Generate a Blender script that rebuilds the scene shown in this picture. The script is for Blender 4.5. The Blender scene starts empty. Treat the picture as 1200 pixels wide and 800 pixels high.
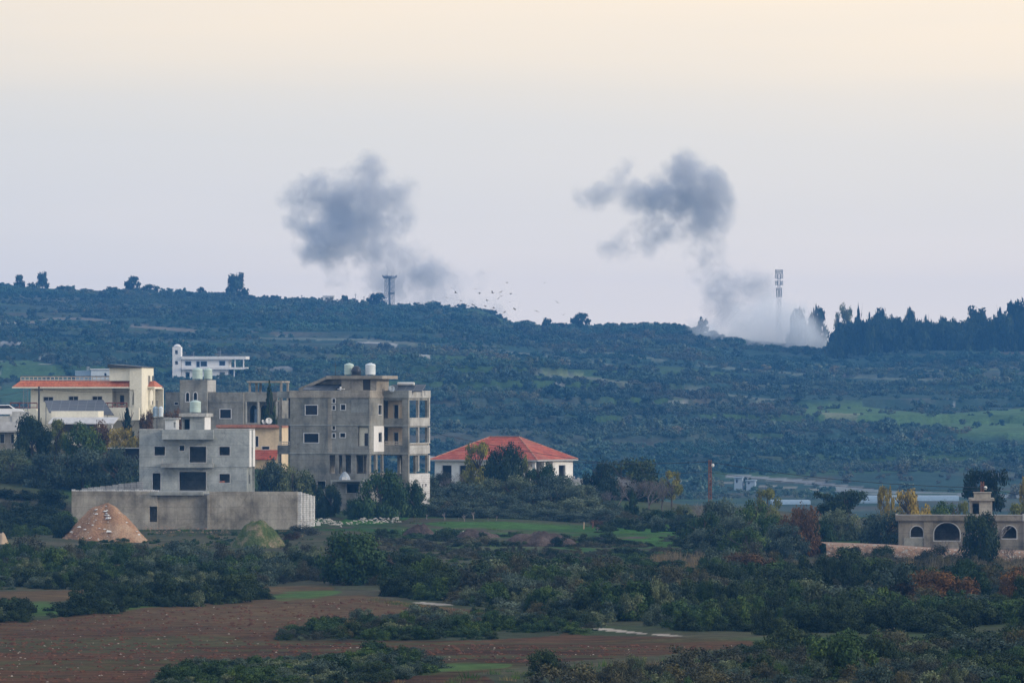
import bpy, bmesh, math, random
import numpy as np
from mathutils import Vector, Matrix

R = math.radians
sc = bpy.context.scene
COL = sc.collection

# ------------------------------------------------------------------ camera, world, sun, exposure
FPX = 6667.0          # focal length in photograph pixels (200 mm lens, 1200 px wide)
HY = 470.0            # photograph row of the eye-level horizon
cam_d = bpy.data.cameras.new('camera')
cam = bpy.data.objects.new('camera', cam_d)
COL.objects.link(cam)
cam_d.sensor_width = 36.0
cam_d.lens = 200.0
cam_d.clip_start = 1.0
cam_d.clip_end = 60000.0
cam.location = (0, 0, 0)
cam.rotation_euler = (R(90) + math.atan((HY - 400) / FPX), 0, 0)
sc.camera = cam

SUN_EL, SUN_AZ = 18.0, 112.0      # azimuth clockwise from +Y (view direction), to the right
w = bpy.data.worlds.new("World")
sc.world = w
w.use_nodes = True
nt = w.node_tree
nt.nodes.clear()
wo = nt.nodes.new('ShaderNodeOutputWorld')
bg = nt.nodes.new('ShaderNodeBackground')
sky = nt.nodes.new('ShaderNodeTexSky')
sky.sky_type = 'NISHITA'
sky.sun_disc = False
sky.sun_elevation = R(SUN_EL)
sky.sun_rotation = R(SUN_AZ)
sky.altitude = 300
sky.air_density = 1.0
sky.dust_density = 2.0
sky.ozone_density = 1.5
# a thin layer of high cloud over the clear sky: colour by height above the horizon
tc = nt.nodes.new('ShaderNodeTexCoord')
sep = nt.nodes.new('ShaderNodeSeparateXYZ')
nt.links.new(tc.outputs['Generated'], sep.inputs[0])
cn = nt.nodes.new('ShaderNodeTexNoise')
cmap = nt.nodes.new('ShaderNodeMapping')
cmap.inputs['Scale'].default_value = (5.0, 5.0, 55.0)
nt.links.new(tc.outputs['Generated'], cmap.inputs[0])
nt.links.new(cmap.outputs[0], cn.inputs['Vector'])
cn.inputs['Scale'].default_value = 1.0
cn.inputs['Detail'].default_value = 4.0
cn.inputs['Roughness'].default_value = 0.45
ma = nt.nodes.new('ShaderNodeMath'); ma.operation = 'MULTIPLY_ADD'
ma.inputs[1].default_value = 0.030
ma.inputs[2].default_value = -0.015
nt.links.new(cn.outputs[0], ma.inputs[0])
ad = nt.nodes.new('ShaderNodeMath'); ad.operation = 'ADD'
nt.links.new(sep.outputs['Z'], ad.inputs[0]); nt.links.new(ma.outputs[0], ad.inputs[1])
mr = nt.nodes.new('ShaderNodeMapRange')
mr.inputs['From Min'].default_value = 0.0
mr.inputs['From Max'].default_value = 0.5
nt.links.new(ad.outputs[0], mr.inputs['Value'])
cr = nt.nodes.new('ShaderNodeValToRGB')
nt.links.new(mr.outputs[0], cr.inputs[0])
els = cr.color_ramp.elements
els[0].position = 0.0;  els[0].color = (1.36, 1.15, 0.98, 1)
els[1].position = 1.0;  els[1].color = (0.95, 1.00, 1.10, 1)
for p, c in ((0.03, (1.27, 1.10, 0.96, 1)), (0.05, (1.16, 1.045, 0.945, 1)), (0.07, (1.07, 0.99, 0.915, 1)), (0.09, (1.04, 0.97, 0.885, 1)), (0.11, (1.10, 0.99, 0.85, 1)),
             (0.13, (1.22, 1.045, 0.83, 1)), (0.15, (1.32, 1.09, 0.82, 1)), (0.22, (1.25, 1.10, 0.92, 1)), (0.45, (1.15, 1.15, 1.18, 1))):
    e = els.new(p); e.color = c
vm = nt.nodes.new('ShaderNodeMix'); vm.data_type = 'RGBA'
sk = nt.nodes.new('ShaderNodeVectorMath'); sk.operation = 'SCALE'
sk.inputs['Scale'].default_value = 0.10
nt.links.new(sky.outputs[0], sk.inputs[0])
vm.inputs['Factor'].default_value = 0.86
nt.links.new(sk.outputs[0], vm.inputs['A'])
nt.links.new(cr.outputs[0], vm.inputs['B'])
xr = nt.nodes.new('ShaderNodeMapRange'); xr.inputs['From Min'].default_value = -0.10; xr.inputs['From Max'].default_value = 0.06
nt.links.new(sep.outputs['X'], xr.inputs['Value'])
xm = nt.nodes.new('ShaderNodeMix'); xm.data_type = 'RGBA'; nt.links.new(xr.outputs[0], xm.inputs['Factor'])
xm.inputs['A'].default_value = (.90, .925, .96, 1); xm.inputs['B'].default_value = (1.02, 1.01, .99, 1)
xx = nt.nodes.new('ShaderNodeMix'); xx.data_type = 'RGBA'; xx.blend_type = 'MULTIPLY'; xx.inputs['Factor'].default_value = 1.0
nt.links.new(vm.outputs['Result'], xx.inputs['A']); nt.links.new(xm.outputs['Result'], xx.inputs['B'])
nt.links.new(xx.outputs['Result'], bg.inputs['Color'])
bg.inputs['Strength'].default_value = 1.0
nt.links.new(bg.outputs[0], wo.inputs[0])
try:
    w.cycles.sampling_method = 'MANUAL'
    w.cycles.sample_map_resolution = 512
except Exception:
    pass

sl = bpy.data.lights.new('sun', 'SUN')
sun = bpy.data.objects.new('sun', sl)
COL.objects.link(sun)
sl.energy = 2.1
sl.angle = R(12)
sl.color = (1.0, 0.86, 0.70)
az, el = R(SUN_AZ), R(SUN_EL)
sd = Vector((math.sin(az) * math.cos(el), math.cos(az) * math.cos(el), math.sin(el)))
sun.rotation_euler = sd.to_track_quat('Z', 'Y').to_euler()

sc.view_settings.view_transform = 'Standard'
sc.view_settings.look = 'None'
sc.view_settings.exposure = 0.0
sc.view_settings.gamma = 1.0
sc.view_settings.use_curve_mapping = False
sc.render.engine = 'CYCLES'
sc.cycles.max_bounces = 6
sc.cycles.diffuse_bounces = 2
sc.cycles.glossy_bounces = 1
sc.cycles.transparent_max_bounces = 8
sc.cycles.volume_bounces = 5
sc.cycles.use_denoising = True
sc.cycles.use_adaptive_sampling = True

HAZE_DENSITY = 0.00016
HAZE_COLOR = (0.12, 0.43, 1.0, 1)
rng = np.random.default_rng(7)
random.seed(7)

# ------------------------------------------------------------------ helpers
def tag(o, label=None, cat=None, group=None, kind=None):
    if label: o['label'] = label
    if cat: o['category'] = cat
    if group: o['group'] = group
    if kind: o['kind'] = kind
    return o

def empty(name, loc=(0, 0, 0), rz=0.0, parent=None):
    o = bpy.data.objects.new(name, None)
    COL.objects.link(o)
    o.location = loc
    o.rotation_euler = (0, 0, rz)
    o.empty_display_size = 0.5
    if parent: o.parent = parent
    return o

def link_mesh(name, me, parent=None, loc=(0, 0, 0), rz=0.0):
    o = bpy.data.objects.new(name, me)
    COL.objects.link(o)
    o.location = loc
    o.rotation_euler = (0, 0, rz)
    if parent: o.parent = parent
    return o

class MB:
    """collects polygons, then links them as ONE mesh object"""
    def __init__(s): s.v = []; s.f = []
    def poly(s, pts):
        n = len(s.v); s.v += [tuple(p) for p in pts]; s.f.append(tuple(range(n, n + len(pts))))
    def box(s, x0, x1, y0, y1, z0, z1):
        n = len(s.v)
        s.v += [(x0, y0, z0), (x1, y0, z0), (x1, y1, z0), (x0, y1, z0), (x0, y0, z1), (x1, y0, z1), (x1, y1, z1), (x0, y1, z1)]
        for q in ((0, 3, 2, 1), (4, 5, 6, 7), (0, 1, 5, 4), (1, 2, 6, 5), (2, 3, 7, 6), (3, 0, 4, 7)):
            s.f.append(tuple(n + i for i in q))
        return s
    def prism(s, pts, a, b):
        """pts: list of 3-D points of a planar outline; extruded by vector (b - a)"""
        d = Vector(b) - Vector(a); n = len(s.v); m = len(pts)
        s.v += [tuple(Vector(p)) for p in pts] + [tuple(Vector(p) + d) for p in pts]
        s.f.append(tuple(range(n, n + m))[::-1]); s.f.append(tuple(range(n + m, n + 2 * m)))
        for i in range(m):
            j = (i + 1) % m
            s.f.append((n + i, n + j, n + m + j, n + m + i))
        return s
    def tube(s, a, b, r0, r1=None, n=8, cap=True):
        r1 = r0 if r1 is None else r1
        a = Vector(a); b = Vector(b); d = (b - a)
        if d.length < 1e-6: return s
        d.normalize()
        t = Vector((0, 0, 1)) if abs(d.z) < 0.9 else Vector((1, 0, 0))
        u = d.cross(t).normalized(); v = d.cross(u)
        k = len(s.v)
        for c, r in ((a, r0), (b, r1)):
            for i in range(n):
                q = 2 * math.pi * i / n
                s.v.append(tuple(c + u * (r * math.cos(q)) + v * (r * math.sin(q))))
        for i in range(n):
            j = (i + 1) % n
            s.f.append((k + i, k + n + i, k + n + j, k + j))
        if cap:
            s.f.append(tuple(k + i for i in range(n)))
            s.f.append(tuple(k + n + i for i in range(n))[::-1])
        return s
    def lathe(s, c, prof, n=20):
        """prof: (r, z) from bottom to top"""
        k = len(s.v); c = Vector(c)
        for r, z in prof:
            for i in range(n):
                q = 2 * math.pi * i / n
                s.v.append((c.x + r * math.cos(q), c.y + r * math.sin(q), c.z + z))
        for j in range(len(prof) - 1):
            for i in range(n):
                i2 = (i + 1) % n
                s.f.append((k + j * n + i, k + j * n + i2, k + (j + 1) * n + i2, k + (j + 1) * n + i))
        s.f.append(tuple(k + i for i in range(n))[::-1])
        m = k + (len(prof) - 1) * n
        s.f.append(tuple(m + i for i in range(n)))
        return s
    def mesh(s, name, mat, smooth=False):
        me = bpy.data.meshes.new(name)
        me.from_pydata(s.v, [], s.f)
        bm = bmesh.new(); bm.from_mesh(me)
        bmesh.ops.recalc_face_normals(bm, faces=bm.faces)
        bm.to_mesh(me); bm.free()
        if mat: me.materials.append(mat)
        if smooth:
            me.polygons.foreach_set('use_smooth', [True] * len(me.polygons))
        me.update()
        return me
    def build(s, name, mat, parent=None, loc=(0, 0, 0), rz=0.0, smooth=False):
        return link_mesh(name, s.mesh(name, mat, smooth), parent, loc, rz)

# ------------------------------------------------------------------ numpy value noise
def _hash(ix, iy, seed):
    n = (ix.astype(np.int64) * 374761393 + iy.astype(np.int64) * 668265263 + seed * 1442695041) & 0x7fffffff
    n = (n ^ (n >> 13)) * 1274126177 & 0x7fffffff
    n = (n ^ (n >> 16)) & 0xffff
    return n / 65535.0
def vnoise(x, y, seed=0):
    x = np.asarray(x, float); y = np.asarray(y, float)
    ix = np.floor(x); iy = np.floor(y); fx = x - ix; fy = y - iy
    fx = fx * fx * (3 - 2 * fx); fy = fy * fy * (3 - 2 * fy)
    a = _hash(ix, iy, seed); b = _hash(ix + 1, iy, seed); c = _hash(ix, iy + 1, seed); d = _hash(ix + 1, iy + 1, seed)
    return (a * (1 - fx) + b * fx) * (1 - fy) + (c * (1 - fx) + d * fx) * fy
def fbm(x, y, seed=0, octv=4):
    t = 0.0; a = 0.5; s = 0.0
    for i in range(octv):
        t = t + a * vnoise(x * 2 ** i, y * 2 ** i, seed + i * 17); s += a; a *= 0.5
    return t / s

# ------------------------------------------------------------------ materials
def new_mat(name):
    m = bpy.data.materials.new(name); m.use_nodes = True
    return m, m.node_tree, m.node_tree.nodes['Principled BSDF']
def N(nt, t, **kw):
    n = nt.nodes.new(t)
    for k, v in kw.items():
        if k in n.inputs: n.inputs[k].default_value = v
        else: setattr(n, k, v)
    return n
def rgb(c): return (c[0], c[1], c[2], 1.0)
def noise_node(nt, vec, scale, detail=5, rough=0.6, sv=(1, 1, 1)):
    mp = nt.nodes.new('ShaderNodeMapping'); mp.inputs['Scale'].default_value = sv
    nt.links.new(vec, mp.inputs[0])
    n = nt.nodes.new('ShaderNodeTexNoise')
    n.inputs['Scale'].default_value = scale; n.inputs['Detail'].default_value = detail; n.inputs['Roughness'].default_value = rough
    nt.links.new(mp.outputs[0], n.inputs['Vector'])
    return n.outputs[0]
def ramp(nt, fac, stops):
    r = nt.nodes.new('ShaderNodeValToRGB'); nt.links.new(fac, r.inputs[0])
    e = r.color_ramp.elements
    e[0].position, e[0].color = stops[0][0], rgb(stops[0][1])
    e[1].position, e[1].color = stops[-1][0], rgb(stops[-1][1])
    for p, c in stops[1:-1]:
        q = e.new(p); q.color = rgb(c)
    return r.outputs[0]
def mixc(nt, fac, a, b, mode='MIX'):
    m = nt.nodes.new('ShaderNodeMix'); m.data_type = 'RGBA'; m.blend_type = mode
    for s, v in (('Factor', fac), ('A', a), ('B', b)):
        if hasattr(v, 'is_linked') or hasattr(v, 'links'): nt.links.new(v, m.inputs[s])
        elif s == 'Factor': m.inputs[s].default_value = v
        else: m.inputs[s].default_value = rgb(v)
    return m.outputs['Result']

def plaster(name, base, dark, light=None, rough=0.9, streak=0.5, blot=0.85, scale=0.42, courses=0.0, lines=1.2):
    """rendered concrete or plaster with blotches, rain streaks and fine grain"""
    m, nt, b = new_mat(name)
    tc = nt.nodes.new('ShaderNodeTexCoord').outputs['Object']
    light = light or tuple(min(1, c * 1.25) for c in base)
    n1 = noise_node(nt, tc, scale, 6, 0.62)
    c = ramp(nt, n1, [(0.36, dark), (0.5, base), (0.66, light)])
    c = mixc(nt, blot, base, c)
    n2 = noise_node(nt, tc, 1.0, 5, 0.7, (1.5, 1.5, 0.20))
    s = ramp(nt, n2, [(0.36, dark), (0.56, (1, 1, 1))])
    s2 = mixc(nt, streak * .75, (1, 1, 1), mixc(nt, 1.0, (1, 1, 1), ramp(nt, n2, [(0.36, (0.45, 0.45, 0.45)), (0.56, (1, 1, 1))]), 'MULTIPLY'))
    c = mixc(nt, 1.0, c, s2, 'MULTIPLY')
    n3 = noise_node(nt, tc, 4.5, 4, 0.7)
    c = mixc(nt, 0.5, c, ramp(nt, n3, [(0.25, (0.7, 0.7, 0.7)), (0.75, (1.25, 1.25, 1.25))]), 'MULTIPLY')
    if lines:      # day joints of the formwork and hairline cracks
        sp0 = nt.nodes.new('ShaderNodeSeparateXYZ'); nt.links.new(tc, sp0.inputs[0])
        ml = nt.nodes.new('ShaderNodeMath'); ml.operation = 'PINGPONG'; ml.inputs[1].default_value = lines / 2; nt.links.new(sp0.outputs[2], ml.inputs[0])
        c = mixc(nt, .55, c, ramp(nt, ml.outputs[0], [(0.0, (.55, .55, .55)), (.045, (1, 1, 1))]), 'MULTIPLY')
        vo = nt.nodes.new('ShaderNodeTexVoronoi'); vo.feature = 'DISTANCE_TO_EDGE'; vo.inputs['Scale'].default_value = .45; nt.links.new(tc, vo.inputs['Vector'])
        c = mixc(nt, .35, c, ramp(nt, vo.outputs['Distance'], [(0.0, (.5, .5, .5)), (.02, (1, 1, 1))]), 'MULTIPLY')
        n4 = noise_node(nt, tc, .9, 5, .75, (1, 1, .8))
        c = mixc(nt, .8, c, ramp(nt, n4, [(.30, (.55, .55, .56)), (.42, (1, 1, 1)), (.60, (1, 1, 1)), (.72, (1.18, 1.16, 1.12))]), 'MULTIPLY')
    if courses:
        br = nt.nodes.new('ShaderNodeTexBrick')
        br.inputs['Scale'].default_value = 1.0
        br.inputs['Color1'].default_value = (1, 1, 1, 1); br.inputs['Color2'].default_value = (.82, .82, .82, 1)
        br.inputs['Mortar'].default_value = (.6, .6, .6, 1)
        br.inputs['Mortar Size'].default_value = 0.02
        br.inputs['Brick Width'].default_value = 0.4; br.inputs['Row Height'].default_value = courses
        sp = nt.nodes.new('ShaderNodeSeparateXYZ'); nt.links.new(tc, sp.inputs[0])
        ad_ = nt.nodes.new('ShaderNodeMath'); nt.links.new(sp.outputs[0], ad_.inputs[0]); nt.links.new(sp.outputs[1], ad_.inputs[1])
        cb = nt.nodes.new('ShaderNodeCombineXYZ'); nt.links.new(ad_.outputs[0], cb.inputs[0]); nt.links.new(sp.outputs[2], cb.inputs[1])
        nt.links.new(cb.outputs[0], br.inputs['Vector'])
        c = mixc(nt, 1.0, c, br.outputs[0], 'MULTIPLY')
    nt.links.new(c, b.inputs['Base Color'])
    b.inputs['Roughness'].default_value = rough
    b.inputs['Specular IOR Level'].default_value = 0.25
    bp = nt.nodes.new('ShaderNodeBump'); bp.inputs['Strength'].default_value = 0.35; bp.inputs['Distance'].default_value = 0.03
    nt.links.new(n3, bp.inputs['Height']); nt.links.new(bp.outputs[0], b.inputs['Normal'])
    return m

def simple(name, col, rough=0.7, metal=0.0, var=0.25, scale=2.0, spec=0.3):
    m, nt, b = new_mat(name)
    tc = nt.nodes.new('ShaderNodeTexCoord').outputs['Object']
    n1 = noise_node(nt, tc, scale, 4, 0.6)
    c = ramp(nt, n1, [(0.25, tuple(x * (1 - var) for x in col)), (0.75, tuple(min(1, x * (1 + var)) for x in col))])
    nt.links.new(c, b.inputs['Base Color'])
    b.inputs['Roughness'].default_value = rough; b.inputs['Metallic'].default_value = metal
    b.inputs['Specular IOR Level'].default_value = spec
    return m

M = {}
M['conc'] = plaster('grey_concrete', (0.3, 0.315, 0.3), (0.17, 0.175, 0.17), (0.4, 0.415, 0.4))
M['conc_blue'] = plaster('pale_blue_grey_render', (0.31, 0.335, 0.33), (0.19, 0.21, 0.21), (0.41, 0.435, 0.43), streak=0.35)
M['conc_dark'] = plaster('weathered_concrete', (0.26, 0.255, 0.225), (0.115, 0.125, 0.125), (0.33, 0.34, 0.32), streak=0.6)
M['conc_light'] = plaster('pale_concrete', (0.46, 0.46, 0.44), (0.32, 0.32, 0.3), (0.56, 0.56, 0.54), streak=0.4)
M['conc_warm'] = plaster('warm_bare_concrete', (0.34, 0.31, 0.26), (0.2, 0.18, 0.15), (0.43, 0.4, 0.34))
M['wall_tan'] = plaster('tan_grey_render', (0.33, 0.30, 0.245), (0.19, 0.17, 0.135), (0.43, 0.40, 0.34), streak=0.6, blot=1.0)
M['old_tan'] = plaster('old_sandstone_render', (0.22, 0.2, 0.165), (0.12, 0.11, 0.09), (0.31, 0.28, 0.24), streak=0.5)
M['cream'] = plaster('cream_plaster', (0.82, 0.78, 0.64), (0.68, 0.63, 0.50), (0.86, 0.83, 0.72), streak=0.15, blot=0.35, lines=0)
M['cream_warm'] = plaster('warm_cream_plaster', (0.7, 0.56, 0.38), (0.5, 0.39, 0.26), (0.78, 0.66, 0.48), streak=0.3, blot=0.5, lines=0)
M['white'] = plaster('white_plaster', (0.78, 0.78, 0.77), (0.6, 0.6, 0.59), (0.85, 0.85, 0.84), streak=0.25, blot=0.3, lines=0)
M['white_block'] = plaster('white_block_wall', (0.68, 0.69, 0.69), (0.5, 0.5, 0.5), (0.78, 0.78, 0.78), streak=0.25, courses=0.2)
M['grey_block'] = plaster('grey_block_wall', (0.30, 0.31, 0.315), (0.2, 0.2, 0.2), (0.40, 0.41, 0.42), streak=0.3, courses=0.2)
M['frame'] = simple('white_window_frame', (0.55, 0.56, 0.58), 0.6, 0, 0.1)
M['surround'] = simple('plaster_surround', (0.40, 0.41, 0.41), 0.9, 0, 0.15)
M['rail_red'] = simple('red_brown_rail', (0.20, 0.07, 0.05), 0.6)
M['rail_pale'] = simple('pale_balustrade', (0.55, 0.5, 0.43), 0.8)
M['dark_metal'] = simple('dark_metal', (0.05, 0.055, 0.06), 0.5, 0.3)
M['wood_dark'] = simple('dark_door', (0.035, 0.032, 0.03), 0.6)
M['tank_green'] = simple('pale_green_plastic', (0.42, 0.53, 0.49), 0.45, 0, 0.12)
M['tank_white'] = simple('white_plastic', (0.58, 0.64, 0.67), 0.45, 0, 0.12)
M['tank_dark'] = simple('black_plastic', (0.03, 0.038, 0.055), 0.4)
M['tank_blue'] = simple('blue_grey_metal', (0.25, 0.34, 0.42), 0.45, 0.2, 0.2)
M['dish'] = simple('white_dish', (0.62, 0.62, 0.60), 0.5, 0, 0.1)
M['cable'] = simple('black_cable', (0.02, 0.02, 0.025), 0.7)
M['rust'] = simple('rusty_steel', (0.17, 0.075, 0.045), 0.85, 0.0, 0.4, 3)
M['steel'] = simple('galvanised_steel', (0.16, 0.18, 0.21), 0.55, 0.3)
M['slab_white'] = simple('white_awning_sheet', (0.5, 0.5, 0.5), 0.7, 0, 0.2)
M['bark'] = simple('bark', (0.075, 0.06, 0.045), 0.95, 0, 0.4, 4)
M['twig'] = simple('pale_bare_twigs', (0.23, 0.205, 0.19), 0.95, 0, 0.3, 4)
M['twig_far'] = simple('grey_bare_twigs', (0.125, 0.11, 0.105), 0.95, 0, 0.3, 4)
M['bird'] = simple('dark_feathers', (0.02, 0.02, 0.022), 0.8)
M['tarp'] = simple('grey_tarpaulin', (0.30, 0.35, 0.40), 0.6)
M['dull_blue'] = simple('faded_blue_paint', (0.22, 0.33, 0.48), 0.7)

def glass_mat():
    m, nt, b = new_mat('dark_glass')
    b.inputs['Base Color'].default_value = (0.012, 0.014, 0.02, 1)
    b.inputs['Roughness'].default_value = 0.18
    b.inputs['Specular IOR Level'].default_value = 0.25
    return m
M['glass'] = glass_mat()
m, nt_, b_ = new_mat('baked_interior_shade')
b_.inputs['Base Color'].default_value = (0.05, 0.05, 0.055, 1); b_.inputs['Roughness'].default_value = 1.0  # near-black base colour stands for the shade indoors
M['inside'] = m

def roof_mat(name, c1, c2, c3):
    """terracotta pantiles: rows down the slope plus per-tile colour changes"""
    m, nt, b = new_mat(name)
    tc = nt.nodes.new('ShaderNodeTexCoord').outputs['Object']
    n1 = noise_node(nt, tc, 0.7, 6, 0.75)
    c = ramp(nt, n1, [(0.36, c1), (0.5, c2), (0.64, c3)])
    c = mixc(nt, ramp(nt, noise_node(nt, tc, .35, 5, .7), [(.5, (0, 0, 0)), (.68, (.55, .55, .55))]), c, (.22, .12, .085))
    n2 = noise_node(nt, tc, 5.0, 2, 0.6)
    c = mixc(nt, 0.7, c, ramp(nt, n2, [(0.3, (0.6, 0.6, 0.6)), (0.7, (1.2, 1.2, 1.2))]), 'MULTIPLY')
    wv = nt.nodes.new('ShaderNodeTexWave'); wv.wave_type = 'BANDS'; wv.bands_direction = 'Z'
    wv.inputs['Scale'].default_value = 1.6; wv.inputs['Distortion'].default_value = 0.6
    nt.links.new(tc, wv.inputs['Vector'])
    c = mixc(nt, 0.45, c, ramp(nt, wv.outputs[1], [(0.0, (0.55, 0.5, 0.5)), (0.5, (1.1, 1.1, 1.1))]), 'MULTIPLY')
    nt.links.new(c, b.inputs['Base Color'])
    b.inputs['Roughness'].default_value = 0.85
    bp = nt.nodes.new('ShaderNodeBump'); bp.inputs['Strength'].default_value = 0.8; bp.inputs['Distance'].default_value = 0.08
    nt.links.new(wv.outputs[1], bp.inputs['Height']); nt.links.new(bp.outputs[0], b.inputs['Normal'])
    return m
M['roof_red'] = roof_mat('terracotta_tiles', (0.26, 0.05, 0.03), (0.42, 0.08, 0.042), (0.50, 0.13, 0.07))
M['roof_orange'] = roof_mat('orange_terracotta_tiles', (0.48, 0.12, 0.055), (0.60, 0.17, 0.08), (0.66, 0.24, 0.13))
M['roof_pink'] = roof_mat('faded_terracotta', (0.38, 0.14, 0.09), (0.48, 0.2, 0.13), (0.55, 0.28, 0.2))

def solar_mat():
    m, nt, b = new_mat('solar_cells')
    tc = nt.nodes.new('ShaderNodeTexCoord').outputs['Object']
    br = nt.nodes.new('ShaderNodeTexBrick')
    br.offset = 0.0
    br.inputs['Color1'].default_value = (0.03, 0.038, 0.05, 1); br.inputs['Color2'].default_value = (0.05, 0.06, 0.075, 1)
    br.inputs['Mortar'].default_value = (0.12, 0.13, 0.14, 1); br.inputs['Mortar Size'].default_value = 0.03
    br.inputs['Scale'].default_value = 1.0; br.inputs['Brick Width'].default_value = 1.0; br.inputs['Row Height'].default_value = 0.9
    nt.links.new(tc, br.inputs['Vector'])
    nt.links.new(br.outputs[0], b.inputs['Base Color'])
    b.inputs['Roughness'].default_value = 0.4; b.inputs['Specular IOR Level'].default_value = 0.4
    return m
M['solar'] = solar_mat()

def leaf_mat(name, c1, c2, c3=None, rough=0.75, far=False):
    m, nt, b = new_mat(name)
    at = nt.nodes.new('ShaderNodeAttribute'); at.attribute_name = 'tint'
    oi = nt.nodes.new('ShaderNodeObjectInfo')
    c3 = c3 or c2
    c = ramp(nt, at.outputs['Fac'], [(0.0, c1), (0.6, c2), (1.0, c3)])
    r = ramp(nt, oi.outputs['Random'], [(0.0, (0.55, 0.62, 0.68)), (0.5, (1.0, 1.0, 1.0)), (1.0, (1.60, 1.35, 0.90))])
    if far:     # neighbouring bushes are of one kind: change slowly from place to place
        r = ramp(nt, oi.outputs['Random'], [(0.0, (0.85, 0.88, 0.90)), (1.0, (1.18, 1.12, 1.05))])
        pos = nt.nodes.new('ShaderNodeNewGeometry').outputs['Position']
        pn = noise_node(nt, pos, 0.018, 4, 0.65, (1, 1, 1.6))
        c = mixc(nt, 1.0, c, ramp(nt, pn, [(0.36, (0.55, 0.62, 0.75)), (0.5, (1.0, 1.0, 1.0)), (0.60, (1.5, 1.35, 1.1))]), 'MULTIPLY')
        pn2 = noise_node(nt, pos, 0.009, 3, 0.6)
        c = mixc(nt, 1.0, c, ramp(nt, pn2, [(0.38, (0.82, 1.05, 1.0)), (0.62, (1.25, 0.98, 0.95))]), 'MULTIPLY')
    c = mixc(nt, 1.0, c, r, 'MULTIPLY')
    nt.links.new(c, b.inputs['Base Color'])
    b.inputs['Roughness'].default_value = rough
    b.inputs['Specular IOR Level'].default_value = 0.15
    return m
L = {}
L['dark'] = leaf_mat('dark_evergreen_leaves', (0.009, 0.020, 0.012), (0.022, 0.042, 0.020), (0.046, 0.074, 0.030))
L['green'] = leaf_mat('green_leaves', (0.014, 0.036, 0.014), (0.034, 0.072, 0.024), (0.072, 0.120, 0.036))
L['olive'] = leaf_mat('olive_leaves', (0.028, 0.048, 0.034), (0.068, 0.100, 0.072), (0.14, 0.180, 0.130))
L['brown'] = leaf_mat('rusty_brown_leaves', (0.035, 0.026, 0.014), (0.085, 0.052, 0.024), (0.17, 0.088, 0.032))
L['yellow'] = leaf_mat('autumn_yellow_leaves', (0.16, 0.13, 0.035), (0.34, 0.26, 0.055), (0.50, 0.37, 0.08))
L['lime'] = leaf_mat('yellow_green_leaves', (0.06, 0.08, 0.022), (0.15, 0.165, 0.04), (0.24, 0.24, 0.06))
L['grey'] = leaf_mat('dry_grey_scrub', (0.028, 0.034, 0.024), (0.056, 0.062, 0.042), (0.10, 0.102, 0.072))
L['grass'] = leaf_mat('grass_blades', (0.030, 0.066, 0.018), (0.048, 0.11, 0.026), (0.085, 0.15, 0.04))
L['straw'] = leaf_mat('dry_grass', (0.10, 0.085, 0.055), (0.155, 0.13, 0.085), (0.21, 0.18, 0.12))
L['far'] = leaf_mat('hillside_scrub_leaves', (0.024, 0.060, 0.060), (0.050, 0.105, 0.100), (0.090, 0.140, 0.130), far=True)  # bluer and paler than plain scrub: part of the haze is painted in
L['far_brown'] = leaf_mat('hillside_dry_scrub', (0.036, 0.062, 0.058), (0.070, 0.105, 0.092), (0.120, 0.140, 0.120), far=True)  # dry scrub, tinted with painted haze blue as well
L['pine'] = leaf_mat('pine_needles', (0.012, 0.024, 0.016), (0.020, 0.040, 0.022), (0.034, 0.058, 0.028))

# ------------------------------------------------------------------ terrain
RX = np.array([-3000, -600, 0, 60, 130, 160, 240, 300, 400, 440, 500, 560, 578, 592, 620, 680, 740, 800, 840, 880, 930, 985, 1050, 1100, 1200, 1800, 4200], float)
RYp = np.array([330, 332, 334, 338, 341, 341, 344, 350, 354, 356, 358, 361, 367, 376, 381, 384, 381, 384, 393, 403, 406, 411, 407, 405, 409, 415, 420], float)
SX = np.array([-3000, 0, 300, 500, 590, 700, 800, 900, 1200, 4200], float)
SYp = np.array([434, 434, 432, 432, 437, 448, 460, 473, 480, 484], float)
DR_X = np.array([-3000, 0, 560, 620, 900, 1200, 4200], float)
DR_Y = np.array([2350, 2350, 2300, 2280, 2120, 2050, 2050], float)
NEAR_PX = np.array([-600, 0, 150, 300, 420, 550, 700, 850, 1000, 1200, 1800], float)
NEAR_D = np.array([0, 250, 300, 380, 450, 500, 555, 575, 600, 625, 650, 700, 760, 900, 1000, 1250], float)
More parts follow.
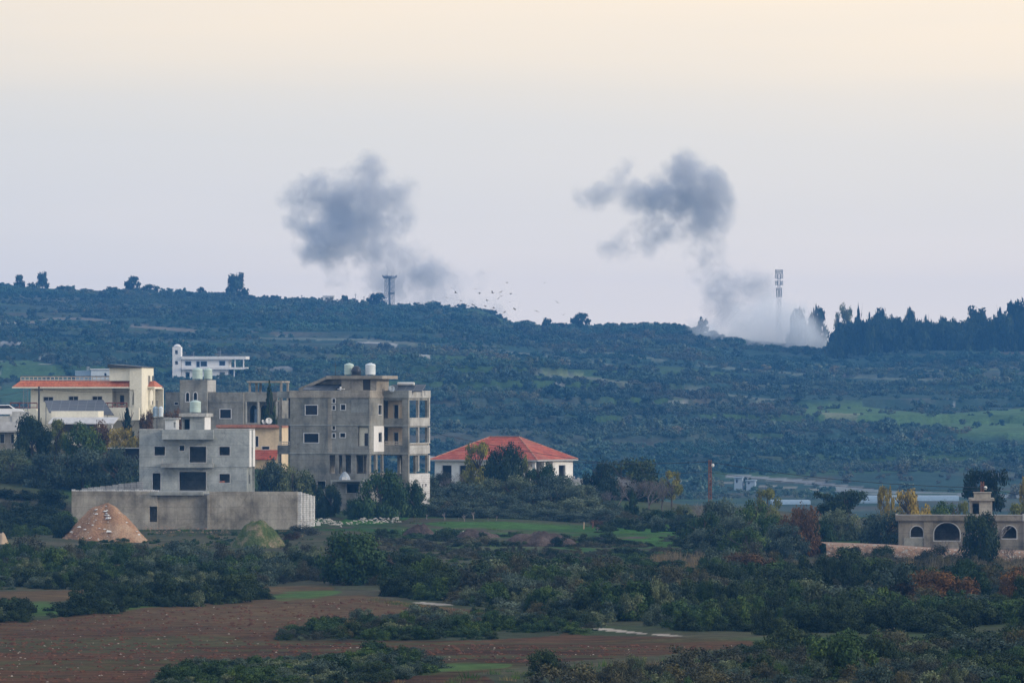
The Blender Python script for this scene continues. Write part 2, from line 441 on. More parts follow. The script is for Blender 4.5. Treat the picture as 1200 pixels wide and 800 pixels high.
NEAR_Z = np.array([
 [-12.2] * 11,
 [-12.4] * 11,
 [-12.9] * 11,
 [-13.1] * 11,
 [-13.2, -13.2, -13.2, -13.2, -13.2, -13.3, -13.3, -13.4, -13.7, -13.8, -13.8],
 [-13.2, -13.2, -13.3, -13.3, -13.3, -13.5, -13.5, -13.5, -14.1, -14.3, -14.3],
 [-12.5, -12.6, -13.1, -13.1, -12.9, -13.2, -13.3, -13.2, -13.9, -14.0, -14.0],
 [-10.8, -11.2, -12.7, -12.7, -12.4, -12.6, -12.8, -13.0, -13.3, -13.4, -13.4],
 [-8.6, -9.0, -10.0, -10.8, -11.6, -12.0, -12.4, -12.7, -13.2, -13.4, -13.4],
 [-6.4, -6.8, -7.2, -8.6, -11.0, -11.4, -12.0, -12.5, -13.2, -13.6, -13.6],
 [-4.8, -4.9, -5.2, -6.8, -10.2, -10.8, -11.4, -12.2, -13.3, -14.0, -14.0],
 [-4.2, -4.3, -4.5, -5.2, -9.2, -10.4, -11.4, -13.0, -14.4, -15.0, -15.0],
 [-5.5, -5.5, -5.5, -6.5, -10, -12, -14.0, -16.0, -17.0, -18.0, -18.0],
 [-14, -14, -14, -15, -17, -19.5, -21, -21.5, -21.5, -21.5, -21.5],
 [-17, -17, -17, -18, -19.5, -20.5, -21.0, -21.0, -21.0, -21.0, -21.0],
 [-19.6, -19.6, -19.6, -19.6, -19.6, -19.6, -19.6, -19.5, -19.5, -19.5, -19.5]])

def near_z(px, D):
    px = np.clip(px, NEAR_PX[0], NEAR_PX[-1]); Dc = np.clip(D, NEAR_D[0], NEAR_D[-1])
    i = np.clip(np.searchsorted(NEAR_PX, px) - 1, 0, len(NEAR_PX) - 2)
    j = np.clip(np.searchsorted(NEAR_D, Dc) - 1, 0, len(NEAR_D) - 2)
    tx = (px - NEAR_PX[i]) / (NEAR_PX[i + 1] - NEAR_PX[i]); ty = (Dc - NEAR_D[j]) / (NEAR_D[j + 1] - NEAR_D[j])
    tx = tx * tx * (3 - 2 * tx); 
    a = NEAR_Z[j, i] * (1 - tx) + NEAR_Z[j, i + 1] * tx
    b = NEAR_Z[j + 1, i] * (1 - tx) + NEAR_Z[j + 1, i + 1] * tx
    return a * (1 - ty) + b * ty

def zfun(x, D):
    """ground height of the whole landscape at world (x, y=D)"""
    x = np.asarray(x, float); D = np.asarray(D, float)
    Ds = np.maximum(D, 60.0)
    px = 600 + FPX * x / Ds
    zn = near_z(px, Ds)
    zn = zn + (fbm(x / 14, D / 14, 3, 4) - 0.5) * 0.55 * np.clip((Ds - 150) / 150, 0, 1) * np.clip((900 - Ds) / 200, 0, 1)
    # small terraces on the slope between the houses and the fields
    ry = np.interp(px, RX, RYp); sy = np.interp(px, SX, SYp); dr = np.interp(px, DR_X, DR_Y)
    z0 = -19.6 + 0 * px
    zs = (HY - sy) / FPX * 1600.0
    zr = (HY - ry) / FPX * dr
    t1 = np.clip((Ds - 1250) / 350.0, 0, 1)
    t2 = np.clip((Ds - 1600) / (dr - 1600), 0, 1)
    t1s = t1 * (1 - 0.25 * np.sin(t1 * np.pi) * 0)
    zf = z0 + (zs - z0) * t1s
    g = np.where(t2 > 0, t2 ** 1.05, 0)
    zf2 = zs + (zr - zs) * g
    # terraces and bumps, fading out at the crest so that the skyline keeps its line
    amp = np.clip(1 - t2, 0, 1) * np.clip(t1 * 3, 0, 1)
    bump = (fbm(x / 90, D / 120, 11, 4) - 0.5) * 9.0
    q = 4.5
    zf_all = np.where(Ds > 1600, zf2, zf) + bump * amp ** 0.7
    ter = np.floor(zf_all / q + 0.35 * fbm(x / 60, D / 60, 21, 3)) * q + q * 0.5
    zf_all = zf_all + (ter - zf_all) * 0.45 * amp
    over = np.clip(Ds - dr, 0, None)
    zf_all = np.where(over > 0, zr - np.minimum(over, 600) * 0.10, zf_all)
    return np.where(Ds < 1250, zn, zf_all)

def zg(x, D): return float(zfun(np.array([x]), np.array([D]))[0])
_Dray = np.concatenate([np.arange(200, 800, 0.5), np.arange(800, 2500, 3.0)])
def hit(px, py, dmin=200):
    """distance at which the view ray through a photograph pixel first meets the ground"""
    x = (px - 600) / FPX * _Dray
    z = zfun(x, _Dray); ray = (HY - py) / FPX * _Dray
    ok = np.where((z >= ray) & (_Dray >= dmin))[0]
    return float(_Dray[ok[0]]) if len(ok) else 2300.0
def wx(px, D): return (px - 600) / FPX * D
def wz(py, D): return (HY - py) / FPX * D

# ground colour by place (kinds of soil, grass, rock, a haze tint far off), baked per vertex as surface colour
def inpoly(px, py, poly):
    inside = np.zeros(px.shape, bool); n = len(poly); j = n - 1
    for i in range(n):
        xi, yi = poly[i]; xj, yj = poly[j]
        c = ((yi > py) != (yj > py)) & (px < (xj - xi) * (py - yi) / (yj - yi + 1e-9) + xi)
        inside ^= c; j = i
    return inside
FIELD_BIG = [(-400, 740), (0, 728), (150, 713), (300, 704), (380, 698), (430, 697), (480, 706), (560, 715), (620, 724), (640, 731), (660, 742), (880, 750), (885, 758), (760, 768), (620, 778), (560, 790), (600, 830), (-400, 830)]
FIELD_STRIP = [(-400, 693), (60, 692), (180, 688), (380, 686), (400, 694), (180, 696), (60, 702), (-400, 706)]
HEDGE_MID = [(322, 747), (345, 736), (480, 730), (560, 732), (620, 728), (650, 731), (650, 744), (560, 750), (330, 750)]
HEDGE_LOW = [(168, 800), (200, 786), (280, 776), (380, 773), (470, 768), (505, 780), (470, 790), (330, 800)]
GREEN = [(352, 610), (420, 606), (470, 604), (700, 604), (800, 606), (790, 640), (760, 664), (700, 650), (600, 648), (520, 656), (470, 640), (380, 626)]
TRACKS = (([(20, 380), (60, 374), (110, 374), (160, 382), (230, 388)], 1.6, (0.17, 0.155, 0.13)),
          ([(985, 418), (1050, 404), (1110, 407), (1200, 412)], 1.0, (0.17, 0.15, 0.12)),
          ([(300, 396), (420, 398), (520, 406), (620, 414), (720, 428)], 1.3, (0.125, 0.145, 0.115)),
          ([(560, 432), (700, 444), (800, 456), (900, 468), (1000, 474)], 1.3, (0.125, 0.145, 0.115)),
          ([(600, 408), (720, 414), (840, 430), (960, 440), (1100, 446)], 1.3, (0.115, 0.14, 0.11)),
          ([(500, 536), (520, 536), (560, 531)], 1.5, (0.45, 0.45, 0.44)),
          ([(900, 424), (1000, 430), (1100, 434), (1200, 432)], 0.8, (0.10, 0.12, 0.07)),
          ([(850, 557), (880, 559), (920, 563), (960, 567), (1000, 571), (1040, 577)], 2.0, (0.19, 0.205, 0.21)),
          ([(780, 562), (840, 564), (880, 568), (960, 574)], 0.8, (0.22, 0.22, 0.19)),
          ([(980, 574), (1060, 578), (1130, 580), (1300, 582)], 2.6, (0.17, 0.19, 0.19)))
def ground_color(x, D, z):
    px = 600 + FPX * x / np.maximum(D, 60); py = HY - z * FPX / np.maximum(D, 60)
    n1 = fbm(x / 9, D / 9, 31, 4); n2 = fbm(x / 3.0, D / 3.0, 41, 3); n3 = fbm(x / 26, D / 40, 51, 4)
    wob = (n1 - 0.5) * 14; wpx = px + wob * 3; wpy = py + (n1 - 0.5) * 7 * np.clip((py - 560) / 150, 0.2, 1)
    def mixa(a, b, t): t = np.clip(t, 0, 1)[:, None]; return a * (1 - t) + b * t
    A = lambda *c: np.array(c)[None, :] * np.ones((len(x), 1))
    c = mixa(A(0.050, 0.058, 0.032), A(0.085, 0.078, 0.050), (n1 - 0.35) * 3)
    c = mixa(c, A(0.040, 0.085, 0.028), (n3 - 0.52) * 6)
    near = D < 900
    g = inpoly(wpx, wpy, GREEN) & near
    gc = mixa(A(0.030, 0.075, 0.020), A(0.070, 0.066, 0.042), (n1 - 0.46) * 6)
    gc = mixa(gc, A(0.045, 0.115, 0.022), (n3 - 0.52) * 7)
    gc = mixa(gc, A(0.085, 0.065, 0.055), (n2 - 0.62) * 6)
    c[g] = gc[g]
    for poly in (FIELD_BIG, FIELD_STRIP):
        f = inpoly(wpx, wpy, poly) & near
        fc = mixa(A(0.046, 0.024, 0.013), A(0.092, 0.047, 0.024), (n3 - 0.3) * 2.5)
        fc = mixa(fc, A(0.066, 0.046, 0.026), (n2 - 0.5) * 3)
        furrow = 0.5 + 0.5 * np.sin(D * 1.9 + x * 0.10 + n1 * 5)
        fc = fc * (0.70 + 0.50 * furrow)[:, None]
        gr = np.clip((fbm(x / 22, D / 6, 61, 4) - 0.56) * 7, 0, 0.7)
        fc = mixa(fc, A(0.060, 0.066, 0.028), gr)
        up = np.clip((755 - py) / 40, 0, 1)
        fc = mixa(fc, A(0.120, 0.082, 0.042), up * 0.7)
        c[f] = fc[f]
    for poly in (HEDGE_MID, HEDGE_LOW):
        f = inpoly(wpx, py, poly) & near; c[f] = A(0.045, 0.055, 0.032)[f]
    # pale stony tracks
    for (a, b_, ya, yb, th) in ((485, 530, 705.5, 708, 1.2), (676, 760, 733, 742, 1.5), (760, 800, 742, 745, 1.0)):
        yy = ya + (yb - ya) * (px - a) / (b_ - a)
        tt = np.clip((px - a) / (b_ - a), 0, 1); f = near & (px > a) & (px < b_) & (np.abs(py - yy + (n1 - .5) * 3) < th * (0.3 + 1.4 * n2) * np.sqrt(np.sin(np.pi * tt))); c[f] = A(0.38, 0.34, 0.29)[f]
    for (a, b_, ya, yb, th, cc) in ((480, 670, 614, 618, 2.2, (0.050, 0.115, 0.026)), (90, 205, 714, 709, 2.0, (0.06, 0.115, 0.035)), (20, 75, 712, 714, 5.0, (0.06, 0.12, 0.035)),
                                 (310, 400, 700, 694, 3.0, (0.065, 0.12, 0.035)), (430, 600, 789, 778, 3.5, (0.065, 0.115, 0.035)), (400, 480, 611, 607, 3, (0.05, .13, .025))):
        yy = ya + (yb - ya) * (px - a) / (b_ - a)
        tt = np.clip((px - a) / (b_ - a), 0, 1); dd = np.abs(py - yy + (n1 - .5) * 5) / (th * 1.5 * np.sqrt(np.sin(np.pi * tt)) + .01); wgt = np.clip((1.25 - dd + (n2 - .5) * 1.6) * 2, 0, 1) * (near & (px > a) & (px < b_)); c[:] = c * (1 - wgt[:, None]) + A(*cc) * wgt[:, None]
    # far hillside
    far = D >= 900
    m1 = fbm(x / 70, D / 60, 71, 4); m2 = fbm(x / 22, D / 22, 81, 4)
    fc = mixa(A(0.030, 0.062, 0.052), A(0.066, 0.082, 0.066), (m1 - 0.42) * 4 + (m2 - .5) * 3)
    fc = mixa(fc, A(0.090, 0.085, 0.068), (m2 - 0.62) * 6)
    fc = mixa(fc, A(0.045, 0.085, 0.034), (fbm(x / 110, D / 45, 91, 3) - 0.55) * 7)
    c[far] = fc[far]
    jx = px + (m2 - 0.5) * 26; jy = py + (m2 - 0.5) * 5
    def patch(poly, col, noisy=0.0):
        f = inpoly(jx, jy, poly) & far
        if noisy: f &= m2 > noisy
        c[f] = (A(*col) * (0.75 + 0.5 * m2)[:, None])[f]
    jx = px + (m2 - 0.5) * 34; jy = py + (m1 - 0.5) * 8 + (m2 - .5) * 5
    patch([(925, 474), (1010, 476), (1100, 486), (1210, 478), (1400, 480), (1400, 512), (1180, 512), (1040, 500), (950, 490)], (0.075, 0.135, 0.055))
    patch([(960, 484), (1060, 490), (1100, 492), (1080, 497), (1000, 493)], (0.17, 0.19, 0.11), 0.50)
    patch([(-80, 424), (30, 420), (110, 436), (100, 446), (0, 446), (-80, 446)], (0.06, 0.115, 0.05))
    patch([(-50, 451), (70, 449), (70, 470), (-50, 475)], (0.045, 0.095, 0.05))
    patch([(588, 433), (640, 436), (720, 442), (700, 446), (630, 441)], (0.17, 0.21, 0.11))
    for poly, nz in (([(8, 374), (24, 378), (18, 392), (8, 396)], 0), ([(5, 396), (40, 404), (36, 412), (8, 406)], 0.5), ([(-20, 412), (20, 415), (14, 422), (-20, 422)], 0.4),
                     ([(30, 416), (110, 424), (100, 434), (50, 426)], 0.52), ([(0, 434), (36, 435), (36, 438), (0, 438)], 0), ([(90, 366), (130, 372), (170, 378), (120, 374)], 0.5),
                     ([(645, 436), (662, 440), (668, 456), (655, 452)], 0.5), ([(780, 472), (812, 474), (812, 480), (785, 479)], 0.45), ([(540, 434), (560, 438), (556, 444), (535, 442)], 0.45),
                     ([(895, 472), (925, 472), (930, 476), (900, 477)], 0.4), ([(1100, 478), (1140, 474), (1140, 478), (1105, 483)], 0.45), ([(490, 410), (515, 418), (510, 424), (495, 420)], 0.5),
                     ([(320, 424), (350, 428), (350, 434), (325, 432)], 0.45), ([(870, 402), (910, 405), (900, 408), (870, 406)], 0.45), ([(1150, 530), (1185, 530), (1180, 535), (1150, 534)], 0.45),
                     ([(560, 432), (600, 432), (600, 434), (560, 434)], 0.4), ([(400, 398), (470, 402), (470, 404), (400, 401)], 0.5), ([(815, 403), (840, 404), (838, 407), (815, 406)], 0.3)):
        patch(poly, (0.30, 0.30, 0.29), max(nz, .52))
    # long pale terrace edges and tracks that follow the slope
    for (pts, th, col) in TRACKS:
        xs = np.array([p[0] for p in pts], float); ys = np.array([p[1] for p in pts], float)
        yy = np.interp(px, xs, ys); f = far & (px > xs[0]) & (px < xs[-1]) & (np.abs(py - yy + (m2 - 0.5) * 3) < th) & (m2 > 0.34)
        c[f] = A(*col)[f]
    c *= (0.86 + 0.28 * vnoise(x * 0.9, D * 0.9, 5))[:, None]
    return c

def build_terrain():
    us = np.concatenate([np.linspace(-0.60, -0.125, 60)[:-1], np.linspace(-0.125, 0.125, 560), np.linspace(0.125, 0.60, 60)[1:]])
    Dn = np.concatenate([np.array([2, 40, 90, 140, 180, 215]), np.arange(235, 700, 0.9), np.arange(700, 1150, 9.0), np.arange(1150, 2440, 4.5), np.array([2500, 2600, 2750, 2900, 3150, 3400])])
    U, D = np.meshgrid(us, Dn)
    Wd = np.maximum(D, 140)
    X = (U * Wd).ravel(); Y = D.ravel()
    Z = zfun(X, Y)
    nn, mm = len(Dn), len(us)
    me = bpy.data.meshes.new('ground')
    co = np.stack([X, Y, Z], 1).astype(np.float32)
    idx = np.arange(nn * mm).reshape(nn, mm)
    q = np.stack([idx[:-1, :-1].ravel(), idx[:-1, 1:].ravel(), idx[1:, 1:].ravel(), idx[1:, :-1].ravel()], 1).astype(np.int32)
    me.vertices.add(len(co)); me.vertices.foreach_set('co', co.ravel())
    me.loops.add(q.size); me.loops.foreach_set('vertex_index', q.ravel())
    me.polygons.add(len(q)); me.polygons.foreach_set('loop_start', np.arange(0, q.size, 4, dtype=np.int32))
    me.polygons.foreach_set('use_smooth', np.ones(len(q), bool))
    me.update(calc_edges=True)
    colr = ground_color(X, Y, Z)
    at = me.attributes.new('soil', 'FLOAT_COLOR', 'POINT')
    rgba = np.concatenate([colr, np.ones((len(colr), 1))], 1).astype(np.float32)
    at.data.foreach_set('color', rgba.ravel())
    m, nt, b = new_mat('ground_soil')
    a = nt.nodes.new('ShaderNodeAttribute'); a.attribute_name = 'soil'
    pos = nt.nodes.new('ShaderNodeNewGeometry').outputs['Position']
    n1 = noise_node(nt, pos, 1.1, 6, 0.7); n2 = noise_node(nt, pos, 0.12, 5, 0.65)
    c = mixc(nt, 1.0, a.outputs['Color'], ramp(nt, n1, [(0.25, (0.55, 0.55, 0.55)), (0.75, (1.4, 1.4, 1.4))]), 'MULTIPLY')
    c = mixc(nt, 1.0, c, ramp(nt, n2, [(0.3, (0.75, 0.75, 0.78)), (0.7, (1.22, 1.22, 1.18))]), 'MULTIPLY')
    nt.links.new(c, b.inputs['Base Color'])
    b.inputs['Roughness'].default_value = 1.0; b.inputs['Specular IOR Level'].default_value = 0.05
    bp = nt.nodes.new('ShaderNodeBump'); bp.inputs['Strength'].default_value = 0.7; bp.inputs['Distance'].default_value = 0.25
    nt.links.new(n1, bp.inputs['Height']); nt.links.new(bp.outputs[0], b.inputs['Normal'])
    me.materials.append(m)
    o = link_mesh('ground', me); o['kind'] = 'structure'
    return o
build_terrain()

# ------------------------------------------------------------------ building kit
class Bld:
    """a building at distance D; facade measures are read in photograph pixels and turned into metres on its own turned walls"""
    def __init__(s, name, label, cat, px0, pyb, D, th=0.0, group=None, zb=None):
        s.D = D; s.k = D / FPX; s.px0 = px0; s.pyb = pyb
        phi = math.atan((px0 - 600) / FPX)
        s.c = math.cos(R(th) - phi); s.s = math.sin(R(th) - phi)
        z = wz(pyb, D)
        s.root = empty(name, (wx(px0, D), D, z), -R(th))
        tag(s.root, label, cat, group)
        s.z0 = z
    def X(s, px, x0=None): return (px - s.px0) * s.k / s.c
    def Z(s, py): return (s.pyb - py) * s.k
    def W(s, dpx): return dpx * s.k / s.c           # width along a front wall
    def Dp(s, dpx): return dpx * s.k / max(0.05, s.s)  # depth of a right-hand side wall
    def m(s, p): return p * s.k

def wall(mb, mp, u0, u1, v0, v1, th, holes=()):
    """a wall sheet from u0..u1, v0..v1 with real openings; mp(u, v, w) places it, w runs 0 (outside) .. th (inside)
    holes: (a, b, c, d[, arch height]) with the opening from a..b and c..d"""
    us = sorted(set([u0, u1] + [max(u0, min(u1, h[0])) for h in holes] + [max(u0, min(u1, h[1])) for h in holes]))
    vs = sorted(set([v0, v1] + [max(v0, min(v1, h[2])) for h in holes] + [max(v0, min(v1, h[3])) for h in holes]))
    def solid(i, j):
        if i < 0 or j < 0 or i >= len(us) - 1 or j >= len(vs) - 1: return False
        cu = (us[i] + us[i + 1]) / 2; cv = (vs[j] + vs[j + 1]) / 2
        return not any(h[0] < cu < h[1] and h[2] < cv < h[3] for h in holes)
    for i in range(len(us) - 1):
        for j in range(len(vs) - 1):
            if not solid(i, j): continue
            a, b, c, d = us[i], us[i + 1], vs[j], vs[j + 1]
            mb.poly([mp(a, c, 0), mp(b, c, 0), mp(b, d, 0), mp(a, d, 0)])
            mb.poly([mp(a, c, th), mp(a, d, th), mp(b, d, th), mp(b, c, th)])
            if not solid(i - 1, j): mb.poly([mp(a, c, 0), mp(a, d, 0), mp(a, d, th), mp(a, c, th)])
            if not solid(i + 1, j): mb.poly([mp(b, c, 0), mp(b, c, th), mp(b, d, th), mp(b, d, 0)])
            if not solid(i, j - 1): mb.poly([mp(a, c, 0), mp(a, c, th), mp(b, c, th), mp(b, c, 0)])
            if not solid(i, j + 1): mb.poly([mp(a, d, 0), mp(b, d, 0), mp(b, d, th), mp(a, d, th)])
    for h in holes:
        if len(h) > 4 and h[4] > 0:
            a, b, c, d, ah = h[:5]; cu = (a + b) / 2; ru = (b - a) / 2; n = 8
            for sgn in (-1, 1):
                arc = [(cu + sgn * ru * math.cos(t * math.pi / 2 / n), d - ah + ah * math.sin(t * math.pi / 2 / n)) for t in range(n + 1)]
                pts = arc + [(cu + sgn * ru, d)]
                e = 0.002
                mb.prism([mp(u, v - e * 0, e) for u, v in pts], mp(0, 0, 0), mp(0, 0, th - 2 * e))

def front_map(y): return lambda u, v, w_: (u, y + w_, v)
def back_map(y): return lambda u, v, w_: (u, y - w_, v)
def right_map(x): return lambda u, v, w_: (x - w_, u, v)
def left_map(x): return lambda u, v, w_: (x + w_, u, v)

def shell(mb, x0, x1, y0, y1, z0, z1, front=(), right=(), left=(), back=(), th=0.25, floor=True, roof=True, levels=()):
    wall(mb, front_map(y0), x0, x1, z0, z1, th, front)
    wall(mb, back_map(y1), x0, x1, z0, z1, th, back)
    wall(mb, right_map(x1), y0 + th, y1 - th, z0, z1, th, right)
    wall(mb, left_map(x0), y0 + th, y1 - th, z0, z1, th, left)
    i = th + 0.004
    if floor: mb.box(x0 + i, x1 - i, y0 + i, y1 - i, z0 + 0.01, z0 + 0.2)
    if roof: mb.box(x0 + i, x1 - i, y0 + i, y1 - i, z1 - 0.25, z1 - 0.02)
    for z in levels: mb.box(x0 + i, x1 - i, y0 + i, y1 - i, z - 0.2, z)
    # a partition across the rooms keeps daylight from the far side out
    if x1 - x0 > 5 and y1 - y0 > 4 and not back: mb.box(x0 + i, x1 - i, y0 + 3.2, y0 + 3.35, z0 + 0.21, z1 - 0.26)

def ring(mb, mp, a, b, c, d, t, out, inn, ah=0):
    """a raised surround round an opening a..b, c..d: width t, from w=-out to w=inn"""
    lo, hi = -out, inn
    def bx(u0, u1, v0, v1):
        p = [mp(u0, v0, lo), mp(u1, v0, lo), mp(u1, v1, lo), mp(u0, v1, lo)]
        mb.prism(p, mp(0, 0, lo), mp(0, 0, hi))
    if ah <= 0:
        bx(a - t, b + t, c - t, c); bx(a - t, b + t, d, d + t); bx(a - t, a, c + 0.001, d - 0.001); bx(b, b + t, c + 0.001, d - 0.001)
    else:
        bx(a - t, b + t, c - t, c); bx(a - t, a, c + 0.001, d - ah); bx(b, b + t, c + 0.001, d - ah)
        cu = (a + b) / 2; ru = (b - a) / 2; n = 14
        for i in range(n):
            q0 = math.pi * i / n; q1 = math.pi * (i + 1) / n
            P0 = (cu - ru * math.cos(q0), d - ah + ah * math.sin(q0)); P1 = (cu - ru * math.cos(q1), d - ah + ah * math.sin(q1))
            Q0 = (cu - (ru + t) * math.cos(q0), d - ah + (ah + t) * math.sin(q0)); Q1 = (cu - (ru + t) * math.cos(q1), d - ah + (ah + t) * math.sin(q1))
            mb.prism([mp(P0[0], P0[1], lo), mp(P1[0], P1[1], lo), mp(Q1[0], Q1[1], lo), mp(Q0[0], Q0[1], lo)], mp(0, 0, lo), mp(0, 0, hi))

def window(parent, mp, a, b, c, d, t=0.07, mat='frame', pane=True, ah=0, mull=False, name='window', setback=0.14):
    mb = MB(); ring(mb, mp, a, b, c, d, t, 0.035, 0.06, ah)
    if pane and mull and (b - a) > 0.7:
        cu = (a + b) / 2
        mb.prism([mp(cu - 0.03, c + 0.01, 0.09), mp(cu + 0.03, c + 0.01, 0.09), mp(cu + 0.03, d - 0.01 , 0.09), mp(cu - 0.03, d - 0.01, 0.09)], mp(0, 0, 0.09), mp(0, 0, 0.12))
    w_ = mb.build(name, M[mat], parent)
    if pane:
        g = MB()
        g.prism([mp(a + .003, c + .003, setback), mp(b - .003, c + .003, setback), mp(b - .003, d - .003, setback), mp(a + .003, d - .003, setback)], mp(0, 0, setback), mp(0, 0, setback + 0.02))
        g.build('pane', M['glass'], w_)
    return w_

def door(parent, mp, a, b, c, d, mat='wood_dark', setback=0.12):
    g = MB(); g.prism([mp(a + .003, c + .003, setback), mp(b - .003, c + .003, setback), mp(b - .003, d - .003, setback), mp(a + .003, d - .003, setback)], mp(0, 0, setback), mp(0, 0, setback + 0.05))
    dd = g.build('door', M[mat], parent)
    return dd

def boxpart(parent, name, mat, *bx):
    for b in bx: o = MB().box(*b).build(name, M[mat], parent)
    return o

def railing(parent, pts, h=0.9, gap=0.16, mat='rail_pale', name='railing', z=0.0, r=0.025):
    mb = MB()
    for (x0, y0), (x1, y1) in zip(pts[:-1], pts[1:]):
        L_ = math.hypot(x1 - x0, y1 - y0); n = max(2, int(L_ / gap))
        mb.tube((x0, y0, z + h), (x1, y1, z + h), r * 1.6, n=6); mb.tube((x0, y0, z + 0.12), (x1, y1, z + 0.12), r * 1.2, n=6)
        for i in range(n + 1):
            t = i / n; x = x0 + (x1 - x0) * t; y = y0 + (y1 - y0) * t
            mb.tube((x, y, z), (x, y, z + h), r, n=5)
    return mb.build(name, M[mat], parent)

def water_tank(label, loc, r, h, mat, group='water tanks on the roofs', tall=True, part_mat=None):
    root = empty('water_tank', loc); tag(root, label, 'water tank', group)
    b = MB(); prof = [(r * 0.96, 0.0), (r, h * 0.04)]
    for i in range(1, 6):      # moulded ribs
        z = h * (0.04 + 0.78 * i / 6); prof += [(r, z - h * 0.02), (r * 0.965, z), (r, z + h * 0.02)]
    prof += [(r, h * 0.84), (r * 0.9, h * 0.90), (r * 0.45, h * 0.97), (r * 0.32, h * 0.975)]
    b.lathe((0, 0, 0.1), prof, 24).build('tank_body', M[mat], root, smooth=True)
    MB().lathe((0, 0, 0.1 + h * 0.97), [(r * 0.30, 0), (r * 0.30, h * 0.03), (r * 0.22, h * 0.045)], 16).build('lid', M[part_mat or mat], root)
    boxpart(root, 'stand', 'conc', (-r * 0.9, -r * 0.6, -r * 0.8, r * 0.8, 0, 0.098), (r * 0.6, r * 0.9, -r * 0.8, r * 0.8, 0, 0.098))
    return root

def sat_dish(label, loc, r, rz=0.0, mat='dish'):
    root = empty('satellite_dish', loc, rz); tag(root, label, 'satellite dish', 'satellite dishes on the roofs')
    b = MB(); n = 20; rings = 4; c = Vector((0, 0, r * 1.05))
    tilt = Matrix.Rotation(R(62), 3, 'X')
    def pt(i, j, off): 
        rr = r * i / rings; q = 2 * math.pi * j / n
        return c + tilt @ Vector((rr * math.cos(q), rr * math.sin(q), 0.22 * r * (rr / r) ** 2 + off))
    for off, flip in ((0, 0), (-0.03, 1)):
        for i in range(rings):
            for j in range(n):
                b.poly([pt(i, j, off), pt(i + 1, j, off), pt(i + 1, j + 1, off), pt(i, j + 1, off)])
    b.build('reflector', M[mat], root)
    a = MB(); f = c + tilt @ Vector((0, 0, r * 0.75)); e = c + tilt @ Vector((0, -r * 0.95, 0.2 * r))
    a.tube(e, f, 0.03, n=6); a.tube(f, f + Vector((0, 0, 0.12)), 0.07, n=8); a.build('feed_arm', M['steel'], root)
    MB().tube((0, 0.1, 0), (0, 0.1, r * 1.0), 0.05, n=8).box(-.25, .25, -.15, .35, 0, .05).build('mast', M['steel'], root)
    return root

# ================================================================== A: grey unfinished house on its walled terrace
A = Bld('unfinished_house', 'pale grey unfinished two-storey house with blank openings above the long tan retaining wall', 'house', 163.2, 577, 577, 2.2)
r = A.root
x0, x1 = 0, A.X(291.5); z1 = A.Z(503.5); zm = A.Z(547)
xl = A.X(288.8)
dep = A.Dp(8.0)
mb = MB()
up = [(A.X(181), A.X(193.3), A.Z(533.3), A.Z(523)), (A.X(210.3), A.X(215.8), A.Z(527.8), A.Z(522)), (A.X(222), A.X(241.3), A.Z(541.6), A.Z(523)), (A.X(256.8), A.X(269), A.Z(533.2), A.Z(523.2))]
lo = [(A.X(178.7), A.X(188), A.Z(574.2), A.Z(554)), (A.X(210), A.X(241.3), A.Z(574.4), A.Z(552.5)), (A.X(256.8), A.X(269), A.Z(565.3), A.Z(555))]
fm = front_map(0)
wall(mb, fm, x0, x1, zm, z1, .22, up)
wall(mb, front_map(0.06), x0, xl, 0, zm - .002, .22, lo)
wall(mb, right_map(x1), 0.222, dep, zm, z1, .22, [(dep * .42, dep * .62, A.Z(536), A.Z(524))])
wall(mb, right_map(xl), 0.282, dep, 0, zm - .002, .22, [(dep * .40, dep * .62, A.Z(567), A.Z(556))])
wall(mb, left_map(x0), 0.222, dep, zm, z1, .22); wall(mb, left_map(x0), 0.282, dep, 0, zm - .002, .22)
mb.box(0, x1, dep + .001, dep + .22, 0, z1)
mb.box(.225, xl - .225, .29, dep - .01, zm - .25, zm - .03); mb.box(.225, x1 - .225, .23, dep - .01, z1 - .45, z1 - .22); mb.box(.225, xl - .225, .29, dep - .01, .01, .15)
mb.box(.225, xl - .225, 5.2, 5.35, .16, zm - .26); mb.box(.225, x1 - .225, 5.2, 5.35, zm + .01, z1 - .46)
mb.build('wall', M['conc_blue'], r)
for h in up: 
    q = MB(); ring(q, fm, *h, .07, .02, .05); q.build('window' if h[3] - h[2] < 1.2 else 'doorway', M['surround'], r)
for h in lo:
    q = MB(); ring(q, front_map(.06), *h, .07, .02, .05); q.build('window' if h[3] - h[2] < 1.2 else 'doorway', M['surround'], r)
# rubble and bricks left on the sill of the lower right window
mb = MB()
for i in range(9):
    x = lo[2][0] + random.random() * 0.6; z = lo[2][2] + .002 + random.random() * .12; mb.box(x, x + .16, .10 + .01 * i, .22 + .01 * i, z, z + .09)
mb.build('sill_rubble', M['roof_pink'], r)
boxpart(r, 'roof_parapet', 'conc_blue', (A.X(191), A.X(250.7), -1.05, -.004, A.Z(514.6), A.Z(503.2)))
boxpart(r, 'roof_rim', 'conc_light', (A.X(163.2) - .02, A.X(190.9), -.03, .2, z1 + .002, z1 + .10), (A.X(250.8), x1 + .03, -.03, .2, z1 + .002, z1 + .10), (x1 - .2, x1 + .03, .202, dep, z1 + .002, z1 + .10))
boxpart(r, 'side_panel', 'white', (x1 + .001, x1 + .05, .3, dep * .38, A.Z(547), A.Z(504)), (x1 + .001, x1 + .05, dep * .66, dep, A.Z(547), A.Z(504)))
boxpart(r, 'balcony_slab', 'conc', (A.X(190), A.X(250.7), -1.15, -.004, A.Z(547.4), A.Z(542.6)))
for px in (191, 249.5): boxpart(r, 'balcony_post', 'conc_light', (A.X(px), A.X(px) + .08, -1.05, -.97, A.Z(542.5), A.Z(537)))
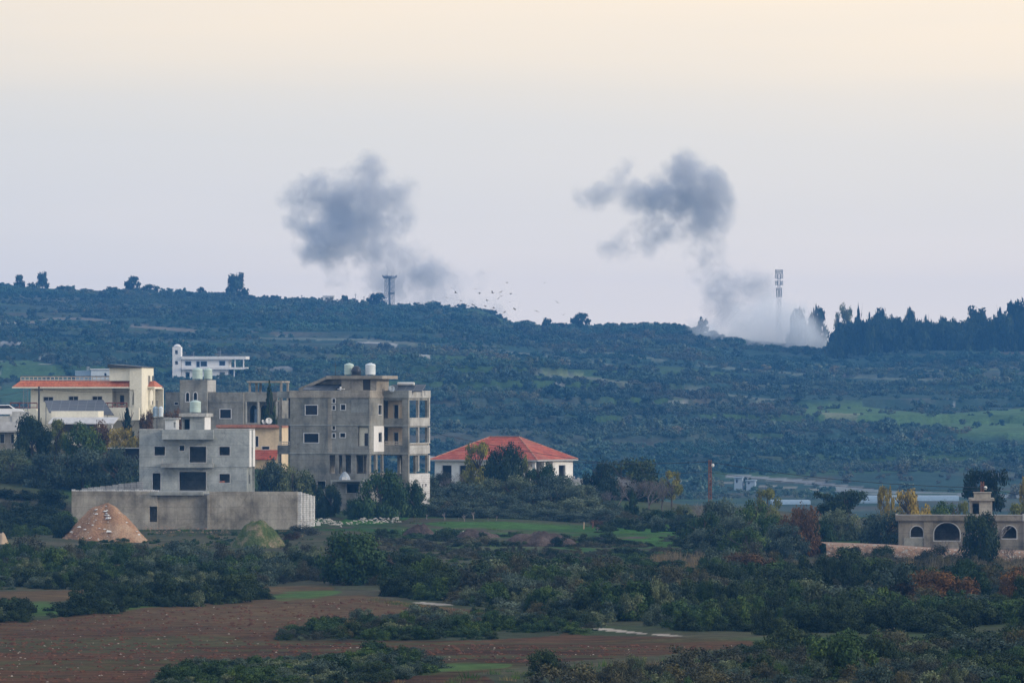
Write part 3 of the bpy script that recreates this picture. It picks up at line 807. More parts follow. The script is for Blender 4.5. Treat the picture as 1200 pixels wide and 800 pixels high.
boxpart(r, 'terrace_slab', 'conc', (A.X(184), A.X(245.5), -6.9, .055, A.Z(578.6), A.Z(574.8)))
# stair house on the roof
sz0 = z1 + .002
sx0, sx1 = A.X(211.8), A.X(238)
sd_ = A.Dp(8.5)
mb = MB(); d0 = A.X(212.6), A.X(221.2)
shell(mb, sx0, sx1, .9, .9 + sd_, sz0 - .2, A.Z(488.2), front=[(d0[0], d0[1], A.Z(503), A.Z(489.5))])
mb.build('stair_house', M['conc_blue'], r)
boxpart(r, 'stair_house_roof', 'conc_light', (A.X(208.8), A.X(241), .55, 1.1 + sd_, A.Z(488.1), A.Z(484.2)))
boxpart(r, 'side_panel', 'white', (sx1 + .001, sx1 + .06, 1.2, .9 + sd_ - .3, sz0, A.Z(488.2)))
zt = A.z0 + A.Z(484.2)
def on(b, lx, ly, lz):   # a building's local point in the world
    v = Matrix.Rotation(b.root.rotation_euler.z, 3, 'Z') @ Vector((lx, ly, lz)); return (b.root.location.x + v.x, b.root.location.y + v.y, b.root.location.z + v.z)
water_tank('pale green water tank standing alone on the stair house roof of the grey unfinished house', on(A, A.X(226.6), 2.0, A.Z(484.2) + .002), A.m(6.6), A.m(14.2), 'tank_green')

# retaining walls round the terrace
T = Bld('retaining_wall', 'long tan concrete retaining wall under the grey unfinished house, with a dark doorway', 'wall', 84, 622, 571, 4)
r = T.root
zt_ = T.Z(575.2)
mb = MB()
wall(mb, front_map(0), 0, T.X(184), 0, zt_, .35, [(T.X(174.8), T.X(183.9), T.Z(611), T.Z(593))])
wall(mb, front_map(.28), T.X(184) + .002, T.X(244.6), 0, T.Z(579.6), .35)
wall(mb, front_map(.02), T.X(244.6) + .002, T.X(347), 0, zt_ - .02, .35)
mb.box(T.X(172), T.X(186), 2.0, 2.1, 0, zt_ - .4); 
mb.build('wall', M['wall_tan'], r)
boxpart(r, 'courtyard_slab', 'conc_light', (.36, T.X(346.5), .37, 5.59, zt_ - .45, zt_ - .25))
boxpart(r, 'buttress', 'wall_tan', (T.X(242.6), T.X(245.6), -.25, .0, 0, T.Z(579.6)))
mb = MB()
xx = 0
while xx < T.X(183):
    mb.box(xx, xx + .34, .02, .33, zt_ + .002, zt_ + random.choice((.1, .14, .18))); xx += .37 + random.random() * .06
mb.build('coping_block', M['white_block'], r)
mb = MB(); n = 10
for i in range(n):
    a = T.X(91.5 + i * 7.2); b = T.X(91.5 + (i + 1) * 7.2) - .03
    mb.box(a, b, 2.6 - i * .02, 2.8 - i * .02, zt_ - .3, T.Z(572.3 - i * .85) + random.uniform(-.03, .03))
mb.build('rear_block_wall', M['grey_block'], r)
mb = MB()
steps = 5; dpt = T.Dp(19)
for i in range(steps):
    y0 = .3 + dpt * i / steps * .42; y1 = .3 + dpt * (i + 1) / steps * .42
    mb.box(T.X(347) + .002 + i * T.m(2.6), T.X(347) + T.m(4.2) + i * T.m(2.6), y0, y1 - .01, 0, T.Z(576.2 + i * 1.3))
mb.build('white_return_wall', M['white_block'], r)

# ================================================================== B: the tall unfinished apartment building
B = Bld('apartment_building', 'tall weathered grey concrete apartment building with open corner terraces and a stair penthouse', 'apartment building', 340, 592, 603, 17)
r = B.root
fx1 = B.X(432.5); d1 = B.Dp(17.3)            # front block and how far it stands forward
rx1 = fx1 + B.W(29)                           # recessed block ends here
d2 = B.Dp(27) ; y2 = d1                      # its side with the open terraces
zr0, zr1 = B.Z(466), B.Z(457.5)
f2, f1, f0 = B.Z(498), B.Z(531), B.Z(555)
mb = MB()
X, Z = B.X, B.Z
# px along the front are measured on the turned wall
hu = [(X(358), X(371.8), Z(485.8), Z(474.8)), (X(389.5), X(392.6), Z(471.8), Z(467.2)), (X(389.5), X(392.6), Z(480), Z(475.2)), (X(399.3), X(404.5), Z(480), Z(474)),
      (X(356.3), X(373.2), Z(518.2), Z(507.8)), (X(389.5), X(392.6), Z(503), Z(499)), (X(389.5), X(392.6), Z(512.4), Z(507.8)), (X(398.5), X(404.3), Z(512), Z(507.2)),
      (X(419), X(431.2), Z(522.3), Z(499)),
      (X(385.8), X(392.5), Z(554.6), Z(532.5)), (X(396.8), X(400.8), Z(554.6), Z(532.5)), (X(404.3), X(411), Z(554.6), Z(532.5)), (X(416.8), X(429.6), Z(554.6), Z(532.5)),
      (X(371.8), X(381.2), Z(572.5), Z(563.2)), (X(405.6), X(420), Z(577), Z(566.4))]
wall(mb, front_map(0), 0, fx1, -3, zr0, .25, hu)
sh = [(d1 * .62, d1 * .85, Z(485.5), Z(474.5)), (d1 * .62, d1 * .85, Z(517.5), Z(507)), (d1 * .12, d1 * .45, Z(554.6), Z(532.5)), (d1 * .58, d1 * .92, Z(554.6), Z(532.5))]
wall(mb, right_map(fx1), .252, d1 - .002, -3, zr0, .25, sh)
DEPB = 11.5
wall(mb, back_map(DEPB), 0, fx1, -3, zr0, .25, [(X(385.8), X(430), Z(554.6), Z(534))])
wall(mb, left_map(0), .252, DEPB - .252, -3, zr0, .25, [(2, 3.1, Z(486), Z(470))])
for z in (Z(457.8) - .9, f2, f1, f0 + .02): mb.box(.26, fx1 - .26, .26, DEPB - .26, z - .22, z)
for z0, z_1 in ((f2, Z(466) - .3), (f1, f2 - .23)): mb.box(.27, fx1 - .27, 4.0, 4.15, z0 + .01, z_1)
mb.box(X(381), X(384.4), .27, 6, f0 + .03, f1 - .23)
for px in (394, 402.6, 413.4): mb.box(X(px), X(px) + .3, 3.6, 3.9, f0 + .03, f1 - .23)
mb.build('wall', M['conc_dark'], r)
# recess lining
a, b, c, d = hu[8]
boxpart(r, 'recess_lining', 'cream', (a + .003, b - .003, .45, .55, c + .003, d - .003))
q = MB(); q.box(X(425.4), X(430.6), .38, .445, c + .02, Z(507.2)); q.build('door', M['wood_dark'], r)
for i in (0, 1, 2, 3, 4, 5, 6, 7): window(r, front_map(0), *hu[i], t=.08)
for i in (0, 1): window(r, right_map(fx1), *sh[i], t=.09, mull=False)
for i in (13, 14): 
    q = MB(); ring(q, front_map(0), *hu[i], .06, .02, .05); q.build('window', M['surround'], r)
boxpart(r, 'white_side_panel', 'white', (fx1 + .002, fx1 + .05, d1 * .28, d1 * .615, Z(529), Z(499)), (fx1 + .002, fx1 + .05, d1 * .86, d1, Z(529), Z(499)), (fx1 + .002, fx1 + .05, d1 * .616, d1 * .859, Z(529), Z(518.5)), (fx1 + .002, fx1 + .05, d1 * .616, d1 * .859, Z(506), Z(499)))
# the smoother patch and beams on the front
boxpart(r, 'string_course', 'conc', (-.03, fx1 + .03, -.05, -.003, Z(498.8), Z(497.2)), (-.03, fx1 + .03, -.07, -.003, Z(531.5), Z(529.8)), (fx1 + .003, fx1 + .06, .0, d1 - .01, Z(531.5), Z(529.8)))
boxpart(r, 'pilaster', 'conc_warm', (X(384.2), X(388.6), -.04, -.002, Z(529.7), Z(499)), (X(384.2), X(388.6), -.04, -.002, Z(497.1), Z(467)))
boxpart(r, 'plaster_patch', 'conc', (X(411.5), X(430.5), -.02, -.002, Z(483), Z(468)))
mb = MB(); mb.box(-.06, fx1 + .06, -.06, .19, zr0, zr1); mb.box(fx1 - .19, fx1 + .06, .192, d1 + .2, zr0, zr1); mb.box(-.06, .19, .192, DEPB, zr0, zr1); mb.box(.192, fx1 - .192, DEPB - .25, DEPB, zr0, zr1)
mb.build('parapet', M['conc_warm'], r)
# recessed block: cream back rooms behind balconies
bx0 = fx1 + .002
mb = MB()
rooms = []
for zf, zc in ((Z(497), zr0), (Z(530), f2)):
    hs = [(bx0 + B.W(7), bx0 + B.W(12), zf + .45, Z(474.5) if zf > Z(500) else Z(507)), (bx0 + B.W(18), bx0 + B.W(22), zf + .05, Z(474.5) if zf > Z(500) else Z(507))]
    wall(mb, front_map(y2 + 1.5), bx0, rx1 - .7, zf, zc - .2, .2, hs); rooms.append(hs)
mb.build('room_wall', M['cream_warm'], r)
for hs in rooms:
    for h in hs: window(r, front_map(y2 + 1.5), *h, t=.06, mull=False, mat='surround')
mb = MB()
mb.box(rx1 - .69, rx1, y2 + .0, y2 + .35, -3, zr0)                                   # corner pier
mb.box(bx0, rx1 - .7, y2 + .9, y2 + 1.1, -3, f0 - .01)                               # basement wall
mb.box(rx1 - .5, rx1 - .25, y2 + 3.2, y2 + 3.5, f0, f1)
mb.box(bx0 + 1.1, bx0 + 1.4, y2 + 1.3, y2 + 1.6, f0 + .01, f1 - .26)
DE2 = DEPB
mb.box(bx0, rx1, DEPB - .3, DEPB, -3, f0)
mb.box(rx1 - .30, rx1 - .02, DEPB - .1, DEPB + .1, f0, zr0)
for z in (zr0 - .02, f2, f1, f0): mb.box(bx0 + .01, rx1 - .02, y2 + .36, DEPB - .02, z - .25, z)
mb.build('rear_frame', M['conc_dark'], r)
for z0_, z1_ in ((Z(497.5), Z(490)), (Z(530), Z(521.5))):
    boxpart(r, 'balcony_wall', 'conc_dark', (bx0 + .01, rx1 - .695, y2 + .02, y2 + .16, z0_, z1_))
railing(r, [(bx0 + .1, y2 + .1), (rx1 - .75, y2 + .1)], h=B.m(4), z=Z(521.5), mat='rail_pale')
boxpart(r, 'balcony_slab', 'conc', (bx0 + .01, rx1 - .02, y2 - .1, y2 + 1.49, Z(497.5) - .2, Z(497.5)), (bx0 + .01, rx1 - .02, y2 - .1, y2 + 1.49, Z(530.2) - .2, Z(530.2)), (bx0 + .01, rx1 - .72, y2 + .18, y2 + 1.49, zr0 - .25, zr0 - .03))
# side terraces: columns, rails, slabs
ys = [y2, y2 + d2 * .47, y2 + d2 - .3]
for zb_, zt2 in ((Z(490), zr0), (Z(520), f2 - .26), (Z(553), f1 - .26)):
    for j, yy in enumerate(ys[1:]):
        boxpart(r, 'column', 'conc_light', (rx1 - .3, rx1 - .01, yy, yy + (.3 if j == 0 else .45), zb_ + .0, zt2))
boxpart(r, 'terrace_rail_wall', 'conc_light', (rx1 - .14, rx1 + .01, y2 + .36, y2 + d2, Z(497), Z(490.2)), (rx1 - .02, rx1 + .045, y2 + .3, y2 + d2 + .05, Z(490.2), Z(489.3)))
boxpart(r, 'terrace_rail_wall', 'conc_light', (rx1 - .14, rx1 + .01, y2 + .36, y2 + d2, Z(530), Z(522)), (rx1 - .14, rx1 + .045, y2 + .36, y2 + d2 + .05, Z(520), Z(518.8)))
railing(r, [(rx1 - .07, y2 + .4), (rx1 - .07, y2 + d2 - .1)], h=B.m(1.9), z=Z(522), mat='rail_pale', gap=.2)
boxpart(r, 'terrace_slab', 'conc_light', (rx1 - 2.4, rx1 + .02, y2 + .37, y2 + d2 + .02, Z(499.3), Z(497.1)), (rx1 - 2.4, rx1 + .02, y2 + .37, y2 + d2 + .02, Z(532), Z(530.1)))
boxpart(r, 'terrace_back_wall', 'conc_dark', (bx0 + 1.0, bx0 + 1.2, y2 + 1.8, y2 + d2 * .5, Z(490), f2 + .01))
mb = MB(); mb.box(bx0 + .06, rx1 + .06, y2 - .15, y2 + .1, zr0, zr1); mb.build('parapet', M['conc'], r)
mb = MB(); mb.box(rx1 - .19, rx1 + .06, y2 + .102, y2 + d2 + .1, zr0, zr1); mb.build('parapet', M['conc_light'], r)  # paler concrete paints the sun on the parapet's right side
boxpart(r, 'roof_deck', 'conc_dark', (bx0 + .01, rx1 - .2, y2 + .12, DEPB - .02, zr0 + .01, zr0 + .2))
mb = MB(); wall(mb, right_map(rx1 + .005), y2 + .36, y2 + d2, -2.4, Z(555.5), .2, [(y2 + d2 * .62, y2 + d2 * .68, Z(571.5), Z(568)), (y2 + d2 * .78, y2 + d2 * .85, Z(571), Z(567.5))]); mb.build('white_basement_wall', M['white_block'], r)
# left porch wing
lx0 = X(321.5)
boxpart(r, 'porch_slab', 'conc', (lx0, -.005, 1.0, 4.2, Z(466.3), Z(458.4)))
boxpart(r, 'balcony_wall', 'conc_dark', (lx0, -.005, 1.0, 1.18, Z(498.6), Z(490)), (lx0, lx0 + .18, 1.182, 4.2, Z(498.6), Z(490)))
boxpart(r, 'balcony_wall', 'conc_dark', (lx0, -.005, 1.0, 1.18, Z(532), Z(521.8)), (lx0, lx0 + .18, 1.182, 4.2, Z(532), Z(521.8)))
boxpart(r, 'porch_floor', 'conc', (lx0 + .19, -.01, 1.19, 4.2, Z(498), Z(498) + .2), (lx0 + .19, -.01, 1.19, 4.2, Z(531), Z(531) + .2))
railing(r, [(lx0 + .1, 1.09), (-.1, 1.09)], h=B.m(4.2), z=Z(521.8), mat='rail_pale')
for za, zb_ in ((Z(490), Z(466.4)), (Z(517), Z(498.7))):
    q = MB(); q.tube((X(324.3), 1.2, za), (X(324.3), 1.2, zb_), .14, n=12); q.build('column', M['conc_warm'], r)
    q = MB(); q.box(X(332.5), X(336.5), 1.5, 1.8, za - .5, zb_); q.build('column', M['wood_dark'], r)
boxpart(r, 'porch_back_wall', 'conc_dark', (lx0 + .3, -.01, 4.0, 4.2, -2, Z(532)), (X(321.5), X(324), 1.2, 1.5, -3, Z(532.1)))
# penthouse: stair house with a sloping slab
pz = zr1
px0_, px1_ = X(392), X(433)
mb = MB(); shell(mb, px0_, px1_, 2.2, 2.2 + 4.2, pz - .8, Z(444), front=[(X(417), X(426), Z(457), Z(444.6))], floor=False)
mb.build('penthouse_wall', M['conc_warm'], r)
door(r, front_map(2.2), X(417), X(426), Z(457), Z(444.6))
boxpart(r, 'penthouse_roof', 'conc_warm', (X(376.5), X(442), 1.6, 6.8, Z(443.9), Z(440)))
mb = MB(); mb.prism([(X(376.4), 2.0, Z(440.2)), (X(376.4), 2.0, Z(443.6)), (X(344), 2.0, Z(458.5)), (X(342), 2.0, Z(455))], (0, 0, 0), (0, 3.5, 0)); mb.build('stair_slab', M['conc_warm'], r)
mb = MB(); mb.prism([(X(352), 3.0, Z(457)), (X(391.5), 3.0, Z(457)), (X(391.5), 3.0, Z(444)), (X(377), 3.0, Z(444.2)), (X(352), 3.0, Z(455))], (0, 0, 0), (0, .2, 0)); mb.build('stair_wall', M['conc_dark'], r)
mb = MB(); mb.prism([(X(353), .4, Z(457.4)), (X(390), .4, Z(457.4)), (X(390), 2.6, Z(451)), (X(353), 2.6, Z(451))], (0, 0, 0), (0, .05, .08)); mb.build('tiled_canopy', M['solar'], r)
boxpart(r, 'chimney', 'white', (X(394.5), X(396), .9, 1.1, Z(457), Z(453)), (X(392), X(400), .9, 1.1, Z(456.2), Z(455.4)))
for lab, px, pt, wd, mat in (('pale green water tank, leftmost of the three on the penthouse of the tall apartment building', 396.8, 425, 11.2, 'tank_green'),
                             ('white ribbed water tank, rightmost of the three on the penthouse of the tall apartment building', 421.8, 425, 12, 'tank_white')):
    water_tank(lab, on(B, X(px), 3.4, Z(440) + .002), B.m(wd / 2), B.m(440 - pt) / 1.02 - .1, mat)
root = empty('water_tank', on(B, X(407.6), 2.7, Z(440) + .002)); tag(root, 'black round water tank between the two pale tanks on the apartment building penthouse', 'water tank', 'water tanks on the roofs')
q = MB(); rr = B.m(5.6); q.lathe((0, 0, .02), [(rr * .5, 0), (rr * .88, rr * .25), (rr * 1.03, rr * .75), (rr * 1.05, rr * 1.0), (rr * .93, rr * 1.45), (rr * .6, rr * 1.85), (rr * .25, rr * 2.0)], 24); q.build('tank_body', M['tank_dark'], root, smooth=True)
boxpart(root, 'stand', 'dark_metal', (-rr, rr, -.5, -.3, -.0, .14), (-rr, rr, .3, .5, 0, .14))
root = empty('antenna_pole', on(B, X(378.5), 4, Z(443.8))); tag(root, 'thin dark aerial pole on the sloping stair roof of the tall apartment building', 'antenna')
MB().tube((0, 0, -.1), (0, 0, B.m(20)), .05, .025, n=6).build('pole', M['dark_metal'], root)
MB().tube((-.25, 0, B.m(17)), (.25, 0, B.m(17)), .02, n=5).tube((-.18, 0, B.m(15)), (.18, 0, B.m(15)), .02, n=5).build('aerial', M['dark_metal'], root)
# solar water heater on the right hand roof
root = empty('solar_water_heater', on(B, rx1 - B.W(19), y2 + 2.2, zr0 + .202), -R(17)); tag(root, 'solar water heater with a white cylinder over dark panels on the apartment building roof', 'water heater')
zc = B.m(450.5 and (466 - 449.6)) - .2
q = MB(); q.tube((-.1, 0, zc), (1.75, 0, zc), .19, n=16); q.build('cylinder', M['dish'], root)
q = MB(); q.prism([(-.75, -1.2, zc - .85), (3.0, -1.2, zc - .85), (3.0, .2, zc - .12), (-.75, .2, zc - .12)], (0, 0, 0), (0, -.03, .07)); q.build('solar_panel', M['solar'], root)
for xx in (-.6, .6, 1.8, 2.9): MB().tube((xx, .15, 0), (xx, .15, zc - .14), .03, n=6).build('leg', M['steel'], root); MB().tube((xx, -1.1, 0), (xx, -1.1, zc - .8), .03, n=6).build('leg', M['steel'], root)
sat_dish('grey-blue satellite dish at the inner corner of the tall apartment building roof', on(B, X(443.5), d1 * .9, zr1 - .2), B.m(4.0), R(15), 'tarp')
root = empty('covered_heap', on(B, X(407), -.9, Z(561.5)), -R(17)); tag(root, 'grey tarpaulin-covered heap on a ledge at the foot of the tall apartment building', 'heap')
q = MB(); q.lathe((0, 0, 0), [(B.m(7), 0), (B.m(6.4), B.m(3)), (B.m(3.8), B.m(7)), (B.m(1), B.m(9.5))], 11); q.build('tarpaulin', M['tarp'], root)
q = MB(); q.box(-.1, B.m(5), -B.m(7.5), -B.m(6.6), 0, B.m(3.5)); q.build('white_block', M['white'], root)
boxpart(B.root, 'ledge', 'conc', (X(394), fx1 - .1, -1.9, -.006, Z(563.5), Z(561.6)), (X(394), X(396), -1.9, -1.6, -3, Z(563.6)), (X(428), X(430), -1.9, -1.6, -3, Z(563.6)))

# ================================================================== C: cream villa with red roof edge
C = Bld('villa', 'cream villa with orange tiled roof edge, arched porches and a stair tower', 'villa', 36, 492, 664, 11)
r = C.root; X, Z = C.X, C.Z
vx1 = X(153); vd = 9.0
mb = MB()
hs = [(X(51), X(62), Z(470), Z(465.2)), (X(80.5), X(91), Z(469.5), Z(464.5)), (X(108), X(119), Z(469.5), Z(464.5))]
xr = X(131)
wall(mb, front_map(0), 0, xr, -3, Z(454.5), .25, hs)
wall(mb, left_map(0), .252, vd, -3, Z(454.5), .25); wall(mb, back_map(vd), .252, X(168), -3, Z(454.5), .25)
wall(mb, left_map(xr - .25 + .001), .252, 1.7, -3, Z(454.5), .2)
dh = [(X(135.5) , X(140.3), Z(474), Z(463))]
wall(mb, front_map(1.7), xr + .01, X(168), -3, Z(454.5), .25, dh)
mb.box(.26, X(168), .26, vd - .3, Z(455.5), Z(454.6)); mb.box(xr + .01, X(168), .0, 1.69, Z(478), Z(476))
mb.build('wall', M['cream'], r)
for h in hs: window(r, front_map(0), *h, t=.05, mat='surround', mull=True)
door(r, front_map(1.7), *dh[0])
# tiled skirt roof
def skirt(mb, xa, xb, ya, yb, z0, z1, out):
    o = [(xa - out, ya - out), (xb + out, ya - out), (xb + out, yb + out), (xa - out, yb + out)]
    i = [(xa, ya), (xb, ya), (xb, yb), (xa, yb)]
    for k in range(4):
        j = (k + 1) % 4
        mb.poly([(o[k][0], o[k][1], z0), (o[j][0], o[j][1], z0), (i[j][0], i[j][1], z1), (i[k][0], i[k][1], z1)])
        mb.poly([(o[k][0], o[k][1], z0 - .02), (i[k][0], i[k][1], z0 - .02), (i[j][0], i[j][1], z0 - .02), (o[j][0], o[j][1], z0 - .02)])
        mb.poly([(o[k][0], o[k][1], z0), (o[k][0], o[k][1], z0 - .02), (o[j][0], o[j][1], z0 - .02), (o[j][0], o[j][1], z0)])
mb = MB(); ex0, ex1 = X(25.5), X(158)
skirt(mb, ex0, ex1, -.5, vd, Z(453.2), Z(446), C.m(8) )
mb.build('tiled_roof_edge', M['roof_orange'], r)
o_ = C.m(8)
boxpart(r, 'fascia', 'cream', (ex0 - o_ - .02, ex1 + o_ + .02, -.5 - o_ - .02, -.5 - o_ + .12, Z(454.8), Z(453.25)), (ex1 + o_ - .1, ex1 + o_ + .02, -.5 - o_ + .122, vd, Z(454.8), Z(453.25)))
boxpart(r, 'soffit', 'cream', (ex0 - o_ + .02, ex1 + o_ - .12, -.5 - o_ + .13, -.01, Z(454.4), Z(453.6)))
boxpart(r, 'roof_deck', 'conc_light', (ex0, ex1, -.49, vd, Z(446.5), Z(446)))
railing(r, [(ex0, -.4), (ex1, -.4), (ex1, 4)], h=C.m(4.6), z=Z(446), mat='rail_pale', gap=.5, r=.05)
boxpart(r, 'parapet_cap', 'dark_metal', (ex0 - .05, X(129), -.46, -.34, Z(441.2), Z(440.4)))
# arched porch and stair tower
tx0, tx1 = X(158.6), X(168.2); td = C.Dp(15)
mb = MB(); a0, a1 = X(157.5) - C.W(0), 0
pxa, pxb = X(153.8), X(168)
wall(mb, front_map(-1.1), pxa, pxb, Z(492), Z(454.9), .3, [(pxa + .35, pxb - .35, Z(474), Z(456.5), 1.0)])
wall(mb, left_map(pxa), -.798, 1.68, Z(492), Z(454.9), .25, [(-.4, 1.3, Z(474), Z(457), .7)])
mb.build('arched_porch', M['cream'], r)
mb = MB()
tf = X(168.2) + .01; tw = C.m(0.6)
sl = [(td * .30, td * .44, Z(455.5), Z(440.3)), (td * .62, td * .76, Z(455.5), Z(440.3)), (td * .30, td * .44, Z(475), Z(469.5)), (td * .62, td * .76, Z(475), Z(469.5))]
twx0 = X(130.5)
wall(mb, right_map(tf + .02), -1.35, -1.35 + td, Z(492), Z(431.2), .25, sl)
wall(mb, front_map(-1.35), tf - .23 - 1.2, tf - .231, Z(456.5), Z(431.2), .25)
wall(mb, front_map(-1.1), twx0, tf - 1.45, Z(446.2), Z(431.2), .25)
wall(mb, back_map(-1.35 + td), twx0, tf - .232, Z(446), Z(431.2), .25)
wall(mb, left_map(twx0), -.85, -1.35 + td - .26, Z(446.2), Z(431.2), .25)
wall(mb, front_map(-1.35), tf - .9, tf - .231, Z(492), Z(456.6), .25)
mb.build('stair_tower', M['cream'], r)
for h in sl: window(r, right_map(tf + .02), *h, t=.03, mat='surround', mull=False)
mb = MB(); mb.prism([(twx0 - .1, -1.6, Z(431)), (tf + .1, -1.6, Z(431)), (tf + .1, -1.6, Z(430)), (twx0 - .1, -1.6, Z(426.8))], (0, 0, 0), (0, td + .4, 0)); mb.build('tower_roof', M['dark_metal'], r)
# second porch at the right, behind the tower
qx = tf + .03
mb = MB(); wall(mb, front_map(-1.35 + td * .55), qx, qx + C.m(7.5) , Z(492), Z(453), .25, [(qx + .12, qx + C.m(7.5) - .16, Z(474), Z(456.5), .6)]); mb.build('arched_porch', M['cream'], r)
mb = MB(); mb.prism([(qx, -1.7 + td * .55, Z(453)), (qx + C.m(8.2), -1.7 + td * .55, Z(453)), (qx + C.m(4.8), -.6 + td * .55, Z(446.5)), (qx, -.6 + td * .55, Z(446.5))], (0, 0, 0), (0, .12, -.05)); mb.build('tiled_roof_edge', M['roof_orange'], r)
boxpart(r, 'fascia', 'cream', (qx, qx + C.m(8.2), -1.78 + td * .55, -1.68 + td * .55, Z(454.5), Z(453)))
# terrace rails
railing(r, [(X(19), -2.4), (X(50), -2.4)], h=C.m(6.5), z=Z(478.5), mat='rail_red', gap=.9, r=.05)
railing(r, [(X(120), -2.2), (X(153.5), -2.2)], h=C.m(5.5), z=Z(477.5), mat='rail_red', gap=.5, r=.05)
boxpart(r, 'terrace_wall', 'cream', (X(19), X(50), -2.6, -2.2, Z(492), Z(478.6)), (X(120), X(168), -2.4, -2.0, Z(492), Z(477.6)), (X(50.1), X(119.9), -2.55, -2.3, Z(492), Z(481)))

# solar array on its frame in front of the villa
root = empty('solar_array', (wx(50, 655), 655, wz(497, 655))); tag(root, 'large sloping dark solar panel array on posts in front of the cream villa', 'solar panels')
k = 655 / FPX
q = MB(); P4 = [(k * 0, 2.6, k * 27), (k * 70, 2.6, k * 27.5), (k * 86, -.6, k * 9), (k * 57, -.6, k * 9.5)]
P4 = [(k * 0, 2.6, k * 27.2), (k * 69, 2.6, k * 28), (k * 85, -2.0, k * 10.5), (k * 9, -2.0, k * 13.5)]
q.prism(P4, (0, 0, 0), (0, -.04, .08)); q.build('panel_field', M['solar'], root)
for i in range(6):
    xx = k * (12 + i * 13); q = MB(); q.tube((xx, -1.7, 0), (xx, -1.7, k * 12.5), .045, n=6); q.build('post', M['steel'], root)
    q = MB(); q.tube((xx - 1, 2.5, 0), (xx - 1, 2.5, k * 26), .045, n=6); q.build('post', M['steel'], root)
# annex with an awning below the array
an = Bld('garden_annex', 'low white annex with a pale awning slab under the solar panels, below the cream villa', 'annex', 60, 508, 650, 6)
r = an.root; mb = MB(); shell(mb, 0, an.X(115), 0, 3.5, -1.5, an.Z(481.5), front=[(an.X(66), an.X(112), an.Z(507), an.Z(497))])
mb.build('wall', M['cream'], r)
mb = MB(); mb.prism([(an.X(60), -2.2, an.Z(495.6)), (an.X(137), -2.2, an.Z(495.6)), (an.X(139), 0, an.Z(488.6)), (an.X(62), 0, an.Z(488.6))], (0, 0, 0), (0, 0, -.12)); mb.build('awning', M['slab_white'], r)
boxpart(r, 'post', 'white', (an.X(95), an.X(97.5), -2.1, -1.9, -1.5, an.Z(495.5)))
boxpart(r, 'post', 'white', (an.X(134), an.X(135.2), -2.1, -1.9, -1.5, an.Z(495.5)))
# low building bottom left
lb = Bld('low_house', 'low flat-roofed house with cream pillars at the left edge, below the villa', 'house', -12, 530, 640, 5)
r = lb.root; X, Z = lb.X, lb.Z
mb = MB(); hs = [(X(0), X(5), Z(519), Z(508.5)), (X(13), X(16), Z(519), Z(508.5)), (X(18.5), X(23), Z(513), Z(508.5)), (X(27.5), X(34.5), Z(527), Z(507.5)), (X(39.5), X(44), Z(515), Z(507.5))]
shell(mb, 0, X(48), 0, 4.5, -1, Z(506.2), front=hs); mb.build('wall', M['wall_tan'], r)
for h in hs[:3] + hs[4:]: window(r, front_map(0), *h, t=.06, mat='surround', mull=False)
door(r, front_map(0), *hs[3])
for px in (17, 25, 35.5): boxpart(r, 'pillar', 'cream_warm' if px != 17 else 'cream', (X(px), X(px) + .25, -.3, -.02, -1, Z(506.2)))
boxpart(r, 'roof_slab', 'conc_light', (X(-14), X(50), -.7, 4.7, Z(506.1), Z(504.2)))
# stepped white garden walls, left edge
gw = Bld('garden_wall', 'stepped whitish garden wall at the left edge beside the parked white car', 'wall', -20, 500, 648, 3)
boxpart(gw.root, 'wall', 'conc_light', (0, gw.X(14), 0, .3, -1, gw.Z(487.2)))
boxpart(gw.root, 'wall', 'conc_light', (gw.X(14.1), gw.X(34), -.1, .25, -1, gw.Z(482)))
boxpart(gw.root, 'wall', 'slab_white', (gw.X(-20), gw.X(22), -1.2, -.8, -1, gw.Z(494)))
boxpart(gw.root, 'upper_terrace', 'conc_light', (gw.X(-20), gw.X(13), .31, 5, gw.Z(492), gw.Z(489.5)))
# parked car on the terrace
def car(label, loc, rz, mat):
    root = empty('parked_car', loc, rz); tag(root, label, 'car')
    prof = [(-2.1, .35), (-2.12, .75), (-1.95, .98), (-1.55, 1.05), (-1.1, 1.45), (.35, 1.48), (1.0, 1.05), (1.9, .9), (2.1, .7), (2.1, .35)]
    b = MB(); b.prism([(x, -.82, z) for x, z in prof], (0, 0, 0), (0, 1.64, 0)); ob = b.build('body', mat, root)
    bv = ob.modifiers.new('bevel', 'BEVEL'); bv.width = .09; bv.segments = 3
    for sy, nm in ((-.835, 'side_window'), (.815, 'side_window')):
        g = MB(); g.prism([(-1.35, sy, 1.05), (-1.02, sy, 1.38), (.30, sy, 1.4), (.75, sy, 1.05)], (0, 0, 0), (0, .02, 0)); g.build(nm, M['glass'], root)
    g = MB(); g.prism([(.42, -.7, 1.46), (.42, .7, 1.46), (1.0, .72, 1.08), (1.0, -.72, 1.08)], (0, 0, 0), (.03, 0, .03)); g.build('windscreen', M['glass'], root)
    for x in (-1.3, 1.3):
        for y in (-.8, .8):
            t = MB(); t.tube((x, y - .1, .33), (x, y + .1, .33), .33, n=18); tw = t.build('wheel', M['tank_dark'], root)
            MB().tube((x, y - .11, .33), (x, y + .11, .33), .18, n=14).build('rim', M['steel'], tw)
    for y in (-.6, .6): MB().box(2.06, 2.14, y - .15, y + .15, .62, .76).build('headlight', M['dish'], root)
    for y in (-.6, .6): MB().box(-2.15, -2.08, y - .12, y + .12, .72, .88).build('tail_light', M['rail_red'], root)
car('white parked car with a rounded roof behind the garden wall at the left edge', (wx(7, 650.5), 650.5, wz(489.5, 648) + .02), R(8), simple('white_car_paint', (.68, .70, .72), .25, 0, .03, spec=.5))
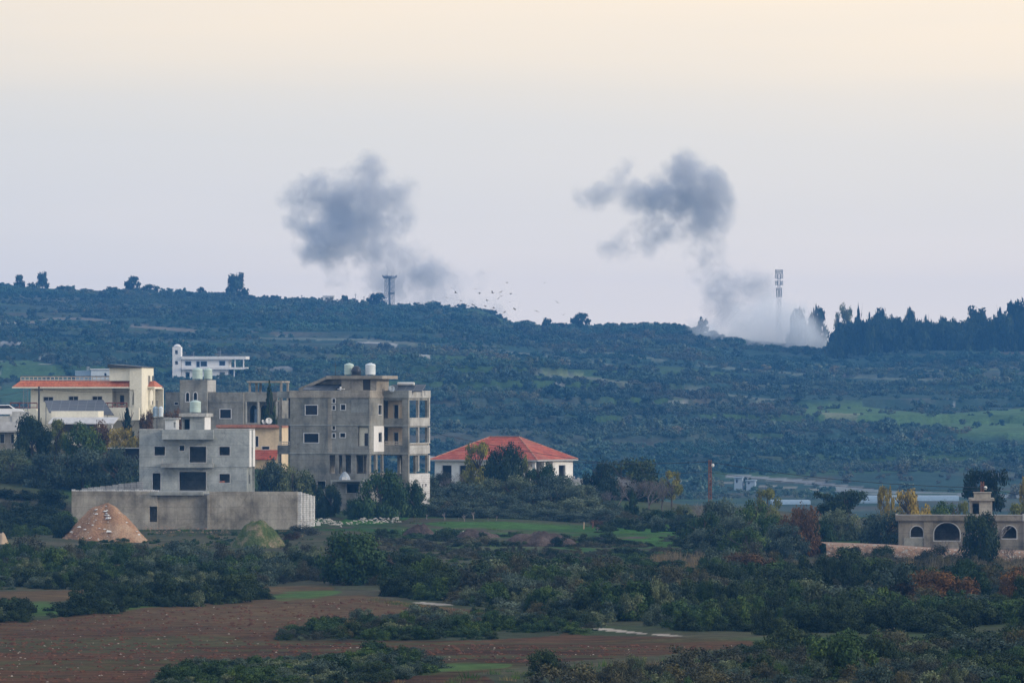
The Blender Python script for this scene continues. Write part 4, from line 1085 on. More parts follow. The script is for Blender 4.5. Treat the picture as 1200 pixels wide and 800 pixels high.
# lattice of pipes and post
root = empty('utility_pole', (wx(45.5, 652), 652, zg(wx(45.5, 652), 652) - .3)); tag(root, 'dark leaning utility pole in front of the cream villa at the far left', 'utility pole', 'utility poles')
hp = wz(452.5, 652) - root.location.z
MB().tube((0, 0, 0), (0.02, 0, hp), .13, .10, n=8).build('pole', M['dark_metal'], root)
MB().box(-.5, .5, -.06, .06, hp - .5, hp - .4).build('crossarm', M['dark_metal'], root)
root = empty('steel_ladder_frame', (wx(30, 660), 660, wz(482, 660))); tag(root, 'thin pale steel lattice post at the left corner of the cream villa', 'lattice post')
q = MB(); h = k * 26
for sx in (-.25, .25): q.tube((sx, 0, 0), (sx, 0, h), .04, n=6)
for i in range(9): q.tube((-.25, 0, i * h / 9), (.25, 0, (i + 1) * h / 9), .025, n=5)
q.build('lattice', M['steel'], root)
for lab, px, ww in (('bluish water tank, left of the pair beside the cream villa stair tower', 182.2, 6.6), ('whitish water tank, right of the pair beside the cream villa stair tower', 188.6, 5.4)):
    water_tank(lab, (wx(px, 655), 655, wz(489, 655)), 655 / FPX * ww / 2, 655 / FPX * 12, 'tank_blue' if px < 185 else 'tank_white')
tb = Bld('block_shed', 'grey concrete shed under the two blue tanks beside the cream villa', 'shed', 171, 500, 653, 6)
mb = MB(); mb.box(0, tb.X(196), 0, 2.4, -2.2, tb.Z(489.1)); mb.build('wall', M['conc_dark'], tb.root)
boxpart(tb.root, 'roof_slab', 'conc', (-.08, tb.X(196) + .08, -.1, 2.5, tb.Z(489), tb.Z(488.95) + .02))
for px in (184, ): 
    root = empty('steel_post', (wx(px, 640), 640, wz(508, 640))); tag(root, 'thin dark steel post between the villa tanks and the grey unfinished house', 'post')
    MB().tube((0, 0, 0), (0, 0, 640 / FPX * 38), .05, n=6).build('pole', M['dark_metal'], root)
    MB().box(-.06, .06, -.06, .06, 640 / FPX * 38, 640 / FPX * 38 + .06).build('cap', M['dark_metal'], root)
wh = Bld('white_hut', 'small whitish roof hut just left of the stair house of the grey unfinished house', 'hut', 193.5, 505, 612, 10)
mb = MB(); shell(mb, 0, wh.X(206), 0, 1.5, -3.4, wh.Z(491.3), front=[(wh.X(203.5), wh.X(205.5), wh.Z(501), wh.Z(494.5))]); mb.build('wall', M['white'], wh.root)
boxpart(wh.root, 'roof_slab', 'conc_light', (-.15, wh.X(206) + .15, -.2, 1.7, wh.Z(491.2), wh.Z(489.5)))
ds = Bld('open_shed', 'dark open shed with a thin flat roof left of the grey unfinished house', 'shed', 126, 541, 615, 3)
boxpart(ds.root, 'roof_sheet', 'conc_light', (0, ds.X(166), -.3, 2.6, ds.Z(525.2), ds.Z(524.4)))
for px in (127, 146, 165): boxpart(ds.root, 'post', 'dark_metal', (ds.X(px), ds.X(px) + .12, -.2, -.08, -2, ds.Z(525.3)))
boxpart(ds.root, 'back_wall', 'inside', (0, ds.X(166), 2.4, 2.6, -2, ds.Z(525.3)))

# ================================================================== D: concrete house behind, with arched tower
Dh = Bld('concrete_house', 'long grey concrete house with an arched-window tower and a roof pavilion', 'house', 191, 520, 692, 10)
r = Dh.root; X, Z = Dh.X, Dh.Z
mb = MB(); tx0, tx1 = X(210.6), X(242.5); tdd = Dh.Dp(10.5)
ah = [(X(217.8), X(221.6), Z(470.2), Z(459.8), .25), (X(226.8), X(230.8), Z(469), Z(459.8), .25)]
zt0 = Z(445)
shell(mb, tx0, tx1, 0, tdd, -2, zt0, front=ah)
boxpart(r, 'painted_sunlit_side', 'conc_light', (tx1 + .002, tx1 + .05, .1, tdd - .1, Z(459), Z(445.3)))  # pale sheet added to paint sunlight on the tower's right side
shell(mb, 0, tx0 - .002, 1.2, 7, -2, Z(459.2), front=[(X(201.8), X(206), Z(474), Z(471.2))])
mx1 = X(283.5)
mw = [(X(256.4), X(269), Z(489.8), Z(479.6))]
shell(mb, tx1 + .06, mx1, .6, 8, -2, Z(459.4), front=mw)
rx_ = X(322)
hs = [(X(287), X(297), Z(495), Z(474.5), .9), (X(300), X(310), Z(495), Z(474.5), .6), (X(312), X(320), Z(495), Z(474.5), .6)]
shell(mb, mx1 + .003, rx_, 2.2, 8, -2, Z(470.6), front=hs)
mb.build('wall', M['conc_dark'], r)
for h in ah: window(r, front_map(0), *h[:4], t=.10, ah=h[4], mull=False)
window(r, front_map(.6), *mw[0], t=.09)
window(r, front_map(1.2), X(201.8), X(206), Z(474), Z(471.2), t=.05, mull=False)
boxpart(r, 'string_course', 'conc', (tx1 + .08, mx1, .53, .597, Z(471), Z(470.2)), (X(283.6), X(285.6), 2.0, 2.19, -2, Z(459)))
mb = MB(); mb.box(mx1 + .003, rx_, 1.1, 1.35, Z(470.6), Z(459.2)); mb.box(mx1 + .003, rx_, 1.351, 7.9, Z(470.55), Z(469)); mb.build('parapet', M['conc_dark'], r)
for px in (285, 299.5, 311, 320.5): 
    q = MB(); q.tube((X(px), 1.25, -2), (X(px), 1.25, Z(470.7)), .16, n=10); q.build('column', M['conc'], r)
boxpart(r, 'porch_floor', 'conc_warm', (mx1, rx_, 1.0, 2.19, Z(497), Z(495.2)))
q = MB(); q.box(X(292.5), X(297), 2.5, 2.56, Z(495), Z(479)); q.build('door', M['dull_blue'], r)
boxpart(r, 'pavilion_roof', 'conc_warm', (X(284.5), X(325.5), 2.0, 6.5, Z(448.4), Z(446.2)))
for px, y in ((286, 2.3), (294.5, 4.2), (322.5, 2.3), (286, 6.1), (322.5, 6.1)): 
    boxpart(r, 'pavilion_column', 'conc_warm', (X(px), X(px) + .25, y, y + .25, Z(469), Z(448.5)))
water_tank('pale green water tank, larger left one of the pair on the arched-window tower', on(Dh, X(228), 1.5, zt0 + .002), Dh.m(6.1), Dh.m(13.2), 'tank_green')
water_tank('pale green water tank, right rear one of the pair on the arched-window tower', on(Dh, X(238), 2.6, zt0 + .002), Dh.m(5.0), Dh.m(13.0), 'tank_green')

# ================================================================== E: low cream house between A and B
E = Bld('low_cream_house', 'low cream house with a faded red roof edge, left of the tall apartment building', 'house', 256, 545, 640, 6)
r = E.root; X, Z = E.X, E.Z
mb = MB(); hs = [(X(299.5), X(302.6), Z(523), Z(511)), (X(307), X(315.5), Z(526.2), Z(523))]
shell(mb, 0, X(330), 0, 5, -1, Z(501), front=hs); mb.build('wall', M['cream_warm'], r)
for h in hs: window(r, front_map(0), *h, t=.05, mull=False)
boxpart(r, 'roof_slab', 'roof_pink', (-.2, X(331), -.5, 5.2, Z(500.9), Z(497.5)))
mb = MB(); mb.prism([(X(298), -1.6, Z(537)), (X(326), -1.6, Z(537)), (X(326), -.02, Z(526.8)), (X(298), -.02, Z(526.8))], (0, 0, 0), (0, 0, -.15)); mb.build('porch_roof', M['roof_red'], r)
boxpart(r, 'porch_post', 'cream_warm', (X(299), X(300), -1.5, -1.35, -1, Z(537.4)))
boxpart(r, 'porch_post', 'cream_warm', (X(324), X(325), -1.5, -1.35, -1, Z(537.4)))
sat_dish('small white satellite dish, narrower left one of the two on the low cream house roof', on(E, X(308.2), .2, Z(497.4)), E.m(2.9), R(50))
sat_dish('large white satellite dish, right one of the two on the low cream house roof', on(E, X(314.6), .2, Z(497.4)), E.m(4.0), R(8))

# ================================================================== F: house with the red hip roof
Fh = Bld('red_roofed_house', 'single-storey white house with a wide red hip roof behind the olive trees', 'house', 509.5, 583, 682, 24)
r = Fh.root; X, Z = Fh.X, Fh.Z
fw = X(626.5); fd = Fh.Dp(46)
ze, zrg = Z(538), Z(512)
mb = MB(); o_ = .45
e = [(-o_, -o_), (fw + o_, -o_), (fw + o_, fd + o_), (-o_, fd + o_)]
ym = fd / 2
ra, rb = X(563) , X(594)
ra = 4.7; rb = fw - 4.6
mb.poly([(e[0][0], e[0][1], ze), (e[1][0], e[1][1], ze), (rb, ym, zrg), (ra, ym, zrg)])
mb.poly([(e[1][0], e[1][1], ze), (e[2][0], e[2][1], ze), (rb, ym, zrg)])
mb.poly([(e[2][0], e[2][1], ze), (e[3][0], e[3][1], ze), (ra, ym, zrg), (rb, ym, zrg)])
mb.poly([(e[3][0], e[3][1], ze), (e[0][0], e[0][1], ze), (ra, ym, zrg)])
mb.poly([(p[0], p[1], ze) for p in e[::-1]])
rf = mb.build('roof', M['roof_red'], r)
q = MB(); 
q.tube((ra, ym, zrg), (rb, ym, zrg), .11, n=6)
for a, b in ((e[0], ra), (e[1], rb), (e[2], rb), (e[3], ra)): q.tube((a[0], a[1], ze), (b, ym, zrg), .10, n=6)
q.build('ridge_tiles', M['roof_pink'], rf)
q = MB(); q.box(rb + .6, rb + 1.6, ym - .9, ym - .5, zrg - 1.6, zrg - .9); q.build('skylight', M['dark_metal'], rf)
mb = MB(); wall(mb, front_map(0), 0, fw - 2.2, -2, ze - .02, .25, [(1.0 + i * 2.3, 2.2 + i * 2.3, Z(566), Z(545)) for i in range(4)])
wall(mb, right_map(fw - .02 - 2.2), .252, fd * .45, -2, ze - .02, .25); wall(mb, left_map(0), .252, fd - .252, -2, ze - .02, .25); wall(mb, back_map(fd), 0, fw, -2, ze - .02, .25)
wall(mb, right_map(fw), fd * .5, fd - .252, -2, ze - .02, .25, [(fd * .62, fd * .8, Z(560), Z(545))])
mb.box(fw - 2.2, fw - .26, fd * .5, fd * .5 + .2, -2, ze - .02)
mb.build('wall', M['white'], r)
for i in range(4): window(r, front_map(0), 1.0 + i * 2.3, 2.2 + i * 2.3, Z(566), Z(545), t=.08)
for (x, y) in ((fw - .4, 0), (fw - 2.0, 0), (fw - .4, fd * .24), (fw - .4, fd * .47)): boxpart(r, 'porch_column', 'white', (x, x + .36, y, y + .36, -2, ze - .03))
boxpart(r, 'fascia', 'surround', (-o_ - .04, fw + o_ + .04, -o_ - .06, -o_ + .0, ze - .18, ze - .01), (fw + o_ - .0, fw + o_ + .06, -o_ + .002, fd + o_, ze - .18, ze - .01))
mb = MB()
for i in range(70):
    x = random.uniform(0, 9.5); z = random.uniform(0, 1.0); s = random.uniform(.1, .28)
    mb.box(x, x + s * 1.4, random.uniform(-.1, .1), .3, z, z + s)
mb.box(0, 9.6, .02, .28, -1.2, .9)
root = empty('stone_wall', (wx(664, 668), 668, wz(570, 668)), -R(8)); tag(root, 'rough whitish stone wall to the right of the red-roofed house', 'wall'); mb.build('stonework', M['slab_white'], root)

# ================================================================== G: arched stone-coloured house, right edge
G = Bld('arched_house', 'unfinished tan house with arched openings and a roof stair box, right edge', 'house', 1053, 655, 521, 3.5)
r = G.root; X, Z = G.X, G.Z
gx1 = X(1240)
hs = [(X(1067), X(1081.5), Z(629), Z(616.2), .55), (X(1094.4), X(1124.4), Z(632.8), Z(612), 1.0), (X(1174), X(1190.6), Z(630.3), Z(615.6), .6), (X(1208), X(1224), Z(630.3), Z(615.6), .6)]
mb = MB(); shell(mb, 0, gx1, 0, 8, -1.2, Z(610), front=hs, roof=True); 
mb.box(X(1082.3), X(1093.3), -.12, -.003, -1.2, Z(610)); mb.box(X(1198), X(1204), -.15, -.003, -1.2, Z(610))
mb.build('wall', M['old_tan'], r)
boxpart(r, 'parapet', 'old_tan', (-.25, X(1197.4), -.25, .25, Z(609.9), Z(603.3)), (X(1203), gx1, -.25, .25, Z(609.9), Z(603.3)), (-.25, .0, .252, 8, Z(609.9), Z(603.3)))
boxpart(r, 'parapet_coping', 'surround', (-.28, X(1197.4), -.28, .28, Z(603.2), Z(602.6)))
boxpart(r, 'corner_post', 'conc_light', (X(1197.6), X(1202.8), -.32, .3, Z(610), Z(601.6)))
for h in hs: 
    q = MB(); ring(q, front_map(0), *h[:4], .085, .03, .08, h[4]); q.build('arched_window', M['surround'], r)
boxpart(r, 'painted_recess_shade', 'conc_dark', (X(1059), X(1081.8), -.05, -.002, Z(644), Z(629.9)))  # flat raised sheet painting the shaded recess below the small arch
bx0_, bx1_ = X(1136.8), X(1162.5)
mb = MB(); bd = G.Dp(6.0); shell(mb, bx0_, bx1_, .8, .8 + min(bd, 4), Z(612), Z(586.5), front=[(X(1138.5), X(1147.2), Z(602), Z(587.2))], floor=False); mb.build('stair_box', M['conc_warm'], r)
boxpart(r, 'stair_box_roof', 'conc_warm', (X(1135.8), X(1165), .5, 1.1 + min(bd, 4), Z(586.4), Z(583.6)), (X(1141.5), X(1161), 1.0, 3, Z(583.5), Z(577.4)), (X(1140.5), X(1162), .9, 3.1, Z(577.3), Z(576.6)))

# ================================================================== H: far white house on the hillside
H = Bld('hillside_house', 'long white house with a small domed tower, far away on the hillside', 'house', 202, 450, 1560, 6)
r = H.root; X, Z = H.X, H.Z
mb = MB(); hs = [(X(205), X(208.3), Z(415), Z(410.2)), (X(205), X(208.5), Z(427), Z(423))]
shell(mb, 0, X(212), 0, 2.2, -4, Z(406.5), front=hs, roof=True); mb.build('tower', M['white'], r)
q = MB(); q.lathe((X(207), 1.1, Z(406.4)), [(H.m(4.6), 0), (H.m(4.2), H.m(1.4)), (H.m(2.8), H.m(2.6)), (H.m(1.2), H.m(3.2))], 14); q.build('dome', M['white'], r, smooth=True)
mb = MB(); hs2 = [(X(217), X(223.5), Z(428), Z(423.5)), (X(230), X(233.5), Z(430), Z(423.5)), (X(235), X(242), Z(429), Z(423.5)), (X(256.8), X(263.2), Z(428), Z(423)), (X(217), X(222), Z(444), Z(436)), (X(257), X(263), Z(441), Z(436))]
shell(mb, X(212.5), X(267), .3, 6, -4, Z(421), front=hs2, levels=(Z(432),)); mb.build('wall', M['white'], r)
for h in hs2[:4]: window(r, front_map(.3), *h, t=.1, mat='dull_blue', mull=False)
boxpart(r, 'roof_slab', 'white', (X(212.5), X(288), -.5, 6.3, Z(420.9), Z(417.5)))
boxpart(r, 'floor_slab', 'white', (X(213), X(289), -.6, .28, Z(432.8), Z(430.2)), (X(267.1), X(289), .29, 6.2, Z(432.8), Z(430.2)))
for px in (274.5, 284.5): boxpart(r, 'column', 'white', (X(px), X(px) + .3, 0, .3, Z(430.1), Z(421)))
boxpart(r, 'column', 'white', (X(273.5), X(275), 0, .3, -4, Z(432.9))); boxpart(r, 'lower_slab', 'white', (X(268), X(280), -.4, 4, Z(443), Z(441.5)))
for px in (226.3, 257.3): 
    MB().tube((X(px), 1, Z(417.4)), (X(px), 1, Z(411.5 if px < 250 else 408.5)), .09, n=6).build('rebar_post', M['steel'], r)
# far pale blue flat building behind the villa roof
Q = Bld('distant_building', 'distant pale blue flat building peeking over the villa roof', 'building', 88, 446, 1380, 4)
boxpart(Q.root, 'lower_block', 'tank_blue', (0, Q.X(122), 0, 6, -3, Q.Z(434)))
mb = MB(); shell(mb, Q.X(107), Q.X(130), -.6, 5, -3, Q.Z(433.2), front=[(Q.X(122.5), Q.X(125), Q.Z(440.5), Q.Z(437))]); mb.build('wall', M['tank_white'], Q.root)
boxpart(Q.root, 'roof_slab', 'white', (Q.X(106), Q.X(131), -.9, 5.2, Q.Z(433.1), Q.Z(431.9)))
M['hut_blue'] = simple('pale_blue_wash', (.27, .35, .43), .8, 0, .1)
M['greenhouse'] = simple('milky_plastic_film', (.19, .27, .34), .5, 0, .2)
# small white buildings on the valley embankment and the pale greenhouses
for i, (px, pb, wpx, hpx, lab) in enumerate(((860.5, 566, 9, 6.2, 'small pale blue-white hut, larger left one on the valley embankment'), (874.5, 567.5, 10, 4.2, 'small white hut, lower right one on the valley embankment'))):
    D_ = 1240; b = Bld('valley_hut', lab, 'hut', px, pb, D_, 8)
    mb = MB(); shell(mb, 0, b.X(px + wpx), 0, 3, -1.5, b.Z(pb - hpx), front=[(b.X(px + 2), b.X(px + 4), .1, b.Z(pb - hpx) - .3)]); mb.build('wall', M['hut_blue'], b.root)
    boxpart(b.root, 'roof_slab', 'hut_blue', (-.2, b.X(px + wpx) + .2, -.3, 3.2, b.Z(pb - hpx) + .002, b.Z(pb - hpx) + .2))
for i, (px, pb, wpx, hpx, D_, lab) in enumerate(((995, 590, 72, 9, 1130, 'long pale blue plastic greenhouse, left one in the valley behind the yellow trees'), (1062, 589, 62, 8, 1150, 'long pale blue plastic greenhouse, right one in the valley behind the arched house'), (905, 591, 45, 5, 1120, 'low pale blue plastic greenhouse in the valley behind the dark pine'))):
    root = empty('greenhouse', (wx(px, D_), D_, wz(pb, D_) - 1.0)); tag(root, lab, 'greenhouse', 'plastic greenhouses in the valley')
    k_ = D_ / FPX; Lx = wpx * k_; hh = hpx * k_ + 1.0; n = 8
    for j in range(3):
        q = MB(); w_ = 3.2; y0 = j * 3.3
        arc = [(0, y0 + w_ / 2 - w_ / 2 * math.cos(math.pi * t / n), hh * (.35 + .65 * math.sin(math.pi * t / n))) for t in range(n + 1)]
        arc = [(0, y0, 0)] + arc + [(0, y0 + w_, 0)]
        q.prism(arc, (0, 0, 0), (Lx, 0, 0)); q.build('plastic_tunnel', M['greenhouse'], root)

# ================================================================== poles and cables
def pole(label, px, ptop, D, pbase, mat='rust', r0=.17, lattice=True):
    z0 = zg(wx(px, D), D) - .4; h = wz(ptop, D) - z0
    root = empty('utility_pole', (wx(px, D), D, z0)); tag(root, label, 'utility pole', 'utility poles')
    if lattice:
        q = MB()
        for sx in (-1, 1):
            for sy in (-1, 1): q.tube((sx * .16, sy * .16, 0), (sx * .12, sy * .12, h), .05, n=5)
        n = int(h / .45)
        for i in range(n):
            za, zb_ = h * i / n, h * (i + 1) / n; w0 = .16 - .04 * i / n; s = 1 if i % 2 else -1
            q.tube((-w0 * s, -w0, za), (w0 * s, -w0, zb_), .035, n=4); q.tube((-w0 * s, w0, za), (w0 * s, w0, zb_), .035, n=4); q.tube((w0, -w0 * s, za), (w0, w0 * s, zb_), .035, n=4)
            q.box(-w0, w0, -.02, .02, za, za + .12)
        q.build('pole', M[mat], root)
    else:
        MB().tube((0, 0, 0), (0, 0, h), r0, r0 * .8, n=8).build('pole', M[mat], root)
    MB().lathe((.28, -.1, h - .75), [(.10, 0), (.17, .1), (.17, .22), (.08, .34)], 10).build('insulator', M['dish'], root)
    MB().tube((0, -.1, h - .55), (.3, -.1, h - .55), .035, n=5).build('bracket', M[mat], root)
    return root.location.z + h
pole('rusty lattice utility pole standing among the trees right of centre', 832, 538.5, 600, 590)
pole('rusty utility pole behind the roof stair box of the arched house', 1151, 564, 533, 600)
def cable(label, a, b, sag, rad=.03):
    root = MB(); n = 40; A_ = Vector(a); B_ = Vector(b); pr = None
    for i in range(n + 1):
        t = i / n; p = A_.lerp(B_, t) - Vector((0, 0, sag * 4 * t * (1 - t)))
        if pr is not None: root.tube(pr, p, rad, n=5, cap=False)
        pr = p
    o = root.build('overhead_cable', M['cable'])
    tag(o, label, 'cable', 'overhead cables'); return o
def P3(px, py, D): return (wx(px, D), D, wz(py, D))
cable('thin cable sloping down from the apartment building towards the red roof', P3(507, 507, 606), P3(700, 541, 640), .2, .028)
cable('nearly level cable from behind the red-roofed house to the rusty lattice pole', P3(660, 540.5, 660), P3(832, 540.5, 600), .25, .035)
cable('thin lower cable reaching the rusty lattice pole from the left', P3(700, 556, 690), P3(832, 552, 600), .15, .02)
cable('upper cable sagging from the lattice pole to the pole at the arched house', P3(832, 541, 600), P3(1151, 571, 533), .55, .032)
cable('lower cable running from the lattice pole to the pole at the arched house', P3(832, 553, 600), P3(1151, 574, 533), .55, .018)
cable('cable dropping right from the pole at the arched house to the picture edge', P3(1151, 571, 533), P3(1230, 585, 520), .05, .03)
cable('thin cable crossing the front of the cream villa', P3(45, 455, 652), P3(150, 459, 660), .2, .02)
cable('thin cable running from the villa pole down to the left edge', P3(45, 455, 652), P3(-30, 468, 640), .1, .022)

# ------------------------------------------------------------------ vegetation
def leaf_cloud(name, clumps, n, leaf, mat, seed=0, asp=1.6, shellp=0.45, upb=0.25):
    """clumps: list of (x, y, z, rx, ry, rz); leaf-sized faces scattered through their volume"""
    g = np.random.default_rng(seed)
    cl = np.array(clumps, float); vol = cl[:, 3] * cl[:, 4] * cl[:, 5]; pr = vol ** (2 / 3); pr /= pr.sum()
    ci = g.choice(len(cl), n, p=pr)
    d = g.normal(size=(n, 3)); d /= np.linalg.norm(d, axis=1)[:, None]
    rad = g.random(n) ** shellp
    lump = 1 + 0.22 * np.sin(d[:, 0] * 7 + ci * 1.3) * np.cos(d[:, 2] * 6 + ci)
    c = cl[ci, :3] + d * cl[ci, 3:] * (rad * lump)[:, None]
    nr = d * 0.9 + g.normal(size=(n, 3)) * 0.55 + np.array([0, 0, upb]); nr /= np.linalg.norm(nr, axis=1)[:, None]
    t = np.cross(nr, g.normal(size=(n, 3))); t /= np.linalg.norm(t, axis=1)[:, None]; b = np.cross(nr, t)
    s = leaf * (0.55 + 0.9 * g.random(n))[:, None] * 0.5
    t = t * s * asp; b = b * s
    V = np.stack([c - t, c - b * 0.9, c + t, c + b * 0.9], 1).reshape(-1, 3)
    me = bpy.data.meshes.new(name)
    me.vertices.add(n * 4); me.vertices.foreach_set('co', V.astype(np.float32).ravel())
    me.loops.add(n * 4); me.loops.foreach_set('vertex_index', np.arange(n * 4, dtype=np.int32))
    me.polygons.add(n); me.polygons.foreach_set('loop_start', np.arange(0, n * 4, 4, dtype=np.int32))
    me.update(calc_edges=True)
    ct = g.random(len(cl))
    tint = np.clip(ct[ci] * 0.55 + g.random(n) * 0.5, 0, 1)
    at = me.attributes.new('tint', 'FLOAT', 'FACE'); at.data.foreach_set('value', tint.astype(np.float32))
    me.materials.append(mat)
    return me

def dome_clumps(g, R_, Hh, n, z0=0.0, rr=(0.22, 0.38)):
    """uneven clumps filling a crown of radius R_ and height Hh above z0"""
    out = []
    for i in range(n):
        q = g.random() * 2 * math.pi; u = g.random(); zz = g.random() ** 1.1
        prof = math.sqrt(max(0.05, 1 - (zz * 1.2 - 0.32) ** 2))
        r = R_ * prof * (u ** 0.45) * 0.80
        s = R_ * (rr[0] + (rr[1] - rr[0]) * g.random())
        out.append((r * math.cos(q), r * math.sin(q), z0 + Hh * (0.06 + 0.78 * zz), s, s, s * 0.72))
    return out

def branch_mesh(name, h, mat, seed=0, spread=0.6, depth=4, r0=0.12, n0=3, up=0.35, seg=4):
    g = random.Random(seed); mb = MB()
    def grow(p, d, L_, r, k):
        q = p + d * L_
        mb.tube(p, q, r, r * 0.62, n=seg if k > 1 else 3, cap=False)
        if k <= 0: return
        for i in range(n0 if k > 1 else n0 + 1):
            nd = (d + Vector((g.uniform(-1, 1), g.uniform(-1, 1), g.uniform(-.4, 1) * 1.0)) * spread + Vector((0, 0, up * .3))).normalized()
            grow(p.lerp(q, g.uniform(.55, 1)), nd, L_ * g.uniform(.55, .85), r * 0.58, k - 1)
    grow(Vector((0, 0, 0)), Vector((g.uniform(-.1, .1), g.uniform(-.1, .1), 1)).normalized(), h * 0.30, r0, depth)
    return mb.mesh(name, mat)

# unit crowns are 2 m wide (radius 1) and 1 m ... scaled when planted: x,y by radius, z by height
PROTO = {}
def make_crown(kind, mat, var, n, leaf, clumps_fn):
    for v in range(var):
        g = random.Random(hash((kind, v)) & 0xffff if False else (sum(map(ord, kind)) * 31 + v * 101))
        PROTO.setdefault(kind, []).append(leaf_cloud(kind, clumps_fn(g), n, leaf, mat, seed=sum(map(ord, kind)) + v))
def round_fn(n, rr=(0.20, 0.36)): return lambda g: dome_clumps(g, 1.0, 1.0 * 1.0, n, 0.0, rr)
def sq(cl, f=0.55): return [(x, y, z, a, b, c * f) for x, y, z, a, b, c in cl]
# crowns: unit height 1, unit radius 1 (leaf measured in those units)
make_crown('crown_dark', L['dark'], 4, 9500, 0.044, lambda g: sq(dome_clumps(g, 1, 1, 34, 0, (.16, .38)), .95))
make_crown('crown_green', L['green'], 4, 9500, 0.044, lambda g: sq(dome_clumps(g, 1, 1, 32, 0, (.16, .36)), .95))
make_crown('crown_olive', L['olive'], 4, 9500, 0.038, lambda g: sq(dome_clumps(g, 1, 1, 36, 0, (.15, .36)), .95))
make_crown('crown_brown', L['brown'], 3, 7000, 0.040, lambda g: sq(dome_clumps(g, 1, 1, 30, 0, (.16, .34)), .95))
make_crown('crown_yellow', L['yellow'], 3, 4600, 0.044, lambda g: sq(dome_clumps(g, .9, 1, 24, 0, (.14, .30)), .9))
make_crown('crown_lime', L['lime'], 2, 5000, 0.044, lambda g: sq(dome_clumps(g, .9, 1, 24, 0, (.14, .32)), .9))
make_crown('crown_grey', L['grey'], 3, 5000, 0.034, lambda g: sq(dome_clumps(g, 1, 1, 26, 0, (.16, .34)), .9))
make_crown('crown_pine', L['pine'], 2, 5200, 0.06, lambda g: [(g.uniform(-.75, .75), g.uniform(-.75, .75), g.uniform(.25, .9), g.uniform(.2, .36), g.uniform(.2, .36), g.uniform(.12, .22)) for _ in range(30)])
def conifer_fn(g):
    out = []
    for i in range(15):
        t = i / 15.0
        for j in range(5):
            q = g.random() * 6.28; r = (1 - t) * 0.72 * g.uniform(.5, 1)
            out.append((r * math.cos(q), r * math.sin(q), 0.03 + t * 0.92, .30 * (1.06 - t), .30 * (1.06 - t), .022 + .012 * g.random()))
    return out
make_crown('crown_conifer', L['pine'], 2, 2600, 0.10, conifer_fn)
make_crown('far_tree', L['pine'], 4, 1100, 0.13, lambda g: sq(dome_clumps(g, 1, 1, 20, 0, (.18, .38)), .95))
make_crown('far_conifer', L['pine'], 2, 600, 0.20, conifer_fn)
TRUNK = {}
def trunk_mesh(kind, seed):
    """tapered trunk with limbs, unit height reaching into the crown"""
    g = random.Random(seed); mb = MB()
    top = Vector((g.uniform(-.05, .05), g.uniform(-.05, .05), 0.62))
    mid = Vector((g.uniform(-.04, .04), g.uniform(-.04, .04), 0.3))
    mb.tube((0, 0, -.06), mid, 0.075, 0.052, n=8, cap=False); mb.tube(mid, top, 0.052, 0.028, n=7, cap=False)
    for i in range(7):
        q = g.uniform(0, 6.28); p = mid.lerp(top, g.uniform(-.2, .9))
        e = p + Vector((math.cos(q) * g.uniform(.3, .7), math.sin(q) * g.uniform(.3, .7), g.uniform(.15, .35)))
        mb.tube(p, e, 0.030, 0.010, n=5, cap=False)
        for k_ in range(2):
            e2 = e + Vector((g.uniform(-.2, .2), g.uniform(-.2, .2), g.uniform(.05, .2))); mb.tube(p.lerp(e, .7), e2, .012, .005, n=4, cap=False)
    return mb.mesh('trunk', M['bark'])
TR = [trunk_mesh('t', i) for i in range(4)]
BARE = [branch_mesh('bare', 1.0, M['twig'], i, spread=.62, depth=5, r0=.028, n0=3) for i in range(3)]
BARE2 = [branch_mesh('bare', 1.0, M['twig_far'], 20 + i, spread=.75, depth=6, r0=.022, n0=3) for i in range(3)]
VINE = [branch_mesh('vine', 1.0, M['twig'], 40 + i, spread=.9, depth=3, r0=.055, n0=3) for i in range(4)]

_ct = [0]
def tree(name, crown, label, px, ptop, wpx, D, group=None, cat='tree', skew=0.0, zb=None, trunkf=0.22, far=False, hidez=0.15):
    """one tree: trunk and crown, foot on the ground at distance D, top at ptop"""
    _ct[0] += 1; i = _ct[0]
    x = wx(px, D); z = zg(x, D) - hidez if zb is None else zb
    h = wz(ptop, D) - z; rad = wpx * D / FPX / 2
    root = empty(name, (x, D, z), random.uniform(0, 6.28)); tag(root, label, cat, group)
    t = link_mesh('trunk', TR[i % len(TR)], root); ts = max(h * 0.95, 0.5); t.scale = (min(rad, h * .8), min(rad, h * .8), ts)
    c = link_mesh('crown', PROTO[crown][i % len(PROTO[crown])], root, (0, 0, h * trunkf)); c.scale = (rad, rad, h * (1 - trunkf)); c.rotation_euler = (0, 0, random.uniform(0, 6.28))
    return root
def shrub(kind, label, px, ptop, wpx, D, group=None, name='shrub', cat='shrub', zb=None):
    _ct[0] += 1; i = _ct[0]
    x = wx(px, D); z = zg(x, D) - .25 if zb is None else zb
    h = wz(ptop, D) - z; rad = wpx * D / FPX / 2
    o = link_mesh(name, PROTO[kind][i % len(PROTO[kind])], None, (x, D, z), random.uniform(0, 6.28)); o.scale = (rad, rad * random.uniform(.8, 1.0), h)
    tag(o, label, cat, group); return o
def bare(label, px, ptop, D, pool, wf=1.0, name='bare_tree', group=None, zb=None, cat='bare tree'):
    _ct[0] += 1; x = wx(px, D); z = zg(x, D) - .1 if zb is None else zb; h = wz(ptop, D) - z
    o = link_mesh(name, pool[_ct[0] % len(pool)], None, (x, D, z), random.uniform(0, 6.28)); s = h / max(v.co.z for v in o.data.vertices); o.scale = (s * wf, s * wf, s)
    tag(o, label, cat, group); return o

